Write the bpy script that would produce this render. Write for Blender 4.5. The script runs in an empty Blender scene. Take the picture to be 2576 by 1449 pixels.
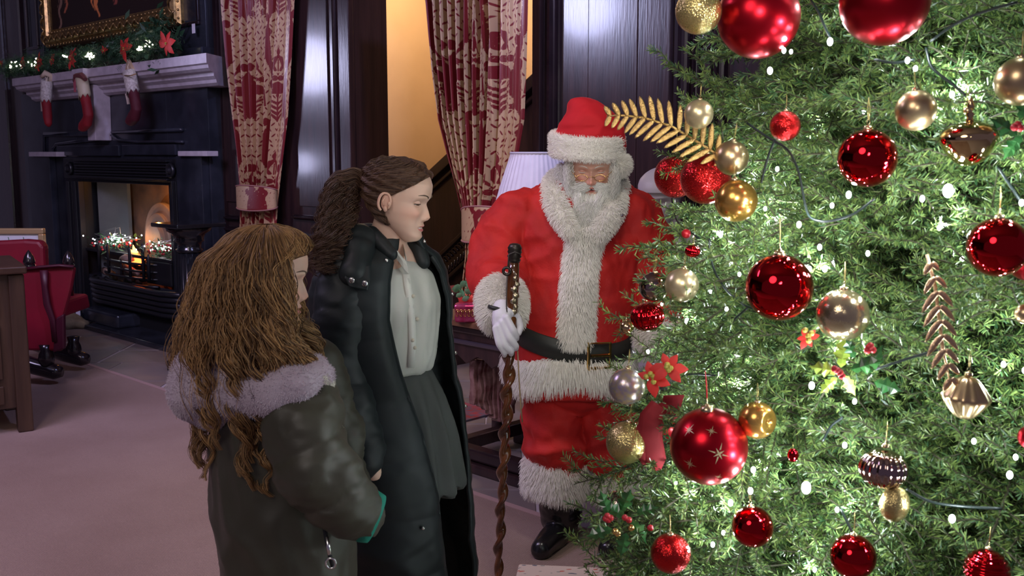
import bpy, bmesh, math, random
import numpy as np
from mathutils import Vector, Matrix, Euler
from mathutils.bvhtree import BVHTree
random.seed(7); np.random.seed(7)
SC = bpy.context.scene; COL = SC.collection
PI = math.pi
def R(a): return a * PI / 180
# ------------------------------------------------------------------ camera, world, lights, exposure
FPX = 2500.0; PITCH = R(7.74); CAMZ = 1.65
cam = bpy.data.cameras.new('camera'); camo = bpy.data.objects.new('camera', cam); COL.objects.link(camo)
cam.sensor_width = 36; cam.lens = 36 * FPX / 2576; cam.clip_start = .05
camo.location = (0, 0, CAMZ); camo.rotation_euler = (PI/2 - PITCH, 0, 0)
cam.dof.use_dof = True; cam.dof.focus_distance = 3.9; cam.dof.aperture_fstop = 9
SC.camera = camo
SC.view_settings.view_transform = 'Standard'; SC.view_settings.look = 'None'
SC.view_settings.exposure = 0.0; SC.view_settings.gamma = 1.0; SC.view_settings.use_curve_mapping = False
w = bpy.data.worlds.new('world'); SC.world = w; w.use_nodes = True
w.node_tree.nodes['Background'].inputs[0].default_value = (.36, .30, .50, 1)
w.node_tree.nodes['Background'].inputs[1].default_value = .24
def lamp(kind, name, loc, power, color, size=.3, target=None, size_y=None, spot=None, blend=.6):
    l = bpy.data.lights.new(name, kind); l.energy = power; l.color = color
    if kind == 'AREA':
        l.shape = 'DISK'; l.size = size
    else: l.shadow_soft_size = size
    if kind == 'SPOT': l.spot_size = R(spot or 60); l.spot_blend = blend
    o = bpy.data.objects.new(name, l); COL.objects.link(o); o.location = loc
    if target is not None:
        o.rotation_euler = (Vector(target) - Vector(loc)).to_track_quat('-Z', 'Y').to_euler()
    return o
# ceiling wash lamps of the hall (lilac), a white lamp over the tree, the warm stair hall lamp
lamp('AREA', 'ceiling_lamp_violet', (-3.6, 3.6, 4.2), 120, (.72, .60, 1.0), 1.6, (-3.2, 7.0, .5))
lamp('AREA', 'front_fill', (-1.6, -.6, 3.4), 34, (1.0, .90, .86), 1.6, (.1, 4.0, .9))  # soft fill added behind the camera for the man in red
lamp('SPOT', 'ceiling_spot_pink', (-2.2, 2.6, 4.3), 120, (.98, .76, .84), .25, (-2.3, 4.6, 0), spot=95)
lamp('SPOT', 'ceiling_spot_blue', (1.0, 3.5, 4.4), 300, (.50, .52, 1.0), .12, (-.9, 7.2, 2.0), spot=75)
lamp('SPOT', 'ceiling_spot_lamp', (.25, 2.1, 3.9), 75, (1.0, .93, .82), .25, (.3, 4.1, 1.2), spot=60)
lamp('SPOT', 'added_front_spot', (.15, .2, 2.15), 95, (1.0, .94, .86), .18, (.32, 4.0, 1.35), spot=34, blend=.9)  # unseen spot added from the front to brighten the man in red
lamp('POINT', 'stair_hall_lamp', (-.6, 8.2, 3.3), 75, (1.0, .80, .58), .25)
def mirror_lamp(name, px, py, dist, power, color, size):      # unseen spot added on the mirrored ray to put sheen on the waxed panelling
    dx = (px-1288)/2500; dy = (724.5-py)/2500; p = R(7.74); d = Vector((dx, math.cos(p)+dy*math.sin(p), -math.sin(p)+dy*math.cos(p))).normalized()
    n = Vector((-math.sin(R(43.5)), -math.cos(R(43.5)), 0)); c = Vector((0,0,1.65)); q = c + d*((Vector((0,6.2,0))-c).dot(n)/d.dot(n)); r = d - n*2*d.dot(n)
    return lamp('SPOT', name, q + r*dist, power, color, size, q, spot=34, blend=1)
mirror_lamp('sheen_spot', 790, 165, 3.4, 130, (.66,.66,1.0), .30)
mirror_lamp('sheen_spot', 770, 410, 3.4, 22, (.66,.66,1.0), .12)
mirror_lamp('sheen_spot', 1480, 15, 2.6, 150, (.62,.64,1.0), .26)
# ------------------------------------------------------------------ geometry helpers
def ray(px, py):
    dx = (px - 1288) / FPX; dy = (724.5 - py) / FPX
    return Vector((dx, math.cos(PITCH) + dy * math.sin(PITCH), -math.sin(PITCH) + dy * math.cos(PITCH)))
CP = Vector((0, 0, CAMZ))
def P(px, py, Y): d = ray(px, py); return CP + d * (Y / d.y)
def PZ(px, py, z): d = ray(px, py); return CP + d * ((z - CAMZ) / d.z)
TH = R(43.5); U3 = Vector((math.cos(TH), -math.sin(TH), 0)); N3 = Vector((-math.sin(TH), -math.cos(TH), 0)); O3 = Vector((0, 6.2, 0))
def wp(px, py, off=0):            # pixel -> (u, z) on the wall plane, off metres into the room
    d = ray(px, py); t = (off - (CP - O3).dot(N3)) / d.dot(N3); q = CP + d * t
    return (q - O3).dot(U3), q.z
def u_(px, py=300, off=0): return wp(px, py, off)[0]
def z_(px, py, off=0): return wp(px, py, off)[1]
WM = Matrix(((U3.x, -N3.x, 0, O3.x), (U3.y, -N3.y, 0, O3.y), (0, 0, 1, 0), (0, 0, 0, 1)))   # (u, b, z) -> world, b = -off
def W(u, off, z): return O3 + U3 * u + N3 * off + Vector((0, 0, z))
class MB:
    def __init__(s, M=None): s.v = []; s.f = []; s.M = M
    def add(s, vs, fs):
        b = len(s.v)
        for p in vs:
            p = Vector(p); s.v.append(tuple(s.M @ p if s.M is not None else p))
        s.f += [tuple(b + i for i in f) for f in fs]; return s
    def box(s, x0, x1, y0, y1, z0, z1):
        if x0 > x1: x0, x1 = x1, x0
        if y0 > y1: y0, y1 = y1, y0
        if z0 > z1: z0, z1 = z1, z0
        return s.add([(x0,y0,z0),(x1,y0,z0),(x1,y1,z0),(x0,y1,z0),(x0,y0,z1),(x1,y0,z1),(x1,y1,z1),(x0,y1,z1)],
              [(0,3,2,1),(4,5,6,7),(0,1,5,4),(1,2,6,5),(2,3,7,6),(3,0,4,7)])
    def loft(s, rings, cap=True, closed=True):
        n = len(rings[0]); vs = [p for r in rings for p in r]; fs = []
        for i in range(len(rings) - 1):
            for j in range(n if closed else n - 1):
                k = (j + 1) % n; fs.append((i*n+j, i*n+k, (i+1)*n+k, (i+1)*n+j))
        if cap and closed: fs.append(tuple(range(n))[::-1]); fs.append(tuple((len(rings)-1)*n + j for j in range(n)))
        return s.add(vs, fs)
    def tube(s, path, r, n=8, cap=True, flat=1.0, up=None, twist=0):
        path = [Vector(p) for p in path]; m = len(path)
        rr = r if isinstance(r, (list, tuple)) else [r] * m
        rings = []; T = (path[1] - path[0]).normalized()
        a = Vector(up) if up is not None else (Vector((0,0,1)) if abs(T.z) < .9 else Vector((0,1,0)))
        a = (a - T * a.dot(T)).normalized()
        for i in range(m):
            T = (path[min(i+1, m-1)] - path[max(i-1, 0)]).normalized()
            a = (a - T * a.dot(T)).normalized(); b = T.cross(a)
            rings.append([path[i] + (a * math.cos(2*PI*j/n + twist*i) * flat + b * math.sin(2*PI*j/n + twist*i)) * rr[i] for j in range(n)])
        return s.loft(rings, cap)
    def sphere(s, c, r, nu=16, nv=10):
        r = r if isinstance(r, (tuple, list)) else (r, r, r); c = Vector(c)
        vs = [(c.x, c.y, c.z - r[2])]
        for i in range(1, nv):
            t = -PI/2 + PI*i/nv
            for j in range(nu):
                a = 2*PI*j/nu; vs.append((c.x + r[0]*math.cos(t)*math.cos(a), c.y + r[1]*math.cos(t)*math.sin(a), c.z + r[2]*math.sin(t)))
        vs.append((c.x, c.y, c.z + r[2])); fs = []
        for j in range(nu):
            k = (j+1) % nu; fs.append((0, 1+k, 1+j)); fs.append((len(vs)-1, 1+(nv-2)*nu+j, 1+(nv-2)*nu+k))
            for i in range(nv-2): fs.append((1+i*nu+j, 1+i*nu+k, 1+(i+1)*nu+k, 1+(i+1)*nu+j))
        return s.add(vs, fs)
    def lathe(s, prof, n=24, c=(0,0,0), rot=None, ripple=None):
        c = Vector(c); rings = []
        for r, z in prof:
            ring = []
            for j in range(n):
                a = 2*PI*j/n; q = r * (1 + (ripple(a) if ripple else 0))
                p = Vector((q*math.cos(a), q*math.sin(a), z)); ring.append(c + (rot @ p if rot else p))
            rings.append(ring)
        return s.loft(rings)
    def prism(s, pts, d):          # closed polygon extruded by d
        n = len(pts); d = Vector(d); A = [Vector(p) for p in pts]
        return s.add(A + [p + d for p in A], [tuple(range(n)), tuple(range(2*n-1, n-1, -1))] + [(i, n+i, n+(i+1)%n, (i+1)%n) for i in range(n)])
    def grid(s, fn, nu, nv):
        vs = [fn(i/(nu-1), j/(nv-1)) for j in range(nv) for i in range(nu)]
        return s.add(vs, [(j*nu+i, j*nu+i+1, (j+1)*nu+i+1, (j+1)*nu+i) for j in range(nv-1) for i in range(nu-1)])
    def mesh(s, name, off=Vector((0,0,0)), smooth=True, fix=True):
        me = bpy.data.meshes.new(name); v = np.array(s.v, dtype=float).reshape(-1, 3) - np.array(off)
        me.from_pydata(v.tolist(), [], s.f)
        if fix:
            bm = bmesh.new(); bm.from_mesh(me); bmesh.ops.recalc_face_normals(bm, faces=bm.faces); bm.to_mesh(me); bm.free()
        if smooth:
            me.polygons.foreach_set('use_smooth', [True] * len(me.polygons))
        return me
    def build(s, name, mat, parent=None, loc=None, smooth=False, bev=0, fix=True, **kw):
        off = worldloc(parent) if parent is not None else Vector(loc or (0,0,0))
        me = s.mesh(name, off, smooth, fix)
        return link(name, me, mat, parent, off, bev, **kw)
def worldloc(o):
    l = Vector((0,0,0))
    while o is not None: l = l + Vector(o.location); o = o.parent
    return l
def link(name, me, mat, parent=None, off=Vector((0,0,0)), bev=0, **kw):
    o = bpy.data.objects.new(name, me); COL.objects.link(o)
    if mat is not None: me.materials.append(mat)
    if parent is not None: o.parent = parent
    else: o.location = off
    if bev:
        m = o.modifiers.new('b', 'BEVEL'); m.width = bev; m.segments = 2; m.limit_method = 'ANGLE'
    for k, v in kw.items(): o[k] = v
    return o
def thing(name, loc, label, category, group=None):
    o = bpy.data.objects.new(name, None); COL.objects.link(o); o.location = loc; o.empty_display_size = .05
    o['label'] = label; o['category'] = category
    if group: o['group'] = group
    return o
def tag(o, label, category, group=None):
    o['label'] = label; o['category'] = category
    if group: o['group'] = group
    return o
def mesh_arrays(me):
    me.calc_loop_triangles()
    v = np.empty(len(me.vertices)*3); me.vertices.foreach_get('co', v)
    t = np.empty(len(me.loop_triangles)*3, dtype=np.int32); me.loop_triangles.foreach_get('vertices', t)
    n = np.empty(len(me.vertices)*3); me.vertices.foreach_get('normal', n)
    return v.reshape(-1,3), t.reshape(-1,3), n.reshape(-1,3)
def remesh(mb, voxel, smooth=3, disp=None, name='m', sub=0):
    me = mb.mesh('tmp', fix=False); o = bpy.data.objects.new('tmp', me); COL.objects.link(o)
    m = o.modifiers.new('r', 'REMESH'); m.mode = 'VOXEL'; m.voxel_size = voxel; m.adaptivity = 0
    if smooth: m = o.modifiers.new('s', 'SMOOTH'); m.factor = .5; m.iterations = smooth
    if sub: m = o.modifiers.new('u', 'SUBSURF'); m.levels = m.render_levels = sub
    dg = bpy.context.evaluated_depsgraph_get(); dg.update()
    out = bpy.data.meshes.new_from_object(o.evaluated_get(dg)); out.name = name
    bpy.data.objects.remove(o); bpy.data.meshes.remove(me)
    if disp:
        v, t, n = mesh_arrays(out); d = disp(v, n); v = v + (n * d[:, None] if d.ndim == 1 else d)
        out.vertices.foreach_set('co', v.ravel()); out.update()
    out.polygons.foreach_set('use_smooth', [True] * len(out.polygons))
    return out
def put(name, me, mat, parent, **kw):           # mesh in world coordinates under a thing or part
    me.transform(Matrix.Translation(-worldloc(parent)))
    me.name = name
    return link(name, me, mat, parent, **kw)
def bvh_of(me):
    v, t, n = mesh_arrays(me); return BVHTree.FromPolygons(v.tolist(), t.tolist())
_rs = np.random.RandomState(3)
_ND = _rs.normal(size=(60, 3)); _NP = _rs.uniform(0, 6.28, 60)
def sn(co, scale, seed=0, octs=5):
    out = np.zeros(len(co))
    for i in range(octs):
        k = (seed * 7 + i * 3) % 57
        w = np.sin(co @ (_ND[k+1] * scale) + _NP[k+1]) * 1.6
        out += np.sin(co @ (_ND[k] * scale) + _NP[k] + w)
    return out / octs
def ridge(x): return 1 - np.abs(x) * 2
def strands(name, arr, rad, mat, parent, **kw):   # arr (N,K,3) world coordinates; rad (K,) or (N,K)
    N, K, _ = arr.shape
    cu = bpy.data.hair_curves.new(name); cu.add_curves([K] * N)
    a = (arr - np.array(worldloc(parent))).astype(np.float32)
    cu.attributes['position'].data.foreach_set('vector', a.ravel()) if 'position' in cu.attributes else cu.position_data.foreach_set('vector', a.ravel())
    ra = cu.attributes.get('radius') or cu.attributes.new('radius', 'FLOAT', 'POINT')
    rr = np.broadcast_to(np.asarray(rad, dtype=np.float32), (N, K)).astype(np.float32)
    ra.data.foreach_set('value', np.ascontiguousarray(rr).ravel())
    o = bpy.data.objects.new(name, cu); COL.objects.link(o); cu.materials.append(mat)
    if parent is not None: o.parent = parent
    for k, v in kw.items(): o[k] = v
    return o
def fur(name, me, off, mat, parent, count, length, grav=(0,0,-.5), jit=.35, rad=.0009, K=4, clump=0, mask=None, **kw):
    v, t, n = mesh_arrays(me); v = v + np.array(off)
    A = v[t[:,0]]; B = v[t[:,1]]; C = v[t[:,2]]
    ar = np.linalg.norm(np.cross(B-A, C-A), axis=1)
    if mask is not None: ar = ar * mask((A+B+C)/3)
    idx = np.random.choice(len(t), count, p=ar/ar.sum())
    r1 = np.sqrt(np.random.rand(count)); r2 = np.random.rand(count)
    w = np.stack([1-r1, r1*(1-r2), r1*r2], 1)
    p = A[idx]*w[:,:1] + B[idx]*w[:,1:2] + C[idx]*w[:,2:]
    nn = n[t[idx,0]]*w[:,:1] + n[t[idx,1]]*w[:,1:2] + n[t[idx,2]]*w[:,2:]
    nn /= np.linalg.norm(nn, axis=1)[:,None] + 1e-9
    L = length * np.random.uniform(.6, 1.15, count)[:,None]
    swirl = np.stack([sn(p, 40, 1), sn(p, 40, 2), sn(p, 40, 3)], 1) * .7
    d = nn + swirl*jit + np.random.normal(size=(count,3))*jit*.6
    d /= np.linalg.norm(d, axis=1)[:,None]
    g = np.array(grav); out = np.zeros((count, K, 3)); q = p - nn*.002; out[:,0] = q
    for k in range(1, K):
        d2 = d + g * (k/(K-1)); d2 /= np.linalg.norm(d2, axis=1)[:,None]
        q = q + d2 * L/(K-1); out[:,k] = q
    return strands(name, out, np.linspace(1, .25, K)*rad, mat, parent, **kw)
# ------------------------------------------------------------------ materials
MATS = {}
def mat(name, col, rough=.5, metal=0, spec=.5, col2=None, nscale=8, bump=0, bscale=60, sheen=0, coat=0, emis=None, estr=0, stretch=None, island=0, trans=0, alpha=None, aniso=0, subs=0, detail=4):
    if name in MATS: return MATS[name]
    m = bpy.data.materials.new(name); m.use_nodes = True; nt = m.node_tree; b = nt.nodes['Principled BSDF']; MATS[name] = m
    b.inputs['Base Color'].default_value = (*col, 1); b.inputs['Roughness'].default_value = rough
    b.inputs['Metallic'].default_value = metal; b.inputs['Specular IOR Level'].default_value = spec
    if sheen: b.inputs['Sheen Weight'].default_value = sheen; b.inputs['Sheen Roughness'].default_value = .35; b.inputs['Sheen Tint'].default_value = tuple(min(1, c*1.3+.1) for c in col) + (1,)
    if coat: b.inputs['Coat Weight'].default_value = coat; b.inputs['Coat Roughness'].default_value = .12
    if trans: b.inputs['Transmission Weight'].default_value = trans
    if subs: b.inputs['Subsurface Weight'].default_value = subs; b.inputs['Subsurface Radius'].default_value = (.02, .008, .004); b.inputs['Subsurface Scale'].default_value = .5
    if emis: b.inputs['Emission Color'].default_value = (*emis, 1); b.inputs['Emission Strength'].default_value = estr; m.cycles.emission_sampling = 'NONE'
    tc = nt.nodes.new('ShaderNodeTexCoord'); src = tc.outputs['Object']
    if stretch:
        mp = nt.nodes.new('ShaderNodeMapping'); mp.inputs['Scale'].default_value = stretch; nt.links.new(src, mp.inputs[0]); src = mp.outputs[0]
    if col2 is not None:
        mx = nt.nodes.new('ShaderNodeMix'); mx.data_type = 'RGBA'
        mx.inputs['A'].default_value = (*col, 1); mx.inputs['B'].default_value = (*col2, 1)
        if island:
            g = nt.nodes.new('ShaderNodeNewGeometry'); nt.links.new(g.outputs['Random Per Island'], mx.inputs['Factor'])
        else:
            n = nt.nodes.new('ShaderNodeTexNoise'); n.inputs['Scale'].default_value = nscale; n.inputs['Detail'].default_value = detail
            nt.links.new(src, n.inputs['Vector'])
            rp = nt.nodes.new('ShaderNodeMapRange'); rp.inputs['From Min'].default_value = .35; rp.inputs['From Max'].default_value = .65
            nt.links.new(n.outputs[0], rp.inputs[0]); nt.links.new(rp.outputs[0], mx.inputs['Factor'])
        nt.links.new(mx.outputs['Result'], b.inputs['Base Color'])
    if bump:
        n = nt.nodes.new('ShaderNodeTexNoise'); n.inputs['Scale'].default_value = bscale; n.inputs['Detail'].default_value = 3
        nt.links.new(src, n.inputs['Vector']); bp = nt.nodes.new('ShaderNodeBump'); bp.inputs['Strength'].default_value = bump; bp.inputs['Distance'].default_value = .004
        nt.links.new(n.outputs[0], bp.inputs['Height']); nt.links.new(bp.outputs[0], b.inputs['Normal'])
    return m
def attr_mat(name, rough=.6, sheen=0, subs=0, bump=0, spec=.4):   # colour from the mesh attribute "col" (real pigment)
    m = mat(name, (.5,.5,.5), rough, sheen=sheen, subs=subs, bump=bump, spec=spec); nt = m.node_tree
    a = nt.nodes.new('ShaderNodeAttribute'); a.attribute_name = 'col'; nt.links.new(a.outputs['Color'], nt.nodes['Principled BSDF'].inputs['Base Color'])
    return m
def set_col(me, cols):
    a = me.color_attributes.new('col', 'FLOAT_COLOR', 'POINT'); c = np.ones((len(me.vertices), 4), dtype=np.float32); c[:, :3] = cols
    a.data.foreach_set('color', c.ravel())
def hair_mat(name, c1, c2, rough=.42):
    m = mat(name, c1, rough, spec=.35); nt = m.node_tree; b = nt.nodes['Principled BSDF']
    h = nt.nodes.new('ShaderNodeHairInfo'); mx = nt.nodes.new('ShaderNodeMix'); mx.data_type = 'RGBA'
    mx.inputs['A'].default_value = (*c1, 1); mx.inputs['B'].default_value = (*c2, 1)
    nt.links.new(h.outputs['Random'], mx.inputs['Factor']); nt.links.new(mx.outputs['Result'], b.inputs['Base Color'])
    return m
oak = mat('dark_oak', (.022,.012,.014), .28, col2=(.045,.022,.022), nscale=3, bump=.25, bscale=14, stretch=(6,6,.5), coat=.25)
oak_edge = mat('dark_oak_moulding', (.028,.015,.018), .24, coat=.4, col2=(.016,.009,.012), nscale=5)
slate = mat('black_marble', (.018,.021,.030), .22, col2=(.035,.04,.055), nscale=5, coat=.2)
iron = mat('black_iron', (.012,.013,.017), .35, spec=.6, bump=.1)
stone_w = mat('pale_painted_stone', (.62,.56,.62), .55, col2=(.50,.45,.50), nscale=14)
gilt = mat('gilt', (.62,.42,.16), .35, .85, col2=(.30,.20,.09), nscale=22, bump=.3)
goldm = mat('gold_metal', (.85,.58,.20), .22, 1)
# ------------------------------------------------------------------ the setting
def wbox(mb, px0, px1, py0, py1, off0, off1, pyr=None):      # box on the wall: u by pixels at mid height, z by pixels, offs metres
    o = max(off0, off1)
    pm = (py0 + py1) / 2 if pyr is None else pyr
    return mb.box(u_(px0, pm, o), u_(px1, pm, o), -off0, -off1, z_((px0+px1)/2, py0, o), z_((px0+px1)/2, py1, o))
def st(name, mb, m, parent=None, **kw):
    if parent is None: kw['kind'] = 'structure'
    return mb.build(name, m, parent, **kw)
stone_f = mat('flagstone', (.17,.15,.16), .5, col2=(.24,.19,.17), nscale=2.2, bump=.25, bscale=18)
mortar = mat('pale_mortar', (.46,.41,.43), .8)
floor = st('floor', MB().box(-10.6, 4, -1.2, 13, -.06, -.005), mortar)
ys = [4.2, 4.75, 5.4, 5.95, 6.6, 7.1, 7.75, 8.25, 8.9, 9.5, 10.2, 10.9]
for i in range(len(ys)-1):
    x = -7.6 + .37 * (i % 3)
    while x < 1.6:
        wd = random.choice([.62, .8, .95])
        cx, cy = x + wd/2, (ys[i]+ys[i+1])/2
        q = Vector((cx, cy, 0)) - O3; dn = q.dot(N3)
        if (-.1 < dn < 1.9 or (dn <= -.1 and -1.2 < dn and -1.6 < cx < .6)) and cx/cy > -.66:
            j = lambda: random.uniform(-.012, .012)
            g = .008; mb = MB()
            mb.prism([(x+g+j(), ys[i]+g+j(), 0), (x+wd-g+j(), ys[i]+g+j(), 0), (x+wd-g+j(), ys[i+1]-g+j(), 0), (x+g+j(), ys[i+1]-g+j(), 0)][::-1], (0,0,-.012 + random.uniform(-.001,.001)))
            mb.build('flagstone', stone_f, floor, bev=.003)
        x += wd
rugm = mat('sisal', (.56,.40,.34), .85, col2=(.47,.325,.27), nscale=1.4)
nt = rugm.node_tree; wv = nt.nodes.new('ShaderNodeTexWave'); wv.inputs['Scale'].default_value = 42; wv.inputs['Distortion'].default_value = 1.5; wv.inputs['Detail'].default_value = 1; wv.inputs['Detail Scale'].default_value = 6
mp = nt.nodes.new('ShaderNodeMapping'); tc = nt.nodes.new('ShaderNodeTexCoord'); mp.inputs['Rotation'].default_value = (0, 0, -TH + PI/2)
nt.links.new(tc.outputs['Object'], mp.inputs[0]); nt.links.new(mp.outputs[0], wv.inputs['Vector'])
mxr = nt.nodes.new('ShaderNodeMix'); mxr.data_type = 'RGBA'; mxr.blend_type = 'MULTIPLY'; mxr.inputs['Factor'].default_value = .45; pb = nt.nodes['Principled BSDF']; srcl = pb.inputs['Base Color'].links[0].from_socket
nt.links.new(srcl, mxr.inputs['A']); nt.links.new(wv.outputs['Color'], mxr.inputs['B']); nt.links.new(mxr.outputs['Result'], pb.inputs['Base Color'])
bp = nt.nodes.new('ShaderNodeBump'); bp.inputs['Strength'].default_value = .9; bp.inputs['Distance'].default_value = .004
nt.links.new(wv.outputs['Color'], bp.inputs['Height']); nt.links.new(bp.outputs[0], nt.nodes['Principled BSDF'].inputs['Normal'])
NR = (Vector((0, 4.5, 0)) - O3).dot(N3)      # the rug's edge runs parallel to the wall
rug = thing('carpet', W(0, NR, 0), 'wide ribbed beige-pink sisal carpet covering the floor up to the flagstones', 'carpet')
MB(WM).box(-7.2, 4.2, -4.9, -NR, 0, .012).build('pile', rugm, rug)
MB(WM).box(-7.2, 4.2, -NR-.035, -NR, .0121, .0145).build('binding', mat('rug_binding', (.42,.28,.26), .8), rug)
# the panelled wall
B = MB(WM)
uo0, uo1 = u_(893, 200), u_(1352, 200)       # the opening to the stair hall
fl_, fr_, ft_ = u_(205, 560, .15)-.02, u_(431, 560, .15)+.02, z_(320, 462, .15)+.05      # the flue opening behind the fireplace
B.box(-12, fl_, 0, .3, 0, 4.6); B.box(fr_, uo0, 0, .3, 0, 4.6); B.box(fl_, fr_, 0, .3, ft_, 4.6); B.box(fl_, fr_, 0, .3, 0, .42); B.box(uo1, 4.6, 0, .3, 0, 4.6); B.box(uo0, uo1, 0, .3, 3.6, 4.6)
wall = st('wall_back', B, oak)
def moulding(px, py=250, wd=.09, off=.0, h0=0, h1=4.5, name='moulding', m=None, parent=None):
    u = u_(px, py, off+.03); mb = MB(WM); k = wd/9
    prof = [(-4.5*k,0),(-4.2*k,.022),(-3.2*k,.03),(-2.6*k,.016),(-1.6*k,.02),(-.8*k,.045),(.8*k,.052),(1.4*k,.03),(2.4*k,.026),(3*k,.036),(4*k,.03),(4.5*k,0)]
    mb.prism([(u+a, -off-b, h0) for a, b in prof], (0,0,h1-h0))
    return mb.build(name, m or oak_edge, parent or wall)
for px, wd in ((18,.10),(62,.12),(848,.12),(1383,.14),(1400,.05),(1703,.13),(1745,.06),(1800,.10),(548,.10),(528,.07)):
    moulding(px, 250, wd)
def hmould(px0, px1, py, wd=.06, off=0, parent=None, name='rail_moulding', m=None, dz=0):
    u0, z = wp(px0, py, off); u1 = u_(px1, py, off); mb = MB(WM); k = wd/6
    prof = [(-3*k,0),(-2.6*k,.02),(-1.4*k,.028),(-.8*k,.045),(.8*k,.05),(1.2*k,.026),(2.4*k,.03),(3*k,0)]
    mb.prism([(u0, -off-b, z+dz+a) for a, b in prof], (u1-u0, 0, 0)); return mb.build(name, m or oak_edge, parent or wall)
hmould(545, 893, 572); hmould(1355, 2300, 690); hmould(560, 612, 545, .05); hmould(745, 893, 545, .04)
for a, b in ((-12, uo0), (uo1, 4.6)): MB(WM).box(a, b, -.025, 0, 0, .16).build('skirting', oak_edge, wall, bev=.006)
# planks of the right-hand panel, raised fields of the other panels
up = [u_(p, 200, .01) for p in (1412, 1480, 1603, 1688)]
for i in range(3): MB(WM).box(up[i]+.0015, up[i+1]-.0015, -.012-.003*(i%2), 0, 1.1, 4.5).build('plank', oak, wall, bev=.002)
a, b = u_(748, 200), u_(828, 200); MB(WM).box(a, b, -.014, 0, 1.24, 4.5).build('panel_board', oak, wall, bev=.004)
a, b = u_(556, 200), u_(600, 200); MB(WM).box(a, b, -.014, 0, 1.24, 4.5).build('panel_board', oak, wall, bev=.004)
MB(WM).box(u_(866,200), uo0, -.05, .0, 0, 4.5).build('door_jamb', oak, wall, bev=.006)
MB(WM).box(uo1, u_(1372,200), -.05, .0, 0, 4.5).build('door_jamb', oak, wall, bev=.006)
u0, z0 = wp(1764, 92, .03)
MB().lathe([(0,.0),(.075,0),(.078,.012),(.062,.022),(.055,.012),(.045,.012),(.04,.03),(.02,.034),(0,.034)][::-1], 24, W(u0, 0, z0), Matrix(((U3.x,0,N3.x),(U3.y,0,N3.y),(0,1,0)))).build('carved_boss', oak_edge, wall, smooth=True)
st('wall_left', MB().box(-10.6, -10.5, -1.2, 13, 0, 4.6), oak)
st('ceiling', MB().box(-10.6, 5, -1.2, 13, 4.6, 4.7), mat('ceiling_plaster', (.5,.46,.44), .9))
# stair hall behind the opening
och = mat('ochre_plaster', (.76,.50,.26), .85, col2=(.70,.45,.23), nscale=2.2, bump=.1, bscale=90)
st('wall_stair', MB(WM).box(-2.8, 3.4, 2.2, 2.3, 0, 4.6), och)
st('wall_stair_left', MB(WM).box(-2.85, -2.75, .3, 2.3, 0, 4.6), och)
BD = 1.5
def wpb(px, py, bd=BD): return wp(px, py, -bd)
sta = thing('staircase', W(u_(1150,600,-BD), -BD, 0), 'dark oak staircase with carved string rising behind the red curtain', 'staircase')
p0 = wpb(1040, 492); p1 = wpb(1400, 160); q0 = wpb(1040, 752); q1 = wpb(1400, 418)
S = MB(WM); S.prism([(p0[0],BD,p0[1]),(p1[0],BD,p1[1]),(p1[0],BD,0),(p0[0],BD,0)], (0,.06,0)); S.build('stair_panel', oak, sta)
def slope_bar(a, b, wd, dep, name, m):
    d = Vector((b[0]-a[0], 0, b[1]-a[1])); n = Vector((-d.z, 0, d.x)).normalized()*wd/2; A = Vector((a[0], BD-dep, a[1])); mb = MB(WM)
    mb.prism([A+n, A-n, A-n+d, A+n+d], (0, dep, 0)); return mb.build(name, m, sta, bev=.006)
slope_bar(p0, p1, .09, .07, 'dado_rail', oak_edge); slope_bar((p0[0], p0[1]-.11), (p1[0], p1[1]-.11), .03, .04, 'dado_bead', oak_edge)
stg = slope_bar(q0, q1, .24, .05, 'carved_string', oak_edge)
slope_bar((q0[0], q0[1]+.13), (q1[0], q1[1]+.13), .035, .08, 'string_moulding', oak_edge); slope_bar((q0[0], q0[1]-.13), (q1[0], q1[1]-.13), .03, .07, 'string_moulding', oak_edge)
cv = MB(WM); dq = Vector((q1[0]-q0[0], 0, q1[1]-q0[1])); nq = Vector((-dq.z,0,dq.x)).normalized()
for i in range(46):      # carved scrolls
    c = Vector((q0[0], BD-.055, q0[1])) + dq*(i/46)
    for s in (-1, 1):
        pts = [c + nq*s*(.02+.055*math.sin(t*2.6)) + dq.normalized()*(.05*math.cos(t*3.2)*(.9-t*.5)) for t in np.linspace(0,1,7)]
        cv.tube(pts, [.011,.012,.012,.010,.009,.008,.005], 5)
cv.build('carved_scroll', oak_edge, stg, smooth=True, kind='stuff')
redc = mat('stair_carpet', (.30,.05,.05), .9, col2=(.12,.03,.04), nscale=40)
for i in range(3):
    zz = .19*(i+1); x0 = u_(1010,700,-.9) + .27*i
    MB(WM).box(x0, x0+.30, .62, BD, 0, zz).build('step', oak, sta, bev=.008)
    MB(WM).box(x0-.005, x0+.272, .72, BD-.1, zz, zz+.012).build('carpet_runner', redc, sta)
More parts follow.
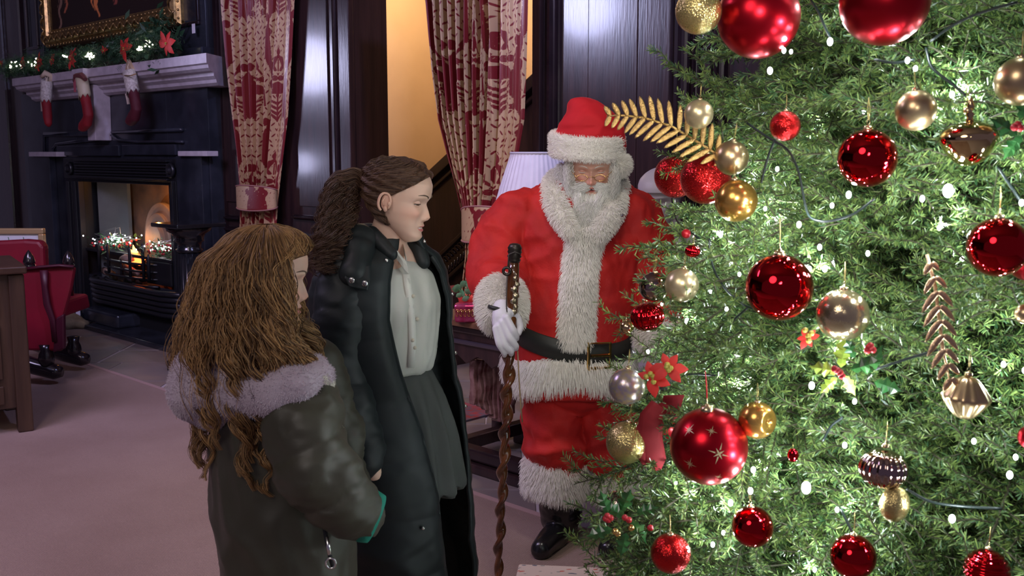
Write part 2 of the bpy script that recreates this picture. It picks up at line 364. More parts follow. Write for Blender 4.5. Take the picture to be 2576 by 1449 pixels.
# ------------------------------------------------------------------ chimneypiece
cp = thing('fireplace', W(u_(255,300,.2), .2, 0), 'black marble fireplace with pale mantel shelf against the dark panelling', 'fireplace')
F0 = .15
uL, uR = u_(62, 400, F0), u_(528, 400, F0); zS = z_(520, 190, F0)
oL, oR = u_(205, 560, F0), u_(431, 560, F0); oT = z_(320, 462, F0); oB = z_(260, 628, F0); pB = .20
B = MB(WM)                      # surround with the fire opening left free
B.box(uL, oL, -F0, 0, 0, zS); B.box(oR, uR, -F0, 0, 0, zS); B.box(oL, oR, -F0, 0, oT, zS); B.box(oL, oR, -F0, 0, 0, .42)
B.build('surround', slate, cp, bev=.004)
def wb(name, m, px0, px1, py0, py1, o0, o1, bev=.005, parent=cp, pyr=None):
    return wbox(MB(WM), px0, px1, py0, py1, o0, o1, pyr).build(name, m, parent, bev=bev)
ms = MB(WM); ul, ur = u_(30, 200, .37), u_(519, 150, .37); zt = z_(519, 133, .37)
prof = [(.74*a_, c_) for a_, c_ in [(0,0),(.50,0),(.50,-.075),(.47,-.085),(.46,-.11),(.42,-.13),(.36,-.14),(.355,-.165),(.31,-.19),(.30,-.215),(.26,-.235),(0,-.235)]]
n0 = len(prof)
rg = []
for uu, k in ((ul,0),(ur,1)):
    rg.append([(uu + (1 if k == 0 else -1)*(.37-a)*.75, -a, zt+c) for a, c in prof])
ms.loft(rg); ms.build('mantel_shelf', stone_w, cp)
kx = u_(263, 200, F0)
MB(WM).prism([(kx-.10,-F0,zt-.14),(kx+.11,-F0,zt-.14),(kx+.085,-F0,z_(262,354,F0)),(kx-.075,-F0,z_(262,354,F0))], (0,-.16,0)).build('keystone', stone_w, cp, bev=.006)
MB(WM).box(kx-.12, kx+.13, -.41, -.2, zt-.085, zt+.004).build('keystone_cap', stone_w, cp, bev=.006)
wb('pilaster_cap', stone_w, 72, 142, 382, 394, F0, F0+.11); wb('pilaster_cap', stone_w, 447, 519, 380, 393, F0, F0+.11)
wb('pilaster', slate, 84, 136, 394, 830, F0, F0+.07); wb('pilaster', slate, 452, 515, 393, 860, F0, F0+.07)
def arch(name, pts, r, flat=.6):
    MB(WM).tube([(*wp(px, py, F0+.01)[:1], -F0-.012, wp(px, py, F0+.01)[1]) for px, py in pts], r, 6, flat=flat).build(name, slate, cp, smooth=True)
arch('frieze_moulding', [(112,392),(112,338),(240,336)], .028); arch('frieze_moulding', [(285,333),(460,326)], .028)
arch('arch_moulding', [(134,398),(134,372),(142,362),(190,356),(245,350)], .022); arch('arch_moulding', [(282,340),(300,352),(350,357),(440,356),(462,357)], .022)
wb('spandrel_panel', slate, 142, 298, 366, 392, F0, F0+.03); wb('spandrel_panel', slate, 306, 440, 364, 390, F0, F0+.03)
ins = MB(WM)
for i in range(7): wbox(ins, 186, 418, 402+i*7.2, 406.5+i*7.2, F0, F0+.09 - .012*(i%2), 430)
wbox(ins, 160, 442, 399, 453, F0, F0+.055, 430); ins.build('reeded_lintel', iron, cp, bev=.004)
for s0, s1 in ((170, 203), (432, 452)):
    J = MB(WM)
    for i in range(4):
        a = s0 + (s1-s0)*i/4; wbox(J, a+1, a+(s1-s0)/4-1, 456, 790, F0, F0+.07-.01*(i%2), 560)
    J.build('reeded_jamb', iron, cp, bev=.004)
RM = Matrix(((U3.x,0,N3.x),(U3.y,0,N3.y),(0,1,0)))
for px, py in ((175,424),(430,429)):
    u, z = wp(px, py, F0+.07)
    MB().lathe([(0,.05),(.02,.048),(.03,.02),(.042,.02),(.05,.034),(.062,.03),(.068,0),(0,0)], 24, W(u, F0+.06, z), RM).build('roundel', iron, cp, smooth=True)
# fire chamber
zb = .42; D2 = -.28
ch = MB(WM)
ch.box(oL, oR, .28, .30, zb, oT+.1)
ch.build('chamber_back', mat('chamber_brick', (.30,.17,.10), .6, col2=(.16,.10,.07), nscale=6), cp)
MB(WM).prism([(oL,-F0,zb),(oL,-F0,oT),(oL+.02,.28,oT),(oL+.02,.28,zb)], (.02,0,0)).build('chamber_side', iron, cp)
MB(WM).prism([(oR,-F0,zb),(oR,-F0,oT),(oR-.02,.28,oT),(oR-.02,.28,zb)], (-.02,0,0)).build('chamber_side', iron, cp)
um = wp(312, 560, -.15)[0]
MB(WM).prism([(oL+.14,-F0+.12,zb),(um,.2,zb),(um,.2,oT),(oL+.14,-F0+.12,oT)], (.01,.03,0)).build('polished_side_panel', mat('steel_panel', (.14,.165,.17), .5, .2, col2=(.09,.11,.115), nscale=3), cp, label='polished grey steel side panel')
ac = wp(398, 570, -.15)[0]; A = MB(WM); zc = oB + .10
for rr, dd in ((.34,.03),(.25,.07),(.17,.11)):
    A.prism([(ac+rr*math.cos(t), .2-dd, zc+rr*1.1*math.sin(t)) for t in np.linspace(0, PI, 20)] + [(ac-rr,.2-dd,zb),(ac+rr,.2-dd,zb)], (0,.06,0))
A.build('arched_fireback', mat('fireback', (.28,.20,.16), .55, col2=(.19,.14,.115), nscale=5), cp, bev=.01)
MB(WM).box(oL, oR, -F0-.02, .25, oB-.03, oB).build('hob_plate', iron, cp, bev=.005)
MB(WM).box(u_(375,680,F0), oR, -F0-.03, -F0, .45, oB-.03).build('hob_front', iron, cp, bev=.01)
gt = MB(WM); g0, g1 = u_(245,680,F0+.1), u_(377,690,F0+.1)
for i in range(5):
    zz = z_(300, 657+i*17.5, F0+.1); pts = [(g0+(g1-g0)*t, -F0-.02-.10*math.sin(PI*t)**.6, zz) for t in np.linspace(0,1,9)]
    MB(WM).tube(pts, .017, 6, flat=.7).build('grate_bar', iron, cp, smooth=True)
for px, top in ((244,600),(268,612),(322,618),(355,612),(302,650),(370,640)):
    u, z = wp(px, top, F0+.12); MB(WM).tube([(u,-F0-.11,.50),(u,-F0-.11,z-.03),(u,-F0-.11,z)], [.016,.016,.006], 6).build('grate_upright', iron, cp, smooth=True)
sk0, sk1 = u_(216,740,F0+.16), u_(449,760,F0+.16)
for i in range(5):
    zz = z_(330, 722+i*13, F0+.15)
    pts = [(sk0+(sk1-sk0)*t, -F0-.05-(.13-.008*i)*min(1, 3.2*math.sin(PI*t)), zz) for t in np.linspace(0,1,15)]
    MB(WM).tube(pts, .035, 8, flat=.8).build('reeded_apron', iron, cp, smooth=True)
MB(WM).box(sk0, oR+.2, -F0-.10, -F0, 0, .34).build('ash_pit', mat('ash_pit_black', (.006,.007,.010), .7), cp)
MB(WM).box(u_(215,820,F0+.4), uR+.1, -F0-.42, -F0, 0, .045).build('hearth_slab', slate, cp, bev=.01)
MB(WM).box(u_(212,800,F0+.3), u_(300,820,F0+.3), -F0-.32, -F0-.05, .045, .17).build('plinth_block', slate, cp, bev=.02)
ember = mat('ember', (.9,.2,.05), .8, emis=(1,.16,.03), estr=5); flame = mat('flame', (1,.5,.1), .8, emis=(1,.42,.08), estr=7)
coal = mat('coal', (.02,.018,.018), .8); logm = mat('log', (.40,.28,.22), .8, col2=(.2,.12,.1), nscale=9)
for px, py in ((258,708),(285,700),(302,712),(325,706),(345,712),(360,700)):
    u, z = wp(px, py, F0+.02); MB().sphere(W(u, F0+.02, z), (.05,.05,.035), 8, 6).build('coal', coal, cp)
for px, py, r in ((336,655,.045),(352,661,.035),(345,650,.03),(359,650,.03),(338,646,.03)):
    u, z = wp(px, py, F0-.02); MB().sphere(W(u, F0-.02, z), (r,r,r*.8), 8, 6).build('ember', ember, cp)
for a, b in (((308,653),(338,650)),((262,680),(290,690)),((312,672),(352,690))):
    ua, za = wp(*a, F0+.0); ub, zb2 = wp(*b, F0+.0); MB().tube([W(ua,F0,za), W((ua+ub)/2,F0+.03,(za+zb2)/2+.01), W(ub,F0+.02,zb2)], [.035,.04,.03], 8).build('log', logm, cp, smooth=True)
for px, py, h in ((336,628,.05),(342,626,.085),(347,628,.06)):
    u, z = wp(px, py+12, F0-.1); MB().tube([W(u, F0-.08, z-.03), W(u+.01, F0-.08, z+h*.4), W(u-.01, F0-.08, z+h)], [.02,.018,.002], 7).build('flame', flame, cp, smooth=True)
def pw(px, py, off): u, z = wp(px, py, off); return W(u, off, z)
lamp('POINT', 'fire_glow', pw(343, 600, F0-.14), 1.2, (1,.42,.10), .008)
lamp('POINT', 'fire_glow_high', pw(395, 475, F0-.20), 3.0, (1,.40,.08), .008)
lamp('POINT', 'grate_light_glow', pw(290, 590, F0-.0), 1.3, (.85,.92,1), .007); lamp('POINT', 'grate_light_glow_right', pw(405, 612, F0-.1), .5, (.9,.93,1), .007)
# fairy light heaps on the hob
leafm = mat('dark_leaf', (.03,.09,.035), .5, col2=(.07,.16,.05), island=1); berrym = mat('red_berry', (.55,.03,.04), .3)
bulbm = mat('white_bulb', (1,1,1), .3, emis=(.88,.95,1), estr=16); smallb = mat('warm_bulb', (1,1,.9), .3, emis=(1,.92,.75), estr=9)
def leafy(mb, c, n, spread, L, wdt, seed=0, upw=.3):
    rr = random.Random(seed)
    for i in range(n):
        p = Vector(c) + Vector((rr.gauss(0,spread[0]), rr.gauss(0,spread[1]), rr.gauss(0,spread[2])))
        d = Vector((rr.uniform(-1,1), rr.uniform(-1,1), rr.uniform(-1+upw,1))).normalized(); s = d.cross(Vector((rr.uniform(-1,1),rr.uniform(-1,1),rr.uniform(-1,1)))).normalized()
        l = L*rr.uniform(.6,1.2); w_ = wdt*rr.uniform(.7,1.1)
        mb.add([p, p+d*l*.5+s*w_, p+d*l, p+d*l*.5-s*w_], [(0,1,2,3)])
for (px, py, sx, lab) in ((290,612,.13,'tangle of white fairy lights and red berries on the left of the grate'),(408,628,.11,'tangle of white fairy lights and red berries on the right of the grate')):
    c = pw(px, py, F0-.02); h = thing('light_cluster', Vector((c.x,c.y,oB)), lab, 'fairy lights')
    mb = MB(); leafy(mb, c, 160, (sx*.8,sx*.45,.035), .07, .009, px); mb.build('foliage', leafm, h, fix=False, kind='stuff')
    rr = random.Random(px); bb = MB(); br = MB(); wr = MB()
    for i in range(34):
        q = c + Vector((rr.gauss(0,sx), rr.gauss(0,sx*.4), abs(rr.gauss(0,.05))-.03 + .02)); bulb = MB().sphere(q, .0065, 6, 4).build('bulb', bulbm, h)
    for i in range(24):
        q = c + Vector((rr.gauss(0,sx*.8), rr.gauss(0,sx*.4)-.04, rr.gauss(0,.03)+.01)); MB().sphere(q, .012, 8, 6).build('berry', berrym, h, smooth=True)
    wr.tube([c + Vector((rr.gauss(0,sx), rr.gauss(0,sx*.4), abs(rr.gauss(0,.06)))) for i in range(26)], .0016, 4); wr.build('wire', mat('silver_wire', (.6,.6,.6), .3, .9), h)
# overmantel side pilasters
for a, b, yb in ((60, 84, 118),(448, 490, 55)):
    uu0, uu1 = u_(a,40,.14), u_(b,40,.14); zz = z_((a+b)/2, yb, .14)
    MB(WM).box(uu0-.10, uu1+.10, -.10, 0, zt, 4.5).build('overmantel_pilaster', slate, wall, bev=.004)
    for q in ((uu0-.02,uu0+.01),(uu1-.01,uu1+.02)): MB(WM).box(*q, -.125, -.10, zz, 4.4).build('panel_bead', oak_edge, wall, bev=.005)
    MB(WM).box(uu0-.02, uu1+.02, -.125, -.10, zz-.03, zz).build('panel_bead', oak_edge, wall, bev=.005)
    MB(WM).box(uu0-.12, uu1+.12, -.16, 0, zt, zt+.10).build('pilaster_base', slate, wall, bev=.01)
cd = thing('card', pw(487, 72, .16), 'small white card hooked on the black pilaster right of the painting', 'card'); MB(WM).box(u_(484,72,.16), u_(491,72,.16), -.165, -.16, z_(487,84,.16), z_(487,60,.16)).build('paper', mat('white_card', (.8,.8,.85), .6), cd)
# painting
pu0, pu1 = u_(97, 60, .2), u_(437, 60, .2); pz0 = z_(420, 62, .2); pz1 = pz0 + 1.9
pa = thing('painting', W((pu0+pu1)/2, .1, pz0), 'dark oil painting of robed figures in a carved gilt frame above the mantel', 'painting')
fw = .17
def canvas_col(x, y):      # x,y in metres from the lower-left corner
    c = np.zeros((len(x), 3)); c[:] = (.030,.017,.015)
    y = y*1.0+.14; wv = .012*np.sin(y*31+x*9)
    def blend(mask, col): c[mask] = col
    for x0, x1, y0, w0, w1, col in ((.30,.36,.28,.02,.09,(.20,.06,.03)),(.95,.80,.18,.02,.16,(.34,.11,.035)),(1.25,1.4,.25,.03,.2,(.13,.035,.025)),(.16,.2,.1,.02,.05,(.12,.07,.05)),(.7,.95,.5,.05,.3,(.17,.03,.02)),(1.75,2.0,.6,.02,.12,(.28,.05,.03)),(.5,.55,.45,.02,.12,(.25,.09,.03))):
        t = (y-y0)/.5; xc = x0+(x1-x0)*t+wv*2; col = tuple(2.8*c_ for c_ in col); blend((t>0)&(np.abs(x-xc) < w0+(w1-w0)*np.clip(t,0,1)) & (np.sin((x-xc)*70) > -.75), col)
    for k in range(7):
        xc = 1.52+.05*k*(1-.1*k); yc = .40+.05*math.sin(k*2.1); blend(((x-xc)/.045)**2+((y-yc)/.055)**2 < 1, (.50-.04*(k%3),.42,.40))
    return c
nx, nz = 220, 120; cw = (pu1-pu0)-2*fw; chh = 1.0
g = MB(WM).grid(lambda s,t: (pu0+fw+cw*s, -.13, pz0+fw+chh*1.6*t), nx, nz)
cvs = g.build('canvas', attr_mat('oil_paint', .45), pa, fix=False)
ij = np.arange(nx*nz); set_col(cvs.data, canvas_col((ij % nx)/(nx-1)*cw*2.2/cw*1.0, (ij//nx)/(nz-1)*1.6))
def frame_side(a, b, inward):     # carved gilt frame member from a to b (u,z)
    mb = MB(WM); A = Vector((a[0],0,a[1])); Bv = Vector((b[0],0,b[1])); I = Vector((inward[0],0,inward[1])); Lv = (Bv-A).normalized()
    prof = [(0,.02),(0,.13),(.02,.16),(.035,.15),(.045,.17),(.075,.19),(.105,.175),(.12,.15),(.135,.155),(.15,.14),(fw,.13),(fw,.02)]
    mb.loft([[A+I*x+Lv*x-Vector((0,y,0)) for x,y in prof], [Bv+I*x-Lv*x-Vector((0,y,0)) for x,y in prof]]); f = mb.build('frame_member', gilt, pa)
    n = int((Bv-A).length/.07); orn = MB(WM)
    for i in range(n):
        c = A + Lv*(.07*(i+.5)+.02) + I*.075 - Vector((0,.19,0)); s = 1 if i%2 else -1
        orn.tube([c-Lv*.04-I*.03*s, c-Lv*.01-Vector((0,.012,0))-I*.012*s, c+Lv*.015-Vector((0,.012,0))+I*.014*s, c+Lv*.04+I*.03*s], [.006,.011,.011,.006], 5)
        orn.sphere(A+Lv*(.07*i+.05)+I*.14-Vector((0,.148,0)), .011, 6, 4)
        orn.sphere(A+Lv*(.07*i+.05)+I*.012-Vector((0,.15,0)), .012, 6, 4)
    orn.build('carved_ornament', gilt, f, smooth=True, kind='stuff')
frame_side((pu0,pz0),(pu1,pz0),(0,1)); frame_side((pu0,pz0),(pu0,pz1),(1,0)); frame_side((pu1,pz0),(pu1,pz1),(-1,0))
# garland
ga = thing('garland', W((ul+ur)/2, .35, zt), 'evergreen garland with red poinsettias and tiny lights along the mantel shelf', 'garland')
def gpos(px, py): return pw(px, py, .31)
gp = [(14,186),(45,176),(85,168),(130,162),(180,158),(225,150),(270,140),(315,130),(350,122),(385,112),(425,108)]
mb = MB(); rr = random.Random(5)
for i in range(len(gp)-1):
    a, b = gpos(*gp[i]), gpos(*gp[i+1])
    for k in range(240):
        p = a.lerp(b, rr.random()) + Vector((rr.gauss(0,.04), rr.gauss(0,.06), rr.gauss(.02,.045 + (.02 if i > 6 else 0))))
        p.z = max(p.z, zt-.02) if i < 9 else p.z
        d = Vector((rr.uniform(-1,1), rr.uniform(-1,.6), rr.uniform(-.7,1))).normalized(); L = .09*rr.uniform(.6,1.2)
        for q in range(5):
            c = p + d*L*q/5; s = d.cross(Vector((rr.uniform(-1,1),rr.uniform(-1,1),rr.uniform(-1,1)))).normalized()
            for sg in (-1,1): mb.add([c-d*.001, c+s*sg*.026+d*.014, c+d*.004], [(0,1,2)])
mb.build('foliage', mat('garland_green', (.02,.075,.035), .5, col2=(.05,.12,.045), island=1), ga, fix=False, kind='stuff')
lf = MB(); leafy(lf, gpos(70,168), 60, (.08,.05,.03), .10, .02, 3); leafy(lf, gpos(300,128), 60, (.08,.05,.04), .09, .018, 4); leafy(lf, gpos(400,105), 160, (.08,.05,.09), .11, .02, 6)
lf.build('leaves', mat('garland_leaf', (.02,.06,.03), .35, col2=(.04,.10,.045), island=1), ga, fix=False, kind='stuff')
for px, py in ((40,166),(98,162),(104,152),(182,144),(245,138),(252,142),(368,128),(372,124),(392,104),(388,110),(240,144),(58,165)):
    for k in range(5):
        q = gpos(px + rr.gauss(0,5), py + rr.gauss(0,4)) + N3*.06; MB().sphere(q, .008, 6, 4).build('bulb', smallb, ga)
poin = mat('poinsettia_red', (.78,.05,.04), .55, sheen=.3)
def flower(name, c, r, n, parent, seed, m=poin, face=None):
    rr = random.Random(seed); mb = MB(); F = (face or N3).normalized(); X = F.cross(Vector((0,0,1))).normalized(); Y = X.cross(F)
    for i in range(n):
        a = 2*PI*i/n + rr.uniform(-.35,.35); d = (X*math.cos(a)+Y*math.sin(a)); s = F.cross(d); L = r*rr.uniform(.75,1.25); lift = rr.uniform(.1,.5)
        pts = []
        for t, w_ in ((0,.04),(.3,.24),(.6,.26),(.85,.12),(1,.0)):
            cc = Vector(c) + d*L*t + F*(L*lift*t - L*.35*t*t); pts.append((cc - s*L*w_, cc + F*L*.03, cc + s*L*w_))
        vs = [p for row in pts for p in row]; mb.add(vs, [(3*k+j, 3*k+j+1, 3*k+j+4, 3*k+j+3) for k in range(4) for j in range(2)])
    f = mb.build(name, m, parent, fix=False, smooth=True); cm = MB()
    for k in range(4): cm.sphere(Vector(c)+F*.012+X*rr.gauss(0,.006)+Y*rr.gauss(0,.006), .006, 6, 4)
    cm.build('stamen', mat('yellow_stamen', (.5,.45,.08), .5), f); return f
for i, (px, py, r) in enumerate(((22,162,.05),(76,157,.06),(117,152,.07),(114,168,.07),(150,152,.07),(199,150,.095),(203,140,.07),(282,128,.05),(333,124,.115),(440,112,.13))):
    flower('poinsettia', gpos(px, py) + N3*.07, r, 6, ga, i+10)
# stockings
velv = mat('red_velvet', (.26,.006,.012), .7, sheen=.35, col2=(.19,.004,.010), nscale=6); lace = mat('cream_lace', (.72,.68,.62), .8, col2=(.45,.4,.36), nscale=60, bump=.3)
def stocking(pts, wid, cuffn, label, deep=False, cuffc=lace):
    o = pw(*pts[0], .40); s = thing('stocking', o, label, 'stocking', None)
    path = [pw(px, py, .40) for px, py in pts]; mb = MB(); rings = []
    for i, p in enumerate(path):
        T = (path[min(i+1,len(path)-1)] - path[max(i-1,0)]).normalized(); S = T.cross(N3).normalized(); w_ = wid[i]
        rings.append([p + S*math.cos(a)*w_ + N3*math.sin(a)*min(w_,.045) for a in np.linspace(0, 2*PI, 16, endpoint=False)])
    mb.loft(rings[cuffn:]); m = remesh(mb, .008, 3, lambda v,n: .004*sn(v, 30, 4)); put('leg_and_foot', m, mat('dark_velvet', (.08,.004,.012), .7, sheen=.3) if deep else velv, s)
    cb = MB(); rn = []
    for i in range(cuffn+1):
        c = sum(rings[i], Vector())/16
        rn.append([c + (p-c)*1.10 for p in rings[i]])
    c = sum(rings[cuffn], Vector())/16
    rn.append([c + (rings[cuffn][j]-c)*1.12 - Vector((0,0,.035*(j%2)+.01)) for j in range(16)])
    cb.loft(rn, cap=False); cf = cb.build('lace_cuff', cuffc, s, smooth=True, fix=False); so = cf.modifiers.new('s','SOLIDIFY'); so.thickness = .004
    MB().tube([path[0]+Vector((0,0,-.01)), path[0]+Vector((.01,0,.04)), path[0]+Vector((.0,.01,.085)), path[0]+Vector((-.01,0,.04)), path[0]+Vector((-.005,0,-.01))], .005, 5).build('hanging_loop', mat('cream_ribbon', (.7,.6,.45), .7), s)
    return s, path
s1, q = stocking([(118,202),(117,222),(116,246),(118,272),(120,295),(122,312),(123,319)], [.046,.048,.050,.046,.045,.035,.012], 2, 'slim red velvet stocking with white lace cuff, hung at the mantel end')
MB().tube([q[0]+Vector((-.05,0,.03)), q[0]+Vector((0,-.02,.07)), q[0]+Vector((.05,0,.04)), q[0]+Vector((.03,0,-.02))], [.02,.03,.03,.02], 8).build('cream_bow', mat('cream_felt', (.62,.50,.36), .8), s1, smooth=True)
MB(WM).box(u_(103,260,.39), u_(108,260,.39), -.395, -.39, z_(105,280,.39), z_(105,240,.39)).build('paper_tag', mat('tag_paper', (.55,.46,.38), .8), s1)
s2, q = stocking([(205,196),(209,216),(213,238),(218,262),(222,290),(219,306),(209,318),(201,325)], [.060,.060,.056,.050,.052,.062,.055,.022], 2, 'bright red velvet stocking with plain cream cuff, beside the pale keystone', cuffc=mat('cream_satin', (.66,.58,.39), .5))
MB().tube([pw(188,206,.43), pw(192,192,.43), pw(206,190,.43), pw(215,200,.43)], [.02,.03,.03,.02], 6).build('parcel', mat('brown_parcel', (.16,.05,.05), .5), s2)
MB(WM).box(u_(186,215,.44), u_(191,215,.44), -.445, -.44, z_(188,232,.44), z_(188,198,.44)).build('pink_ribbon', mat('pink_ribbon', (.5,.12,.16), .5), s2)
s3, q = stocking([(325,180),(329,202),(334,226),(340,252),(343,275),(338,292),(328,304),(319,307)], [.062,.060,.056,.050,.056,.062,.050,.022], 2, 'dark crimson stocking with white lace cuff and gold band, right of the keystone', deep=True)
MB().tube([pw(308,188,.40), pw(316,190,.45), pw(330,190,.46), pw(341,186,.40)], .012, 6, flat=.4).build('gold_braid', goldm, s3)
MB(WM).prism([(*wp(328,150,.37)[:1], -.37, wp(328,150,.37)[1]), (u_(340,175,.37), -.37, z_(340,175,.37)), (u_(322,182,.37), -.37, z_(322,182,.37))], (0,-.03,0)).build('paper_cone', mat('brown_card', (.50,.36,.24), .7), s3)
MB().tube([pw(318,236,.42), pw(321,250,.425), pw(323,262,.42)], .012, 4, flat=.3).build('paper_tag', mat('tag_paper', (.55,.46,.38), .8), s3)
# ------------------------------------------------------------------ curtains
def seg(px, py, ax, ay, bx, by):
    dx, dy = bx-ax, by-ay; t = np.clip(((px-ax)*dx+(py-ay)*dy)/(dx*dx+dy*dy+1e-9), 0, 1); return np.hypot(px-ax-t*dx, py-ay-t*dy)
TW, THH = .36, .79
def damask(x, y):      # signed field (>0 red motif) of a mirrored ogee damask; x across, y up, metres
    X = np.abs(((x/TW) % 1.0) - .5)*2; V = (y/THH) % 1.0; X = X*TW/2; Vm = V*THH
    out = np.full(len(x), -1.0)
    for sh in (-THH, 0, THH):
        Y = Vm + sh; A = np.maximum
        # acanthus scroll of the ogee frame, slanted teeth on both sides, a pale vein
        xc = .132 + .034*np.cos(2*PI*Y/THH) ; u = X-xc; saw = lambda q: np.abs((q % 1.0)-.5)*2
        w_ = .016 + .012*np.cos(4*PI*Y/THH+.7); teeth = .013*saw((Y-.8*np.abs(u))/.034 + .5)**1.3
        sc_ = w_ + .008 - np.abs(u) - teeth; sc_ = np.where(np.abs(u - .003*np.sin(Y*70)) < .0013, -.002, sc_); out = A(out, sc_)
        for k, (y0, sgn) in enumerate(((.06,-1),(.17,1),(.30,-1),(.46,1),(.60,-1),(.70,1))):     # curling leaf sprays off the scroll
            xx = .132+.034*math.cos(2*PI*y0/THH)
            for t in range(5):
                a0 = .5+.42*t; ex = xx+sgn*(.012+.030*math.sin(a0)*(1-.08*t)); ey = y0+.030*math.cos(a0)*1.1
                out = A(out, .0072-.0007*t - seg(X, Y, xx+sgn*.006*t, y0-.004*t, ex, ey))
            rr_ = np.hypot(X-(xx+sgn*.030), Y-(y0+.012)); out = A(out, .0032-np.abs(rr_-.010))
        # lotus: fan of petals with pale seams, on a stem with drooping leaves
        dx, dy = X, Y-.385; r_ = np.hypot(dx, dy*.95); th_ = np.arctan2(dx, dy+1e-6); pet = .078 + .010*np.abs(np.cos(th_*4.5)) - r_
        pet = np.where(th_ > 1.45, -.01, pet); seam = (np.abs(np.sin(th_*4.5))*r_ < .0018) | (np.abs(r_-.050-.006*np.cos(th_*9)) < .0014); pet = np.where(seam & (r_ > .02), -.002, pet); out = A(out, pet)
        out = A(out, .0045 - seg(X, Y, 0, .385, 0, .18)); out = A(out, .011 - np.hypot(X, (Y-.375)*.8))
        for y0, L in ((.34,.060),(.30,.052),(.26,.045),(.22,.034)):
            d = seg(X, Y, .002, y0-.03, L, y0+.012); out = A(out, .0095*(1-.3*X/L) - d - .004*saw(Y/.012+X/.02))
        rose = np.hypot(X-.088, Y-.225); out = A(out, .021 + .004*np.cos(7*np.arctan2(Y-.225, X-.088)) - rose); out = np.where((np.abs(rose-.0115) < .0014) | (np.abs(rose-.005) < .001), -.002, out)
        # fleur with drops
        out = A(out, .013*np.clip(1.25-np.abs(Y-.70)/.030, -1, 1) - X); out = A(out, .016 - np.hypot(X, (Y-.665)*1.4)); out = A(out, .010 - seg(X, Y, .020, .655, .036, .600)); out = A(out, .0075 - seg(X, Y, .036,.600,.020,.565)); out = A(out, .0035 - seg(X, Y, .010, .65, .060, .545)); out = A(out, .0035 - seg(X, Y, .0, .64, .0, .56))
        # paired scrolls
        for cx in (.022,.064):
            rs_ = np.hypot(X-cx, (Y-.505)*1.1); an = np.arctan2(Y-.505, X-cx); c_ = .0205 - rs_; c_ = np.where(np.abs(rs_ - .0075 - .0018*an) < .0014, -.002, c_); out = A(out, c_)
        out = A(out, .0035 - seg(X, Y, .08, .51, .115, .545)); out = A(out, .004 - seg(X, Y, .17, .30, .178, .42)); out = A(out, .008*saw(Y/.02) - np.abs(X-.176) ) if False else out
    vein = np.abs(np.sin(X*190 + 2.2*np.sin(Y*26)) ) * 1.0; out = np.where((vein < .10) & (out > .004), -.0025, out)
    fx = ((X + .012*np.floor(Y/.042)) % .030) - .015; fy = (Y % .042) - .021; sg_ = np.where(np.floor(Y/.042) % 2 == 0, 1, -1)
    lf_ = .0068 - np.hypot((fx + sg_*fy*.5)*1.9, fy*.62) ; return np.where(out < -.0065, np.maximum(out, lf_), out)
curt = mat('damask_satin', (.5,.3,.2), .38, sheen=.15, spec=.6, bump=.15, bscale=120); nt = curt.node_tree; bs = nt.nodes['Principled BSDF']
at = nt.nodes.new('ShaderNodeAttribute'); at.attribute_name = 'pat'; mr = nt.nodes.new('ShaderNodeMapRange'); mr.inputs['From Min'].default_value = -.0012; mr.inputs['From Max'].default_value = .0012
mx = nt.nodes.new('ShaderNodeMix'); mx.data_type = 'RGBA'; mx.inputs['A'].default_value = (.55,.36,.20,1); mx.inputs['B'].default_value = (.20,.014,.018,1)
nt.links.new(at.outputs['Fac'], mr.inputs[0]); nt.links.new(mr.outputs[0], mx.inputs['Factor']); nt.links.new(mx.outputs['Result'], bs.inputs['Base Color'])
def set_pat(me, vals):
    a = me.attributes.new('pat', 'FLOAT', 'POINT'); a.data.foreach_set('value', np.ascontiguousarray(vals, dtype=np.float32))
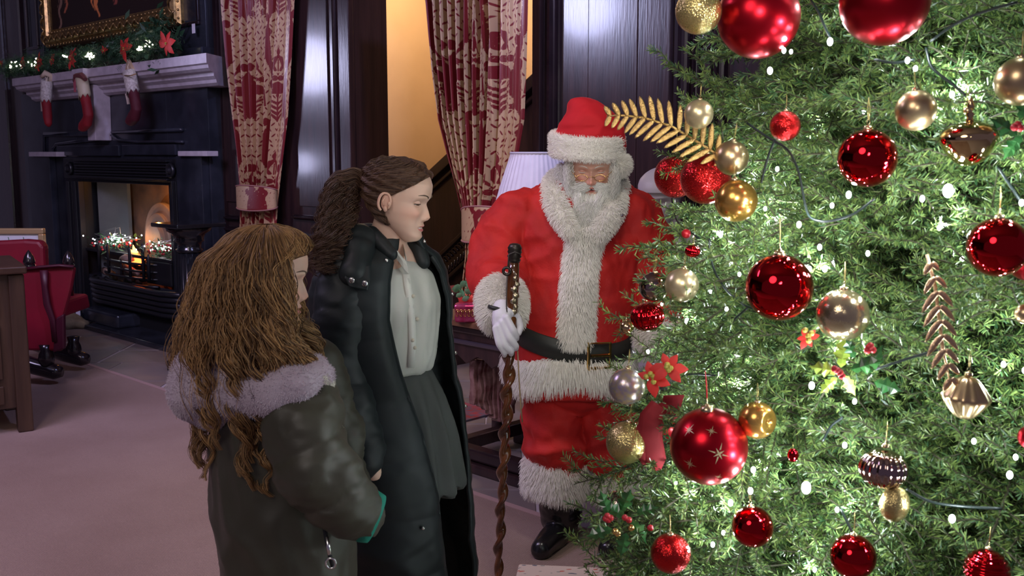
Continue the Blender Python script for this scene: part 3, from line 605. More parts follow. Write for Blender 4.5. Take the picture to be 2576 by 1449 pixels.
def curtain(label, off, keys, flatfrac, xoff, folds, cloth, tie, yphase, band):
    # keys: list (py, pxleft, pxright) -> edges
    E = []
    for py, a, b in keys: u0, z = wp((a+b)/2, py, off); E.append((z, u_(a, py, off), u_(b, py, off)))
    E.sort(); zs = [e[0] for e in E]; root = thing('curtain', W((E[0][1]+E[0][2])/2, off, max(0, E[0][0])), label, 'curtain', 'damask curtains on the panelled wall')
    nu, nv = 380, int((zs[-1]-zs[0])/.0056); T, Vv = np.meshgrid(np.linspace(0,1,nu), np.linspace(zs[0], zs[-1], nv))
    L = np.interp(Vv, zs, [e[1] for e in E]); Rr = np.interp(Vv, zs, [e[2] for e in E])
    # s: position across in view (0..1); cloth coordinate grows faster where gathered
    ff = flatfrac; g = 1-ff; cl = np.where(T < g, T/g*(cloth-.22), (cloth-.22) + (T-g)/ff*.22)
    width = Rr-L; ph = T*folds*2*PI/g; amp = np.where(T < g, 1, np.clip(1-(T-g)/.12, .12, 1)) * min(.075, off*.5)
    fo = amp*(np.sin(ph + .6*np.sin(Vv*1.3)) + .35*np.sin(ph*2.1+1+Vv)); uu = L + T*width + .010*np.cos(ph)*(T<g)
    pts = np.stack([O3.x + U3.x*uu + N3.x*(off+fo), O3.y + U3.y*uu + N3.y*(off+fo), Vv], -1).reshape(-1,3)
    me = bpy.data.meshes.new('cloth'); fs = [(j*nu+i, j*nu+i+1, (j+1)*nu+i+1, (j+1)*nu+i) for j in range(nv-1) for i in range(nu-1)]
    me.from_pydata((pts - np.array(root.location)).tolist(), [], fs); me.polygons.foreach_set('use_smooth', [True]*len(fs))
    set_pat(me, damask((cl+xoff).ravel(), (Vv+yphase).ravel()) + .0022); c = link('cloth', me, curt, root); so = c.modifiers.new('s','SOLIDIFY'); so.thickness = .003
    # tie-back band
    zt_, a, b, dz, slope = tie; bm_ = MB(); nb = 60; rows = 14
    def f(s, t):
        an = PI*(-.15 + 1.3*s); u = (a+b)/2 - (b-a)/2*1.06*math.cos(an); o = off + .035 + .085*math.sin(an); z = zt_ + (t-.5)*dz*(.75+.25*math.sin(an)) + slope*(s-.5); return W(u, o, z)
    bm_.grid(f, nb, rows); bo = bm_.build('tieback', curt, root, smooth=True, fix=False); jj = np.arange(nb*rows); set_pat(bo.data, damask((jj % nb)/(nb-1)*.42+.1, (jj//nb)/(rows-1)*dz+yphase+band)); so = bo.modifiers.new('s','SOLIDIFY'); so.thickness = .006
    ed = MB(); ed.tube([f(s,0) for s in np.linspace(0,1,30)], .006, 5); ed.tube([f(s,1) for s in np.linspace(0,1,30)], .006, 5); ed.build('tieback_piping', mat('tie_piping', (.4,.18,.16), .5), bo, smooth=True)
    return root
o1, o2 = .085, .17
t1 = wp(655, 497, o1); t2 = wp(1222, 562, o2)
curtain('red and gold damask curtain hanging against dark panelling beside the fireplace', o1, [(-160,556,752),(0,565,740),(150,577,732),(300,592,722),(430,606,706),(500,613,698),(560,612,694),(700,604,700),(900,600,705)], .22, .28, 6, 1.15, (t1[1], u_(612,497,o1), u_(699,497,o1), .20, 0.0), -z_(660,455,o1)+.505, .05)
curtain('larger red and gold damask curtain beside the opening, falling behind the lampshade', o2, [(-160,1080,1332),(0,1096,1328),(150,1106,1324),(300,1120,1318),(400,1142,1300),(500,1168,1275),(560,1182,1262),(600,1188,1248),(650,1188,1240),(720,1180,1236),(860,1176,1240)], .36, .29, 8, 1.5, (t2[1], u_(1180,562,o2), u_(1268,562,o2), .22, .05), -z_(1220,152,o2)+.505, .12)
# ------------------------------------------------------------------ furniture
table_wood = mat('table_top_wood', (.20,.095,.05), .32, col2=(.13,.06,.035), nscale=4, stretch=(1,6,6), coat=.3)
tu0, tu1 = u_(1062, 800, .98), u_(1420, 830, .98); TZ = .79
tb = thing('side_table', W((tu0+tu1)/2, .7, 0), 'dark carved oak table with low foot rails standing behind the man in red', 'table')
MB(WM).box(tu0, tu1, -1.0, -.42, TZ-.035, TZ).build('tabletop', table_wood, tb, bev=.008)
MB(WM).box(tu0+.03, tu1-.03, -.965, -.455, TZ-.075, TZ-.035).build('top_moulding', oak_edge, tb, bev=.01)
ap = MB(WM); pts = [(tu0+.06, -.95, TZ-.075)]; uu = tu0+.06; n = 0
while uu < tu1-.10: pts += [(uu, -.95, TZ-.20-.0), (uu+.06, -.95, TZ-.235), (uu+.14, -.95, TZ-.19)]; uu += .19
pts += [(tu1-.06,-.95,TZ-.2),(tu1-.06,-.95,TZ-.075)]
ap.prism(pts, (0,.03,0)); ap.build('scalloped_apron', oak, tb, bev=.003)
MB(WM).box(tu0+.05, tu1-.05, -.965, -.95, TZ-.135, TZ-.11).build('apron_bead', mat('polished_moulding', (.05,.04,.06), .15, coat=.8), tb, bev=.006)
for uu in (tu0+.10, tu1-.10):
    for b in (-.90, -.50):
        MB().lathe([(.035,.02),(.035,.12),(.026,.14),(.045,.2),(.032,.28),(.026,.40),(.04,.46),(.03,.50),(.038,.56)], 14, W(uu, -b, 0)).build('leg', oak, tb, smooth=True)
r0 = u_(1138, 1120, .95)
MB(WM).box(r0, tu1+.05, -1.0, -.92, .055, .12).build('foot_rail', oak_edge, tb, bev=.012)
MB(WM).box(r0, tu1+.05, -1.03, -.90, .0, .05).build('foot_rail', oak, tb, bev=.012)
MB(WM).box(r0, r0+.07, -.92, -.42, .06, .13).build('foot_rail', oak, tb, bev=.01)
MB(WM).box(r0, tu1+.05, -.48, -.40, .0, .12).build('foot_rail', oak, tb, bev=.012)
choc = mat('glossy_brown_lacquer', (.11,.035,.035), .16, col2=(.30,.17,.16), nscale=16, coat=.8)
for i, (px, yb) in enumerate(((1188,1018),(1202,1024),(1213,1032),(1224,1042),(1236,1052),(1250,1060),(1266,1056),(1280,1040))):
    u, zt2 = wp(px, 905, .86-.02*i); z2 = z_(px, yb, .86-.02*i); wd = .022 + .012*(i > 4); b = -(.86-.02*i); mb = MB(WM)
    n = 7; L = []
    for k in range(n):
        t = k/(n-1); ww = wd*(1+.25*math.sin(t*9+i)); L.append((u-ww, b+.006*math.sin(k*2+i), zt2+(z2-zt2)*t)); 
    Rr = [(p[0]+2*wd*(1+.2*math.sin(k*1.7+i)), p[1], p[2]) for k, p in enumerate(L)]
    mb.prism(L + Rr[::-1], (.004,.022,0)); mb.build('carved_pendant', choc, tb, bev=.005)
rp = thing('rug', W(u_(1120,925,.25), .25, 0), 'red patterned rug on the flagstones behind the table', 'rug')
MB(WM).box(u_(1030,925,.3), u_(1188,925,.3), -.42, -.05, 0, .012).build('pile', mat('red_rug', (.34,.03,.03), .9, col2=(.10,.10,.14), nscale=22), rp)
# lamp
lpx, lpy = 1352, 385; LC = P(lpx, lpy, 5.15); sh = thing('table_lamp', Vector((LC.x, LC.y, TZ)), 'white pleated lampshade on a lamp behind the shoulder of the man in red', 'lamp')
zt3 = LC.z; mb = MB(); npl = 84
for r0_, r1_ in ((0,1),):
    ring = lambda r, z: [(LC.x + (r*(1+.022*(j%2)))*math.cos(2*PI*j/npl), LC.y + (r*(1+.022*(j%2)))*math.sin(2*PI*j/npl), z) for j in range(npl)]
    mb.loft([ring(.135, zt3), ring(.19, zt3-.17), ring(.235, zt3-.33)], cap=False)
shade = mb.build('lamp_shade', mat('pleated_white_fabric', (.80,.76,.86), .7, col2=(.70,.66,.78), nscale=9, trans=0), sh); so = shade.modifiers.new('s','SOLIDIFY'); so.thickness = .003
for r, z in ((.138, zt3),(.238, zt3-.33)):
    MB().tube([(LC.x+r*math.cos(a), LC.y+r*math.sin(a), z) for a in np.linspace(0, 2*PI, 41)], .006, 6, cap=False).build('shade_trim', mat('shade_trim', (.6,.56,.66), .6), shade, smooth=True)
MB().lathe([(.09,0),(.09,.02),(.04,.04),(.03,.08),(.07,.16),(.075,.22),(.04,.32),(.02,.36),(.02,.48),(0,.48)], 24, (LC.x, LC.y, TZ)).build('base', mat('brass_lamp', (.5,.36,.16), .3, .9), sh, smooth=True)
lamp('POINT', 'table_lamp_bulb', (LC.x, LC.y, zt3-.14), 3.5, (.95,.88,1), .03)
# gift and potted plant on the table
gx = P(1171, 792, 5.05); gx.z = TZ; gf = thing('gift', gx, 'small magenta foil-wrapped gift with gold scrolls on the table top', 'gift')
foil = mat('magenta_foil', (.42,.02,.10), .22, .6, col2=(.60,.10,.22), nscale=20)
g = MB(); gw, gd, gh = .052, .04, .095
rings = [[(gx.x + sx*w_*gw, gx.y + sy*w_*gd, TZ + z) for sx, sy in ((-1,-1),(0,-1.08),(1,-1),(1.06,0),(1,1),(0,1.08),(-1,1),(-1.06,0))] for w_, z in ((.9,0),(1.02,.01),(1,.06),(1.08,.085),(.9,gh))]
g.loft(rings); g.build('wrapping', foil, gf, bev=.006)
gs = MB()
for i in range(5):
    cx = gx.x - .04 + .02*i
    gs.tube([(cx + .012*math.cos(a)*(1-a/9), gx.y-gd*1.13, TZ+.05+.018*math.sin(a)) for a in np.linspace(0, 7, 14)], .0022, 5)
gs.build('gold_scroll', goldm, gf, smooth=True, kind='stuff')
gx2 = gx + Vector((.01,.10,0)); pp = thing('potted_plant', gx2, 'small plant with round green leaves in a red pot behind the magenta gift', 'plant')
MB().lathe([(.035,0),(.052,.10),(.058,.115),(.05,.12),(0,.11)], 16, gx2).build('pot', mat('red_pot', (.75,.07,.05), .4), pp, smooth=True)
for i, (dx, dz, s) in enumerate(((-.055,.165,.034),(-.02,.19,.026),(.015,.18,.03),(-.03,.14,.026),(.005,.15,.024),(-.01,.115,.022),(.03,.15,.022),(-.045,.13,.02))):
    q = gx2 + Vector((dx, -.05-.012*(i%3), dz)); l = MB(); d = Vector((math.cos(i*1.1-2), -.3, .5*math.sin(i*2))).normalized(); sd = d.cross(Vector((0,1,.3))).normalized()
    vs = [q - d*s]; 
    for t, w_ in ((-.5,.55),(0,.75),(.5,.6)): vs += [q + d*s*t - sd*s*w_, q + d*s*t + Vector((0,-.006,0)), q + d*s*t + sd*s*w_]
    vs.append(q + d*s); l.add(vs, [(0,1,2),(0,2,3),(1,4,5,2),(2,5,6,3),(4,7,8,5),(5,8,9,6),(7,10,8),(8,10,9)]); l.build('leaf', mat('jade_leaf', (.10,.28,.14), .4, col2=(.20,.42,.22), nscale=40), pp, fix=False, smooth=True)
    MB().tube([gx2+Vector((0,-.02,.11)), q], .0025, 4).build('stem', mat('stem_green', (.12,.25,.1), .5), pp)
# black fluted torchere
tc_ = P(474, 560, 7.45); tw = .19; tz = tc_.z; to = thing('plant_stand', Vector((tc_.x, tc_.y, 0)), 'black fluted column stand with a flat square top right of the fireplace', 'stand')
bl = mat('black_lacquer', (.008,.009,.012), .18, coat=.6)
def sq(o, h, z0, z1): M = Matrix.Translation((o.x, o.y, 0)) @ Matrix.Rotation(-TH, 4, 'Z'); return MB(M).box(-h, h, -h, h, z0, z1)
sq(tc_, .20, tz-.03, tz).build('square_top', bl, to, bev=.006)
MB().lathe([(.17,-.03),(.16,-.06),(.12,-.085),(.105,-.12),(.112,-.135),(.09,-.15),(.085,-.19),(.10,-.20),(.092,-.22)], 28, (tc_.x, tc_.y, tz)).build('capital', bl, to, smooth=True)
MB().lathe([(.082,.16),(.088,.30),(.085,tz-.22)], 48, (tc_.x, tc_.y, 0), ripple=lambda a: .05*math.cos(12*a)).build('fluted_shaft', bl, to, smooth=True)
MB().lathe([(.12,.08),(.125,.11),(.10,.13),(.105,.15),(.085,.17)], 28, (tc_.x, tc_.y, 0)).build('base_moulding', bl, to, smooth=True); sq(tc_, .15, 0, .08).build('plinth', bl, to, bev=.006)
# desk at the left edge
dk = P(40, 680, 5.9); D1 = P(66, 668, 5.75); dz_ = D1.z; dx1 = D1.x; ds = thing('desk', Vector((dx1-.6, 5.8, 0)), 'dark oak desk with panelled drawers cut by the left edge of the picture', 'desk')
dw = mat('aged_oak', (.045,.022,.014), .4, col2=(.085,.045,.026), nscale=3, bump=.3, bscale=16, stretch=(5,5,.6), coat=.2); dg_ = mat('aged_oak_dark', (.035,.02,.018), .4)
MD = Matrix.Translation((D1.x, 5.75, 0)) @ Matrix.Rotation(R(33), 4, 'Z') @ Matrix.Translation((-D1.x, -5.75, 0)); y0 = 5.75; MB(MD).box(dx1-1.3, dx1-.0, y0-.03, y0+.72, dz_-.045, dz_).build('desktop', mat('desk_top_wood', (.075,.036,.022), .35, col2=(.05,.024,.015), nscale=4, stretch=(1,6,6)), ds, bev=.01)
MB(MD).box(dx1-1.25, dx1-.04, y0+.02, y0+.68, .16, dz_-.045).build('carcass', dw, ds, bev=.005)
for x in (dx1-.10, dx1-1.22):
    for y in (y0+.0, y0+.60): MB(MD).box(x, x+.085, y, y+.085, .0125, dz_-.05).build('leg', dw, ds, bev=.008)
for z0, z1 in ((dz_-.27, dz_-.09),(dz_-.66, dz_-.33),(.19, dz_-.70)):
    for x0 in (dx1-.60, dx1-1.12):
        x1 = x0+.44; d_ = MB(MD).box(x0, x1, y0+.0, y0+.03, z0, z1).build('drawer', dw, ds, bev=.005)
        MB(MD).box(x0+.05, x1-.05, y0-.004, y0+.01, z0+.04, z1-.04).build('inlaid_panel', dg_, d_, bev=.004)
        for a, b, c, e in ((x0+.035,x0+.05,z0+.025,z1-.025),(x1-.05,x1-.035,z0+.025,z1-.025),(x0+.05,x1-.05,z0+.025,z0+.04),(x0+.05,x1-.05,z1-.04,z1-.025)): MB(MD).box(a,b,y0-.014,y0+.02,c,e).build('drawer_bead', dw, d_, bev=.003)
        MB(MD).sphere(((x0+x1)/2, y0-.03, (z0+z1)/2), .016, 10, 8).build('knob', gilt, d_, smooth=True)
# framed botanical picture leaning behind the chair
f0 = P(-40, 574, 7.9); f1 = P(112, 574, 7.9); fp = thing('picture_frame', Vector(((f0.x+f1.x)/2, 7.9, f0.z-.66)), 'gold framed white picture with green leaf tendrils behind the red chair', 'picture')
fz = f0.z; mg = mat('pale_gold_frame', (.62,.44,.22), .35, .5)
for a, b, c, d_ in ((f0.x, f1.x, fz-.045, fz),(f1.x-.045, f1.x, fz-.66, fz-.045),(f0.x, f0.x+.045, fz-.66, fz-.045),(f0.x, f1.x, fz-.70, fz-.655)): MB().box(a, b, 7.87, 7.92, c, d_).build('frame', mg, fp, bev=.008)
MB().box(f0.x+.04, f1.x-.04, 7.895, 7.91, fz-.66, fz-.04).build('sheet', mat('white_paper', (.74,.76,.80), .7), fp)
vn = MB()
for k in range(9):
    cx = f0.x+.07+.040*k; cz = fz-.10-.03*(k%3)
    vn.tube([(cx+.03*math.cos(a)*(1-a/8), 7.892, cz+.03*math.sin(a)) for a in np.linspace(k, k+5, 10)], .0028, 4)
    for j in range(2): vn.add([(cx+.02*j, 7.892, cz-.03-.02*j),(cx+.02*j+.018, 7.892, cz-.02-.02*j),(cx+.02*j+.036, 7.892, cz-.035-.02*j),(cx+.02*j+.016, 7.892, cz-.045-.02*j)],[(0,1,2,3)])
vn.build('leaf_tendrils', mat('ink_green', (.09,.22,.13), .7), fp, fix=False)
# red chair
cr = mat('crimson_leather', (.25,.005,.022), .5, sheen=.2, col2=(.17,.004,.016), nscale=3); bw = mat('black_wood', (.014,.010,.012), .2, coat=.5)
cc = P(95, 930, 6.95); rc = thing('armchair', Vector((cc.x, 6.95, 0)), 'crimson upholstered rocking chair with dark acorn finials between desk and fireplace', 'chair')
def poly_px(pts, Y, th, name, m, bev=.02, sub=None): mb = MB(); mb.prism([P(px, py, Y) for px, py in pts], (0, th, 0)); return mb.build(name, m, rc, bev=bev, smooth=False)
poly_px([(-30,608),(60,603),(98,606),(109,620),(112,690),(108,760),(-30,770)][::-1], 7.35, .10, 'backrest', cr, .035)
poly_px([(20,690),(60,675),(150,666),(186,674),(176,730),(158,795),(160,875),(150,885),(55,882),(30,800)][::-1], 6.9, .06, 'side_wing', cr, .02)
poly_px([(20,690),(60,675),(150,666),(186,674),(176,730),(158,795),(160,875),(150,885),(55,882),(30,800)][::-1], 7.4, .06, 'side_wing', cr, .02)
poly_px([(60,760),(150,762),(158,800),(62,800)][::-1], 6.95, .48, 'seat', cr, .02)
for Y, p in ((6.89, ((72,676),(172,672))),(7.42, ((72,676),(172,672)))):
    a = P(62, 677, Y-.0); b = P(186, 671, Y-.0); MB().tube([a, P(100,672,Y-.01), P(150,668,Y-.01), b], .016, 8, flat=.7).build('arm_rail', mat('dark_plum_leather', (.06,.006,.018), .45), rc, smooth=True)
mb = MB(); mb.tube([P(110,680,6.87), P(112,720,6.86), P(118,765,6.86), P(132,805,6.86), P(138,860,6.86)], [.03,.022,.026,.022,.02], 8, flat=.6); mb.build('scrolled_strap', mat('dark_plum_leather', (.06,.006,.018), .45), rc, smooth=True)
poly_px([(140,800),(160,790),(161,878),(132,888)][::-1], 6.86, .04, 'lower_corner', mat('dark_plum_leather', (.06,.006,.018), .45), .01)
for px, Y in ((73,6.95),(172,7.3)):
    c = P(px, 655, Y); MB().lathe([(0,.075),(.012,.06),(.03,.03),(.040,-.005),(.040,-.02),(.033,-.024),(.041,-.034),(.038,-.055),(.028,-.075),(.024,-.12),(.024,-.30),(0,-.30)], 20, c).build('acorn_finial', bw, rc, smooth=True)
a = P(115, 880, 6.92); MB().lathe([(.045,.10),(.038,.06),(.05,.03),(.055,0),(.05,-.06)], 16, (a.x, a.y, a.z-.06)).build('swivel_leg', bw, rc, smooth=True)
t1_ = [P(-40,880,6.92), P(40,905,6.92), P(90,922,6.92), P(140,936,6.92), P(156,936,6.92)]; 
for dy in (0, .45):
    MB().tube([p+Vector((0,dy,0)) for p in t1_], [.04,.055,.06,.055,.035], 12, flat=1.0).build('rocker', bw, rc, smooth=True)
a = P(115, 890, 6.92); MB().lathe([(.045,.10),(.038,.06),(.05,.03),(.055,0),(.05,-.06)], 16, (a.x, a.y+.45, a.z-.06)).build('swivel_leg', bw, rc, smooth=True)
# bottle and sack on the hearth
bt = PZ(203, 818, .0); bt = thing('bottle', bt, 'dark bottle with a white label standing at the left of the hearth', 'bottle'); bl_ = bt.location
MB().lathe([(.035,0),(.036,.02),(.034,.09),(.014,.14),(.012,.17),(0,.17)], 14, bl_).build('glass_body', mat('dark_glass', (.01,.012,.014), .08, coat=.5), bt, smooth=True)
MB().box(bl_.x-.02, bl_.x+.02, bl_.y-.045, bl_.y-.035, .10, .15).build('label', mat('white_label', (.7,.7,.8), .6), bt)
MB().tube([bl_+Vector((0,0,.165)), bl_+Vector((.01,0,.22)), bl_+Vector((.04,.01,.25))], .004, 5).build('wire', mat('silver_wire', (.6,.6,.6), .3, .9), bt)
sk = PZ(176, 826, 0); mb = MB(); mb.sphere(sk+Vector((0,0,.06)), (.14,.09,.075)); mb.sphere(sk+Vector((-.10,.02,.07)), (.10,.08,.085)); mb.sphere(sk+Vector((.09,0,.04)), (.10,.07,.045))
m = remesh(mb, .012, 2, lambda v,n: .012*ridge(sn(v, 14, 3))); m.transform(Matrix.Translation(-sk)); tag(link('sack', m, mat('khaki_cloth', (.13,.10,.06), .9, col2=(.22,.18,.11), nscale=12), None, sk), 'crumpled khaki sack lying on the floor beside the hearth', 'sack')
# wrapped present at the bottom edge
bx = P(1412, 1430, 3.265); M0 = Matrix.Translation((bx.x, 3.15, 0)) @ Matrix.Rotation(R(-6), 4, 'Z'); pr = thing('present', (bx.x, 3.15, 0), 'large box wrapped in cream floral paper at the feet of the man in red', 'present')
paper = mat('floral_paper', (.66,.54,.46), .6)
nt = paper.node_tree; vo = nt.nodes.new('ShaderNodeTexVoronoi'); vo.inputs['Scale'].default_value = 26; vo.feature = 'F1'; tcn = nt.nodes.new('ShaderNodeTexCoord'); mp = nt.nodes.new('ShaderNodeMapping'); mp.inputs['Scale'].default_value = (1, 2.2, 1); mp.inputs['Rotation'].default_value = (0,0,.6)
nz_ = nt.nodes.new('ShaderNodeTexNoise'); nz_.inputs['Scale'].default_value = 9; mxv = nt.nodes.new('ShaderNodeMix'); mxv.data_type = 'VECTOR'; mxv.inputs['Factor'].default_value = .08
nt.links.new(tcn.outputs['Object'], mp.inputs[0]); nt.links.new(mp.outputs[0], nz_.inputs['Vector']); nt.links.new(mp.outputs[0], mxv.inputs['A']); nt.links.new(nz_.outputs['Color'], mxv.inputs['B']); nt.links.new(mxv.outputs['Result'], vo.inputs['Vector'])
cr_ = nt.nodes.new('ShaderNodeValToRGB'); cr_.color_ramp.interpolation = 'CONSTANT'; cr_.color_ramp.elements[0].color = (1,1,1,1); cr_.color_ramp.elements[1].position = .26; cr_.color_ramp.elements[1].color = (0,0,0,1)
cc_ = nt.nodes.new('ShaderNodeValToRGB'); cc_.color_ramp.interpolation = 'CONSTANT'; el = cc_.color_ramp.elements; el[0].color = (.55,.16,.12,1); el[1].position = .35; el[1].color = (.16,.17,.20,1); e3 = el.new(.7); e3.color = (.30,.30,.26,1)
nt.links.new(vo.outputs['Distance'], cr_.inputs[0]); nt.links.new(vo.outputs['Color'], cc_.inputs[0]); mx_ = nt.nodes.new('ShaderNodeMix'); mx_.data_type = 'RGBA'; mx_.inputs['A'].default_value = (.66,.54,.46,1)
nt.links.new(cr_.outputs[0], mx_.inputs['Factor']); nt.links.new(cc_.outputs[0], mx_.inputs['B']); nt.links.new(mx_.outputs['Result'], nt.nodes['Principled BSDF'].inputs['Base Color'])
MB(M0).box(-.155, .155, -.11, .11, .0125, bx.z-.02).build('box', paper, pr, bev=.006); MB(M0).box(-.160, .160, -.115, .115, bx.z-.06, bx.z+.012).build('lid', paper, pr, bev=.008)
# ------------------------------------------------------------------ people: helpers
def smooth_tab(zs, vs, n=240):
    zz = np.linspace(zs[0], zs[-1], n); vv = np.interp(zz, zs, vs); k = np.exp(-np.linspace(-2,2,15)**2); k /= k.sum()
    pad = np.pad(vv, 7, mode='edge'); out = np.convolve(pad, k, 'valid'); out[0], out[-1] = vs[0], vs[-1]; return zz, out
FT = smooth_tab([-.115,-.110,-.104,-.092,-.080,-.066,-.050,-.034,-.015,0,.018,.035,.055,.075,.092,.105,.1152],[.045,.068,.080,.087,.081,.082,.082,.082,.081,.080,.089,.092,.090,.080,.062,.040,.0])
BT = smooth_tab([-.115,-.105,-.09,-.07,-.05,-.03,0,.03,.06,.09,.105,.1152],[-.045,-.028,-.006,.020,.044,.066,.092,.103,.099,.075,.048,.0])
WT = smooth_tab([-.115,-.108,-.095,-.08,-.06,-.03,0,.03,.055,.075,.092,.105,.1152],[.010,.024,.036,.047,.058,.068,.0725,.0755,.0755,.069,.054,.034,.0])
class Head:
    def __init__(s, center, yaw, pitch, scale=1.0, wide=1.0, nose=1.0, smile=.5, roll=0, lips=1.0):
        s.M = Matrix.Translation(center) @ Matrix.Rotation(yaw, 4, 'Z') @ Matrix.Rotation(roll, 4, 'Y') @ Matrix.Rotation(pitch, 4, 'X') @ Matrix.Scale(scale, 4)
        s.Mn = np.array(s.M); s.wide = wide; s.nose = nose; s.smile = smile; s.lips = lips; s.slit = .0011
    def w(s, L): L = np.atleast_2d(L); return L @ s.Mn[:3,:3].T + s.Mn[:3,3]
    def surf(s, z, ph, off=0, feat=True):
        z = np.asarray(z, float); ph = np.asarray(ph, float)
        f = np.interp(z, *FT); b = np.interp(z, *BT); wd = np.interp(z, *WT)*s.wide
        f = f+off; b = b+off; wd = wd+off; e = 2/2.25
        sx = np.sign(np.sin(ph))*np.abs(np.sin(ph))**e; cx = np.sign(np.cos(ph))*np.abs(np.cos(ph))**e
        x = wd*sx; y = (b-f)/2 - (f+b)/2*cx
        if feat:
            m = np.clip(cx*3, 0, 1); g = lambda a, b_, sa, sb: np.exp(-((np.abs(x)-a)/sa)**2 - ((z-b_)/sb)**2)
            d = np.zeros_like(x); nz = np.interp(z, [-.052,-.047,-.042,-.034,-.02,-.005,.012,.025],[0,.008,.019,.0265,.019,.010,.004,0])*s.nose
            nw = np.interp(z, [-.05,-.036,-.02,0,.02],[.011,.0115,.0085,.0065,.008]); d += nz*np.exp(-(x/nw)**2)
            d += .008*s.nose*g(.0135,-.040,.0052,.006)
            d -= .011*g(.031,.001,.015,.0105); d += .0035*g(.030,.021,.018,.006); d -= .003*np.exp(-(x/.006)**2-((z-.006)/.008)**2)
            d += .0045*g(.043,-.026,.016,.014)*(1+s.smile)
            zl = z - .10*s.smile*np.abs(x)**1.6*3
            wl = np.exp(-(x/.020)**4)
            d += wl*(.0065*np.exp(-((zl+.0605)/.0042)**2) + .0075*np.exp(-((zl+.0735)/.0052)**2)*np.exp(-(x/.016)**2) - .006*np.exp(-((zl+.0668)/.0019)**2))*s.lips
            d -= .0025*np.exp(-(x/.003)**2-((z+.053)/.004)**2); d -= .003*s.smile*g(.030,-.05,.004,.012)
            y = y - d*m; s._zl = zl
        return np.stack([x, y, z + 0*x], -1)
    def build(s, skin, lip=(.55,.12,.12), blush=None, hair=None, teeth=False, lids=(8,-28)):
        nt_, nz = 168, 132; th = np.linspace(-PI, PI, nt_, endpoint=False); ph = th - .38*np.sin(th); t = np.linspace(0, 1, nz)
        z = -.115 + .2302*(1-np.cos(PI*t))/2*.45 + .2302*t*.55
        Z, PH = np.meshgrid(z, ph, indexing='ij'); L = s.surf(Z, PH).reshape(-1,3)
        fs = [(i*nt_+j, i*nt_+(j+1)%nt_, (i+1)*nt_+(j+1)%nt_, (i+1)*nt_+j) for i in range(nz-1) for j in range(nt_)]
        fs += [tuple(range(nt_))[::-1], tuple((nz-1)*nt_+j for j in range(nt_))]
        x, y, zz = L.T; sk = np.array(skin); C = np.tile(sk, (len(L),1)); bl = np.array(blush if blush is not None else sk*np.array([1.05,.72,.68]))
        zl = zz - .10*s.smile*np.abs(x)**1.6*3; front = y < -.03
        a = np.exp(-((np.abs(x)-.042)/.018)**2 - ((zz+.028)/.016)**2)*.6 + .5*np.exp(-(x/.012)**2-((zz+.036)/.012)**2); a = np.clip(a,0,1)[:,None]*front[:,None]; C = C*(1-a)+bl*a
        ml = (np.abs(x) < .0215) & front; h = np.clip(1-(np.abs(x)/.0215)**2, 0, 1)**.5
        lipm = ml & (zl > -.0668-.0098*h) & (zl < -.0668+.0080*h) & (s.lips > 0); C[lipm] = lip
        slit = ml & (np.abs(zl+.0668) < (.0019 if teeth else s.slit)*h) & (np.abs(x) < .018); C[slit] = (.72,.68,.62) if teeth else (.10,.02,.02)
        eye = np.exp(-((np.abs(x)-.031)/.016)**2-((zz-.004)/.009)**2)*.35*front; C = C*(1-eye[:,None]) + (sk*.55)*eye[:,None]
        s.cols = C; return s.w(L), fs, C
def eyes(H, parent, iris=(.10,.06,.03), skin=None, lid_up=12, lid_lo=-30, hair=(.05,.03,.02), look=(0,0)):
    sk = mat('eyelid_'+parent['label'].split()[0]+str(len(parent['label'])), skin, .5, subs=.1); Mx = H.M
    for sx in (-1, 1):
        c = Vector((sx*.0315*H.wide, -.0605, .001)); d0 = Vector((look[0], -1, look[1])).normalized()
        e = MB(Mx).sphere(c, .0118, 20, 14).build('eye', mat('eye_white', (.75,.72,.70), .15), parent, smooth=True)
        q = Vector((0,-1,0)).rotation_difference(d0).to_matrix(); X = MB(Mx)
        X.loft([[c + q @ Vector((r*math.cos(a), -math.sqrt(.01195**2-r*r), r*math.sin(a))) for a in np.linspace(0, 2*PI, 16, endpoint=False)] for r in (.0068,.004,.0002)], cap=False)
        X.build('iris', mat('iris_%d' % int(iris[2]*1000), iris, .1), e, smooth=True, fix=False)
        for lo, hi, nm in ((lid_up, 88, 'upper_lid'), (-88, lid_lo, 'lower_lid')):
            def f(u, v, lo=lo, hi=hi):
                az = R(-115 + 230*u); el = R(lo + (hi-lo)*v); k = .0136
                if nm == 'upper_lid': el = R(lo*math.cos(az*.95) - 4 + (hi-lo)*v*.9)
                return c + Vector((math.sin(az)*math.cos(el), -math.cos(az)*math.cos(el), math.sin(el)))*k
            MB(Mx).grid(f, 20, 8).build(nm, sk, parent, smooth=True, fix=False)
        pts = [c + Vector((math.sin(R(a))*math.cos(R(lid_up*math.cos(R(a)*.95)-5)), -math.cos(R(a))*math.cos(R(lid_up*math.cos(R(a)*.95)-5)), math.sin(R(lid_up*math.cos(R(a)*.95)-5))))*.0143 for a in range(-88, 90, 11)]
        MB(Mx).tube(pts, [.0005]+[.0013]*(len(pts)-2)+[.0005], 5).build('eyelash', mat('lash_%d' % int(hair[0]*1000), hair, .6), parent, smooth=True)
        bp_ = []; 
        for k in range(9):
            xx = sx*(.012+.036*k/8); zz = .0185+.009*math.sin(PI*(k/8)**.8*.75); ph = math.asin(min(1, abs(xx)/(np.interp(zz, *WT)*H.wide))**1.125)*sx; p = H.surf(zz, ph)
            bp_.append(Vector((xx*1.02, p[1]-.0003, zz)))
        MB(Mx).tube(bp_, [.001]+[.0022]*5+[.0018,.0014,.0006], 6, flat=.8).build('eyebrow', mat('brow_'+str(round(hair[0],3)), hair, .7), parent, smooth=True)
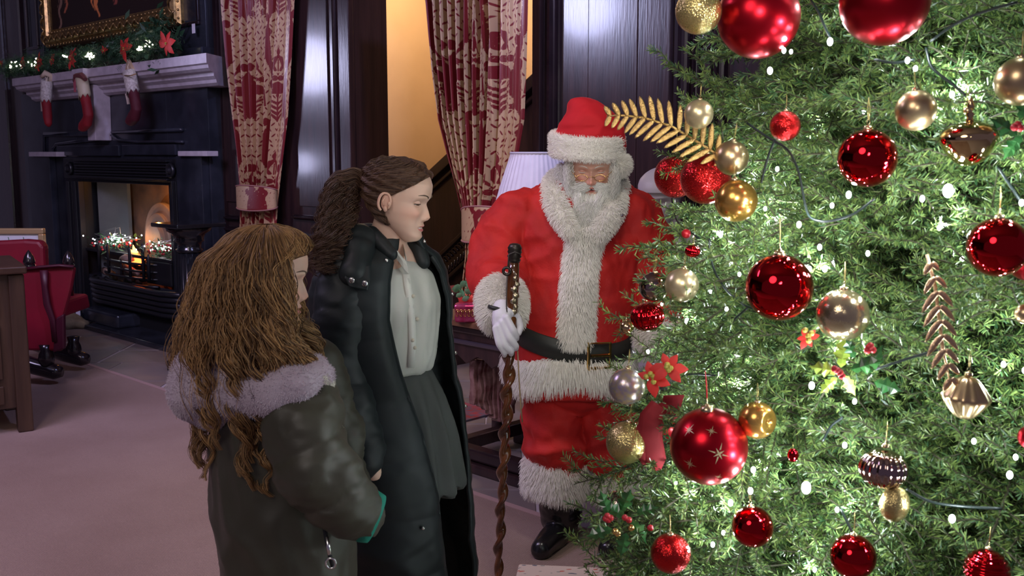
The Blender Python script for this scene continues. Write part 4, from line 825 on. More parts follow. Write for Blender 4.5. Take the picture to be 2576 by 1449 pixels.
def ear(mb, H, sx, s=1.0):
    M = H.M; c = Vector((sx*.0745*H.wide, .010, -.006)); pts = []
    for a in np.linspace(-2.3, 2.9, 20):
        rx = .0165*s; rz = .030*s; pts.append(c + Vector((sx*(.010+.004*math.sin(a)), rx*math.cos(a+PI/2)*-1 + (.004 if math.sin(a) > 0 else 0), rz*math.sin(a+PI/2)*1.0 - .002)))
    m2 = MB(M); m2.tube(pts, [.003]+[.0038]*18+[.003], 7); m2.sphere(c+Vector((sx*.003,.001,0)), (.0065,.017*s,.029*s), 12, 8); m2.sphere(c+Vector((sx*.008,-.003,-.025*s)), (.004,.006,.008), 8, 6); m2.sphere(c+Vector((sx*.009,-.011,-.004)), (.003,.004,.006), 8, 6)
    m2.tube([c+Vector((sx*.009,.002,.014*s)), c+Vector((sx*.010,.008,.0)), c+Vector((sx*.009,.003,-.014*s))], .0028, 6)
    b = len(mb.v); mb.v += m2.v; mb.f += [tuple(b+i for i in f) for f in m2.f]
def limb(mb, pts, rad, n=16):
    pts = [Vector(p) for p in pts]; P2, R2 = [], []
    for i in range(len(pts)-1):
        for k in range(6): t = k/6; P2.append(pts[i].lerp(pts[i+1], t)); R2.append(rad[i]+(rad[i+1]-rad[i])*t)
    P2.append(pts[-1]); R2.append(rad[-1])
    for it in range(2): P2 = [P2[0]] + [(P2[i-1]+P2[i]*2+P2[i+1])/4 for i in range(1, len(P2)-1)] + [P2[-1]]
    mb.tube(P2, R2, n); mb.sphere(pts[0], rad[0], 16, 10); mb.sphere(pts[-1], rad[-1], 16, 10); return mb
def ering(c, rx, ry, yaw=0, n=36, p=2.3):
    c = Vector(c); out = []; e = 2/p
    for j in range(n):
        a = 2*PI*j/n; x = rx*math.copysign(abs(math.cos(a))**e, math.cos(a)); y = ry*math.copysign(abs(math.sin(a))**e, math.sin(a))
        out.append(c + Vector((x*math.cos(yaw)-y*math.sin(yaw), x*math.sin(yaw)+y*math.cos(yaw), 0)))
    return out
def body_mesh(name, H, parent, skin, neck, torso, limbs, extra_cols=True, **kw):
    mb = MB(); limb(mb, neck[0], neck[1]); mb.loft(torso)
    for pts, r in limbs: limb(mb, pts, r, 12)
    m = remesh(mb, .010, 4); v, t, n = mesh_arrays(m); faces = [tuple(p.vertices) for p in m.polygons]
    hv, hf, hc = H
    e = MB(); 
    for sx in (-1, 1): ear(e, kw['head'], sx, kw.get('earsize', 1)) if kw.get('ears', True) else None
    V = np.vstack([hv, v] + ([np.array(e.v)] if e.v else [])); F = list(hf); b = len(hv); F += [tuple(b+i for i in f) for f in faces]; b += len(v)
    F += [tuple(b+i for i in f) for f in e.f]
    Cc = np.vstack([hc, np.tile(np.array(skin)*.97, (len(v),1))] + ([np.tile(np.array(skin)*np.array([1.02,.93,.91]), (len(e.v),1))] if e.v else []))
    me = bpy.data.meshes.new(name); me.from_pydata((V-np.array(worldloc(parent))).tolist(), [], F); bm = bmesh.new(); bm.from_mesh(me); bmesh.ops.recalc_face_normals(bm, faces=bm.faces); bm.to_mesh(me); bm.free()
    me.polygons.foreach_set('use_smooth', [True]*len(me.polygons)); set_col(me, Cc); bpy.data.meshes.remove(m)
    return link(name, me, attr_mat('skin', .48, subs=.12, spec=.35), parent)
def path_strands(path, rad, N, K, curl=.006, wl=.05, seed=0, spread=1.0, tail=0, clumps=0):
    rs = np.random.RandomState(seed); path = np.array([tuple(p) for p in path]); m = len(path); tt = np.linspace(0, m-1, K)
    C = np.stack([np.interp(tt, range(m), path[:,i]) for i in range(3)], 1); rr = np.interp(tt, range(m), rad)
    T = np.gradient(C, axis=0); T /= np.linalg.norm(T, axis=1)[:,None]; ref = np.array([0,-1,.15]); A = np.cross(T, ref); A /= np.linalg.norm(A, axis=1)[:,None]; B_ = np.cross(T, A)
    nc = clumps or N; ca = rs.uniform(0, 2*PI, nc); cr = np.sqrt(rs.uniform(.15, 1, nc)); cp_ = rs.uniform(0, 2*PI, nc); cw = wl*rs.uniform(.7,1.4,nc); L = np.cumsum(np.r_[0, np.linalg.norm(np.diff(C, axis=0), axis=1)])
    id_ = rs.randint(0, nc, N) if clumps else np.arange(N); out = np.zeros((N,K,3))
    a = ca[id_] + rs.normal(0,.10,N); r = cr[id_] + rs.normal(0,.05,N); grow = np.linspace(.2,1,K)
    ang = cp_[id_][:,None] + 2*PI*L[None]/cw[id_][:,None] + rs.normal(0,.25,N)[:,None]; cu = curl*grow[None]
    off = (r[:,None]*rr[None]*spread*np.cos(a)[:,None] + cu*np.cos(ang))[...,None]*A[None] + (r[:,None]*rr[None]*spread*np.sin(a)[:,None] + cu*np.sin(ang))[...,None]*B_[None]
    return C[None] + off
white_fur = hair_mat('white_fur', (.92,.89,.82), (.96,.95,.90), .6); white_base = mat('white_fur_base', (.84,.81,.75), .9, sheen=.2, bump=.4, bscale=160)
# ------------------------------------------------------------------ person in the red suit
YS = 4.08
def S_(px, py, dy=0): return P(px, py, YS+dy)
sn0 = P(1455, 1424, YS); san = thing('person', Vector((sn0.x, YS, 0)), 'bearded man in red fur-trimmed suit and hat holding a twisted staff, looking down', 'person')
red = mat('red_suit_velvet', (.60,.015,.010), .75, sheen=.4, col2=(.43,.008,.008), nscale=7, bump=.25, bscale=120)
SH = Head(P(1490, 418, 3.97), R(-7), R(17), 1.03, 1.10, 1.15, .7, lips=.8)
SH.slit = .0032; hd = SH.build((.78,.44,.33), lip=(.50,.15,.13), blush=(.85,.28,.20))
tor = []
for py, c, hw, d in ((455,1470,62,.10),(475,1467,112,.125),(500,1458,150,.15),(540,1452,168,.17),(600,1448,165,.19),(680,1446,158,.22),(760,1440,152,.245),(830,1436,146,.25),(880,1434,142,.245),(930,1432,143,.245),(975,1432,146,.245)):
    q = S_(c, py); tor.append(ering(q, hw/FPX*YS, d, 0, 40))
legs = [[S_(1388,960), S_(1392,1150,-.03), S_(1412,1385)], [S_(1500,960), S_(1550,1150,-.03), S_(1562,1385)]]
body_mesh('body', hd, san, (.78,.44,.33), ([S_(1480,520), S_(1488,462,-.06)], [.075,.065]), [[c_*.9 + sum(r, Vector())/len(r)*.1 for c_ in r] for r in tor],
    [(legs[0], [.10,.075,.05]), (legs[1], [.10,.075,.05]), ([S_(1290,535), S_(1252,690,-.12), S_(1262,770,-.38)], [.06,.05,.035])], head=SH, ears=False)
eyes(SH, san, (.12,.16,.20), (.66,.34,.26), -8, -24, (.80,.78,.72), look=(-.1,-.55))
jm = MB(); jm.loft(tor); tb_me = jm.mesh('t', fix=True); TB = bvh_of(tb_me)
limb(jm, [S_(1312,538,-.02), S_(1258,620,-.05), S_(1256,700,-.13), S_(1262,760,-.35)], [.105,.108,.115,.068]); limb(jm, [S_(1590,545,-.02), S_(1632,640,-.02), S_(1655,730,-.06), S_(1665,850,-.16)], [.105,.105,.11,.085])
def jfold(v, n):
    q = v*np.array([1,1,.5]); f = .022*(ridge(sn(q, 9, 1))-.2) + .008*ridge(sn(v*np.array([.7,1,1.3]), 19, 5)) + .005*ridge(sn(v*np.array([1,1,.6]), 34, 9)) + .0015*sn(v, 90, 2)
    w_ = np.clip((v[:,2]-.7)*2, .3, 1); return f*w_
jk = remesh(jm, .011, 4, jfold); put('jacket', jk, red, san)
def rpt(th, z, lift, bv=None, cx=None, cy=YS):
    cx = cx if cx is not None else S_(1436, 900).x; d = Vector((math.cos(th), math.sin(th), 0)); h = (bv or TB).ray_cast(Vector((cx, cy, z)) + d*1.2, -d)
    return (h[0] if h[0] is not None else Vector((cx, cy, z)) + d*.25) + d*lift
def zb_(py): return P(1436, py, 3.83).z
# belt
def beltz(th): t = (math.cos(th)+1)/2; front = max(0, -math.sin(th)); return zb_(858) - (zb_(858)-zb_(905))*t**.6*(.4+.6*front) + .05*max(0, math.sin(th)) + .03*(1-t)**3
bt_ = MB(); ths = np.linspace(0, 2*PI, 72, endpoint=False)
bt_.loft([[rpt(t, beltz(t)+dz, l) for t in ths] for dz, l in ((-.042,.002),(-.042,.020),(.042,.022),(.042,.002))] , cap=False)
belt = bt_.build('belt', mat('black_belt', (.022,.024,.022), .5, bump=.1), san, smooth=True, fix=True, bev=0)
tb2 = R(-71); bc = rpt(tb2, beltz(tb2), .030); X_ = Vector((1,.28,0)).normalized(); Z_ = Vector((0,0,1)); 
MB().tube([bc-X_*.04-Z_*.050, bc+X_*.05-Z_*.050, bc+X_*.05+Z_*.050, bc-X_*.04+Z_*.050, bc-X_*.04-Z_*.050, bc+X_*.0-Z_*.050], .0075, 6).build('buckle', goldm, san, label='brass square belt buckle')
MB().tube([bc-X_*.03, bc+X_*.05], .006, 6).build('buckle_prong', goldm, san)
# fur trims
def ring_band(name, rings_pts, thick, count, length, grav, parent=san, seed=0, voxel=.012, jit=.3, rad=.0011, K=4):
    mb = MB(); mb.tube(rings_pts + [rings_pts[0]] if (Vector(rings_pts[0])-Vector(rings_pts[-1])).length < .2 else rings_pts, thick, 10)
    me = mb.mesh(name, fix=True); return me
def band(name, fn, n, z0, z1, t0, t1, thick, count, length, grav, parent=san, jit=.3, rad=.0011, K=4, m=white_base, fm=white_fur, closed=True):
    mb = MB(); prof = [(0,0),(.08,.7),(.3,1),(.7,1),(.92,.7),(1,0)]
    A = np.linspace(t0, t1, n, endpoint=not closed); rings = []
    for a in A: rings.append([fn(a, z0 + (z1-z0)*p, thick*k) for p, k in prof] + [fn(a, z0+(z1-z0)*p, -.01) for p in (.8,.2)])
    if closed: rings.append(rings[0])
    mb.loft(rings, cap=not closed); me = mb.mesh(name, worldloc(parent)); o = link(name, me, m, parent)
    fur('fur', me, worldloc(parent), fm, o, count, length, grav, jit, rad, K); return o
def hemz(th): return 0
band('jacket_hem_fur', lambda a, z, l: rpt(a, z + .02*math.sin(3*a), l*(1+.15*math.sin(5*a))), 60, zb_(905)-.01, zb_(988), 0, 2*PI, .026, 16000, .046, (0,0,-2.2), jit=.16, rad=.0013, K=5)
def drape_strip(name, rows, lift, thick, count, length, parent=san, K=5, bv=None):     # rows: (py, pxl, pxr)
    mb = MB(); rings = []; B2 = bv or bvh_of(jkw)
    for py, a, b in rows:
        top = []; bot = []
        for i in range(9):
            px = a+(b-a)*i/8; h = B2.ray_cast(CP, ray(px, py).normalized()); p = h[0] if h[0] is not None else P(px, py, 3.85); e = math.sin(PI*i/8)**.5
            d = (CP-p).normalized(); top.append(p + d*(lift*e+.003)); bot.append(p - d*.01)
        rings.append(top + bot[::-1])
    mb.loft(rings); me = mb.mesh(name, worldloc(parent)); o = link(name, me, white_base, parent); fur('fur', me, worldloc(parent), white_fur, o, count, length, (0,0,-1.6), .16, .0013, K); return o
jkw = jk.copy(); jkw.transform(Matrix.Translation(worldloc(san)))
drape_strip('front_fur_trim', [(575,1445,1520),(600,1436,1510),(640,1428,1500),(700,1422,1492),(760,1418,1490),(820,1414,1486),(850,1414,1486),(866,1418,1482)], .026, .02, 15000, .038)
# collar fur
def thick_path(name, pts, rad, count, length, grav=(0,0,-.9), parent=san, m=white_base, fm=white_fur, flat=.7, jit=.35, voxel=.012, frad=.0014):
    mb = MB(); limb(mb, pts, rad, 12); me = remesh(mb, voxel, 2); me.transform(Matrix.Translation(-worldloc(parent))); me.name = name
    o = link(name, me, m, parent); fur('fur', me, worldloc(parent), fm, o, count, length, grav, jit, frad, 5); return o
thick_path('collar_fur', [S_(1440,445,.15), S_(1395,458,.02), S_(1392,498,-.115), S_(1410,540,-.195), S_(1434,580,-.235)], [.045,.042,.042,.038,.030], 9500, .024)
thick_path('collar_fur', [S_(1500,440,.16), S_(1550,458,.03), S_(1550,498,-.10), S_(1533,545,-.18), S_(1503,590,-.22)], [.045,.040,.042,.042,.034], 9500, .026)
# sleeve cuff
wr = S_(1262,780,-.38); cz = [S_(1262,738,-.33), S_(1264,772,-.40), S_(1266,800,-.44)]
mb = MB(); mb.tube([S_(1262,728,-.30), S_(1262,745,-.335), S_(1264,785,-.40), S_(1266,812,-.44)], [.070,.088,.086,.070], 24)
me = remesh(mb, .010, 2); me.transform(Matrix.Translation(-worldloc(san))); cf = link('cuff_fur', me, white_base, san); fur('fur', me, worldloc(san), white_fur, cf, 10000, .027, (-.2,0,-.9), .25, .0011, 5)
# gloved hand gripping the staff
YF = 3.55; gl = mat('white_glove', (.78,.77,.84), .7, sheen=.3)
g = MB(); G = lambda px, py, Y: P(px, py, Y)
limb(g, [G(1262,775,YF+.06), G(1262,800,YF+.03)], [.034,.036]); g.sphere(G(1262,812,YF+.02), (.036,.026,.042)); 
for kn, mid, tip, r in (((1274,800),(1292,832),(1299,852),.0125),((1264,812),(1282,852),(1298,876),.0125),((1254,822),(1268,868),(1286,890),.0118),((1246,826),(1254,866),(1269,894),.0105)):
    i = r*100; limb(g, [G(*kn,YF-.005), G(*mid,YF-.022), G(tip[0],tip[1]-6,YF-.012), G(*tip,YF+.008)], [r+.002, r+.001, r, r-.0015], 10)
limb(g, [G(1280,785,YF+.03), G(1302,798,YF+.055), G(1309,822,YF+.045), G(1305,838,YF+.025)], [.015,.0145,.0135,.011], 10)
put('gloved_hand', remesh(g, .0032, 3), gl, san, label='white gloved hand closed round the staff')
MB().tube([G(1262,775,YF+.06)+Vector((.044*math.cos(a), .036*math.sin(a), -.006*math.cos(a))) for a in np.linspace(0, 2*PI, 25)], .008, 8, cap=False, flat=1.0).build('wrist_band', mat('black_belt', (.02,.02,.02), .5), san, smooth=True)
g = MB(); limb(g, [S_(1668,860,-.20), S_(1675,900,-.24)], [.035,.038])
for k in range(4): limb(g, [S_(1664+7*k,900,-.26), S_(1662+8*k,935,-.28), S_(1664+8*k,955,-.25)], [.0125,.012,.010], 10)
limb(g, [S_(1660,880,-.25), S_(1648,915,-.28)], [.014,.011], 10); put('gloved_hand', remesh(g, .0032, 3), gl, san)
mb = MB(); mb.tube([S_(1665,835,-.14), S_(1668,850,-.17), S_(1670,880,-.20)], [.085,.098,.085], 20); me = remesh(mb, .010, 2); me.transform(Matrix.Translation(-worldloc(san))); cf = link('cuff_fur', me, white_base, san); fur('fur', me, worldloc(san), white_fur, cf, 3500, .04, (0,0,-.7), .35, .0013, 4)
# trousers
tr = MB(); limb(tr, [S_(1395,950), S_(1392,1050,-.03), S_(1402,1130,-.05), S_(1400,1185,-.02)], [.125,.125,.130,.098]); limb(tr, [S_(1510,950), S_(1528,1050,-.03), S_(1548,1130,-.05), S_(1560,1190,-.02)], [.125,.125,.125,.098]); tr.sphere(S_(1452,955), (.20,.19,.14))
put('trousers', remesh(tr, .011, 4, lambda v, n: .017*(ridge(sn(v*np.array([.8,1,1.2]), 10, 8))-.2) + .010*ridge(sn(v, 20, 11))), red, san)
def cyl(c): return lambda a, z, l: Vector((c.x + (.112+l+.008*math.sin(4*a+c.x*9))*math.cos(a), c.y + (.112+l)*math.sin(a), z + .012*math.sin(2*a)))
for px, y0, y1 in ((1398,1168,1262),(1566,1180,1278)):
    c = S_(px, 1210, -.02); band('trouser_cuff_fur', cyl(c), 30, S_(px,y0,-.12).z, S_(px,y1,-.12).z, 0, 2*PI, .014, 10000, .036, (0,0,-1.8), jit=.18, rad=.0012, K=5)
boot = mat('black_boot_leather', (.010,.010,.011), .28, bump=.35, bscale=18, coat=.3)
for px, tx in ((1412,1362),(1572,1530)):
    b_ = MB(); top = S_(px-4, 1215, 0); ank = S_(px+4, 1392, .02); toe = P(tx, 1418, 3.88); toe.z = .045; ank2 = Vector((ank.x, ank.y, .07)); limb(b_, [top, S_(px, 1310, .01), ank2], [.098,.086,.062], 18); limb(b_, [Vector((ank.x+.02, ank.y+.05, .052)), ank2.lerp(toe,.45)+Vector((0,0,-.006)), toe], [.046,.054,.040], 16)
    m = remesh(b_, .008, 3, lambda v, n: .007*ridge(sn(v*np.array([1,1,1.6]), 17, 14))*np.clip(1-v[:,2]*2.2, .2, 1)); v, t, n = mesh_arrays(m); v[:,2] = np.maximum(v[:,2], .0135); m.vertices.foreach_set('co', v.ravel()); put('boot', m, boot, san)
# hat
h_ = MB(); hc = SH.w([[0,.005,.075]])[0]; hx = P(1477, 358, 3.97); 
for c, rx, ry in ((P(1477,365,3.98),.126,.130),(P(1478,340,3.98),.128,.13),(P(1480,318,3.98),.122,.122),(P(1482,302,3.98),.108,.11),(P(1476,290,3.98),.086,.09),(P(1464,276,3.98),.058,.065)): h_.sphere(c, (rx, ry, .045), 24, 12)
limb(h_, [P(1448,262,3.98), P(1488,282,3.97), P(1530,310,3.95), P(1546,335,3.95), P(1556,370,3.97), P(1556,400,3.98)], [.022,.045,.048,.036,.026,.016])
put('hat', remesh(h_, .009, 5, lambda v, n: .009*ridge(sn(v, 17, 21))), mat('red_hat_velvet', (.66,.008,.018), .8, sheen=.6, col2=(.55,.006,.014), nscale=9), san)
hb = MB(); tl = lambda a: Vector((hx.x + .132*math.cos(a)*1.0, hx.y + .02 + .142*math.sin(a), hx.z + .006*math.cos(a)*-1 - .012 + .018*math.sin(a)))
hb.tube([tl(a) for a in np.linspace(0, 2*PI, 41)], .026, 12, cap=False, flat=1.0); m3 = MB(); 
for k in (-.030,-.012,.012,.030): m3.tube([tl(a)+Vector((0,0,k)) for a in np.linspace(0, 2*PI, 41)], .017, 10, cap=False)
me = remesh(m3, .007, 2); me.transform(Matrix.Translation(-worldloc(san))); hb_ = link('hat_brim_fur', me, white_base, san); fur('fur', me, worldloc(san), white_fur, hb_, 11000, .013, (0,0,-.2), .5, .0010, 3)
pm = MB().sphere(P(1557,416,3.94), .040, 20, 14).mesh('pompom', worldloc(san)); po = link('pompom', pm, white_base, san); fur('fur', pm, worldloc(san), white_fur, po, 4500, .022, (0,0,-.3), .5, .0010, 4)
# beard, moustache, side hair
bh = hair_mat('beard_hair', (.70,.70,.66), (.92,.91,.86), .5); N = 5200; rs = np.random.RandomState(4)
bm2 = MB(); 
for px, py, Y, r in ((1482,512,3.92,(.055,.035,.030)),(1478,532,3.89,(.055,.035,.045)),(1468,560,3.87,(.040,.028,.045)),(1458,588,3.86,(.024,.018,.035)),(1424,478,3.97,(.022,.04,.06)),(1545,478,3.97,(.020,.04,.06)),(1440,505,3.94,(.03,.035,.045)),(1528,505,3.94,(.028,.035,.045)),(1414,440,4.01,(.022,.045,.05)),(1554,440,4.01,(.018,.045,.05))): bm2.sphere(P(px,py,Y+.02), r)
beard = put('beard', remesh(bm2, .009, 3), mat('beard_mass', (.55,.54,.50), .9), san)
def guided(zr, phr, N, endf, K=12, wave=.006, out0=.022, seed=1, clump=260):
    rs = np.random.RandomState(seed); cz_, cp_ = rs.uniform(*zr, clump), rs.uniform(*phr, clump)*rs.choice([-1,1], clump); ci = rs.randint(0, clump, N)
    z = cz_[ci] + rs.normal(0,.006,N); ph = cp_[ci] + rs.normal(0,.08,N); z = np.clip(z, -.112, .11); L0 = SH.surf(z, ph, -.002, False); p0 = SH.w(L0); pn = SH.w(SH.surf(z, ph, .02, False)) - p0; pn /= np.linalg.norm(pn, axis=1)[:,None]
    e = endf(L0, p0, rs, N, ci); t = np.linspace(0,1,K)[None,:,None]; mid = p0 + pn*out0 + (e-p0)*.25; A = (1-t)**2*p0[:,None] + 2*t*(1-t)*mid[:,None] + t**2*e[:,None]
    fz = rs.uniform(0, 6.28, clump)[ci]; fw_ = rs.uniform(9, 15, clump)[ci]; tt = np.linspace(0,1,K)
    A[:,:,0] += wave*np.sin(fz[:,None]+fw_[:,None]*tt)*tt**.7; A[:,:,1] += wave*np.cos(fz[:,None]*2+fw_[:,None]*tt)*tt**.7; return A
def e_beard(L0, p0, rs, N, ci):
    x = L0[:,0]; k = 1-np.clip(np.abs(x)/.085,0,1); ln = .070 + .23*k**1.2*rs.uniform(.45,1.05,N); e = p0.copy(); cx = P(1455,600,3.85).x
    e[:,0] += (cx-p0[:,0])*(.25+.45*k) + rs.normal(0,.010,N); e[:,1] -= .015+.035*k; e[:,2] -= ln; return e
A1 = np.vstack([guided((-.112,-.088), (0,1.5), N, e_beard, 13, .007, .03, 1, 330), guided((-.095,-.055), (.55,1.5), 2200, e_beard, 13, .007, .03, 5, 160)])
def e_side(L0, p0, rs, N, ci): e = p0.copy(); e[:,0] += np.sign(L0[:,0])*rs.uniform(.004,.022,N); e[:,1] -= .015; e[:,2] -= rs.uniform(.06,.12,N); return e
A2 = guided((-.09,.045), (1.05,2.0), 3600, e_side, 13, .008, .035, 2, 240)
def e_mous(L0, p0, rs, N, ci): e = p0.copy(); sg = np.sign(L0[:,0]); e[:,0] += sg*rs.uniform(.028,.055,N); e[:,1] -= .002; e[:,2] -= rs.uniform(.002,.022,N); return e
A3 = guided((-.056,-.047), (.02,.34), 900, e_mous, 13, .002, .012, 3, 60)
strands('beard_hair', np.vstack([A1,A2,A3]), np.linspace(1,.35,13)*.0011, bh, beard)
fur('beard_fuzz', beard.data, worldloc(san), bh, beard, 6000, .022, (0,-.2,-1.2), .4, .0009, 4)
# glasses
gm = MB(SH.M)
for sx in (-1,1): gm.tube([(sx*.034+.021*math.cos(a), -.106+.004*abs(math.sin(a)), -.013+.0125*math.sin(a)) for a in np.linspace(0, 2*PI, 25)], .0012, 6, cap=False); gm.tube([(sx*.055,-.104,-.010),(sx*.078,-.06,.0),(sx*.082,.0,.006)], .0011, 5)
gm.tube([(-.013,-.106,-.010),(0,-.111,-.006),(.013,-.106,-.010)], .0012, 6); gm.build('glasses', goldm, san, smooth=True, label='small gold wire half-moon glasses')
MB().sphere(P(1565,542,3.86), .006, 8, 6).build('snap', mat('steel_snap', (.6,.6,.65), .25, 1), san); 
# staff
sp0, sp1 = P(1250,1531,3.6), P(1296,612,3.6); sp0.z = .0125; stf = thing('staff', sp0, 'tall twisted brown wooden staff with dark knob top held in the white glove', 'staff')
ax = (sp1-sp0); Ls = ax.length; ad = ax.normalized(); sx_ = ad.cross(Vector((0,1,0))).normalized(); sy_ = ad.cross(sx_)
wood = mat('varnished_staff_wood', (.15,.052,.015), .14, col2=(.06,.020,.009), nscale=14, coat=.8)
rings = []
K = 520; L2 = Ls*.735
for i in range(K):
    s = L2*i/(K-1); c = sp0 + ad*s; ph = s*2*PI/.15; rr = .0135 + .006*s/L2; ring = []
    for j in range(22):
        a = 2*PI*j/22; q = rr*(1+.34*math.cos(2*(a-ph))); ring.append(c + sx_*(q*math.cos(a) + .004*math.cos(ph)) + sy_*(q*math.sin(a)+.004*math.sin(ph)))
    rings.append(ring)
MB().loft(rings).build('twisted_shaft', wood, stf, smooth=True)
MB().tube([sp0+ad*s for s in np.linspace(L2-.02, Ls-.07, 8)], [.021,.022,.023,.023,.0225,.022,.021,.020], 16).build('upper_shaft', wood, stf, smooth=True)
RMs = Matrix((sx_, sy_, ad)).transposed()
MB().lathe([(.0,-.01),(.020,-.01),(.024,.0),(.021,.006),(.027,.012),(.022,.02),(.027,.028),(.024,.036),(.027,.042),(.020,.056),(.010,.060),(0,.060)], 20, sp1-ad*.06, RMs).build('knob', mat('dark_bronze', (.05,.04,.035), .35, .6), stf, smooth=True)
ch_ = MB(); cps = [P(1278,672,3.57), P(1280,640,3.575), P(1295,634,3.57), P(1310,640,3.58)]; ch_.tube(cps, .003, 5); ch_.tube([P(1276,690,3.57), P(1274,760,3.57), P(1276,800,3.56)], .0022, 5); ch_.build('cord', mat('dark_cord', (.06,.05,.045), .6), stf, smooth=True)
MB().tube([P(1275,682,3.57)+Vector((.013*math.cos(a),0,.013*math.sin(a))) for a in np.linspace(0,2*PI,17)], .0055, 8, cap=False).build('bronze_ring', mat('dark_bronze', (.05,.04,.035), .35, .6), stf, smooth=True)
rl = MB(); 
for k, (px, py, r) in enumerate(((1296,700,.010),(1300,716,.012),(1293,728,.014),(1297,744,.015),(1292,758,.014),(1296,772,.013),(1290,786,.016),(1298,690,.007))): rl.sphere(P(px,py,3.582), (r, .008, r*.9), 10, 8)
me = remesh(rl, .0035, 1, lambda v, n: .003*sn(v, 260, 2)); put('silver_relief', me, mat('silver_relief', (.55,.48,.34), .3, .9, col2=(.30,.24,.15), nscale=60), stf, label='silvery carved figure on the upper staff')
MB().tube([P(1302,880,3.58), P(1306,960,3.585), P(1310,1020,3.58), P(1314,1062,3.575)], .0028, 5).build('tassel_cord', mat('tan_cord', (.35,.25,.14), .7), stf, smooth=True)
# ------------------------------------------------------------------ taller girl in the long black coat
YT = 2.8
def T_(px, py, dy=0): return P(px, py, YT+dy)
tg = thing('person', Vector((T_(985,1449).x, YT, 0)), 'girl with dark ponytail in a long black padded coat over a white shirt, smiling', 'person')
H2 = Head(P(1001, 500, 2.76), R(79), R(11), .985, .94, .74, .6, lips=.75); hd2 = H2.build((.70,.46,.35), lip=(.58,.17,.16), teeth=True)
FD = Vector((.87,-.5,0)); SD = Vector((.5,.87,0)); yawT = math.atan2(-.5,.87)
def tring(py, c, s, d, n=36): return ering(T_(c, py), d, s, yawT, n)
torso = [tring(py, c, s, d) for py, c, s, d in ((618,968,.07,.06),(650,962,.14,.085),(700,962,.165,.105),(800,966,.155,.118),(900,978,.122,.092),(1000,985,.14,.105),(1100,990,.15,.11))]
FZ = lambda x: Vector((x.x, x.y, 0))
body_mesh('body', hd2, tg, (.70,.46,.35), ([T_(972,655), T_(978,585,-.01), T_(990,540,-.02)], [.060,.052,.050]), torso,
    [([T_(965,1080,-.06), T_(985,1300,-.05), Vector((T_(990,1449).x, YT-.05, .10))], [.085,.06,.04]), ([T_(1005,1080,.09), T_(1015,1300,.08), Vector((T_(1020,1449).x, YT+.09, .10))], [.085,.06,.04]),
     ([Vector((T_(990,1449).x, YT-.05, .056)), Vector((T_(990,1449).x+.14, YT-.12, .046))], [.04,.032]), ([Vector((T_(1020,1449).x, YT+.09, .056)), Vector((T_(1020,1449).x+.14, YT+.02, .046))], [.04,.032]),
     ([T_(874,690,-.12), T_(856,920,-.16), T_(925,1150,-.26)], [.05,.04,.028]), ([T_(925,1150,-.26), T_(940,1190,-.27)], [.03,.024])], head=H2, earsize=.82)
eyes(H2, tg, (.10,.07,.04), (.68,.43,.33), 4, -17, (.09,.055,.035), look=(-.40,-.25))
fg = MB()
for k in range(4): limb(fg, [T_(932+5*k,1168,-.275+.012*k), T_(934+4*k,1184,-.28+.012*k), T_(926+5*k,1196,-.27+.012*k)], [.0085,.008,.006], 8)
limb(fg, [T_(925,1160,-.27), T_(918,1182,-.27)], [.009,.007], 8)
put('fingers', remesh(fg, .0025, 2), mat('finger_skin', (.66,.38,.28), .5), tg)
for x, y in ((985,-.05),(1015,.09)):
    q = Vector((T_(x,1449).x, YT+y, 0)); s_ = MB(); limb(s_, [q+Vector((-.02,0,.05)), q+Vector((.07,-.03,.045)), q+Vector((.16,-.08,.036))], [.046,.046,.034]); m = remesh(s_, .008, 2); v, t, n = mesh_arrays(m); v[:,2] = np.maximum(v[:,2], .013); m.vertices.foreach_set('co', v.ravel()); put('shoe', m, boot, tg)
# shirt and skirt
shirt = mat('white_cotton', (.50,.50,.45), .75, bump=.2, bscale=50); sr = []
for py, c, s, d in ((652,970,.075,.075),(690,972,.15,.105),(760,975,.165,.128),(850,980,.148,.122),(905,984,.135,.115),(930,982,.125,.108)): sr.append(tring(py, c, s, d, 44))
mb = MB(); mb.loft(sr); sm_ = remesh(mb, .008, 3, lambda v, n: .006*ridge(sn(v*np.array([1,1,.45]), 26, 9))); put('shirt', sm_, shirt, tg)
SB = bvh_of(sm_); SBo = worldloc(tg)
def onshirt(px, py, l=.004): d = ray(px, py).normalized(); h = SB.ray_cast(CP-SBo, d); p = (h[0]+SBo) if h[0] is not None else T_(px, py, -.12); return p - d*l
pk = MB(); pk.loft([[onshirt(px, py, .005 if k in (0,1) else -.004) for k, px in enumerate((a-9, a+9, a+9, a-9))] for a, py in ((1022,690),(1030,740),(1036,800),(1038,860),(1034,925))]); pk.build('placket', mat('white_cotton_band', (.66,.66,.60), .75), tg, smooth=True)
for px, py in ((1040,745),(1050,803),(1038,856),(1044,875)): MB().sphere(onshirt(px, py, .007), (.0055,.004,.0055), 12, 8).build('button', mat('pearl_button', (.55,.52,.42), .3), tg, smooth=True)
cl = MB(); cpts = [T_(935,582,-.04), T_(955,600,-.07), T_(985,622,-.09), T_(1010,655,-.10), T_(1022,668,-.10), T_(1018,640,-.06), T_(1008,600,-.0)]
cl.loft([[p+Vector((0,0,.012)), p+Vector((.004,-.01,.0)), p+Vector((.008,-.012,-.022)), p+Vector((.0,.008,-.012))] for p in cpts]); cl.build('shirt_collar', shirt, tg, smooth=False)
sk_ = [tring(py, c, s, d, 44) for py, c, s, d in ((925,982,.118,.105),(1000,992,.155,.130),(1100,1003,.175,.150),(1228,1012,.195,.165))]
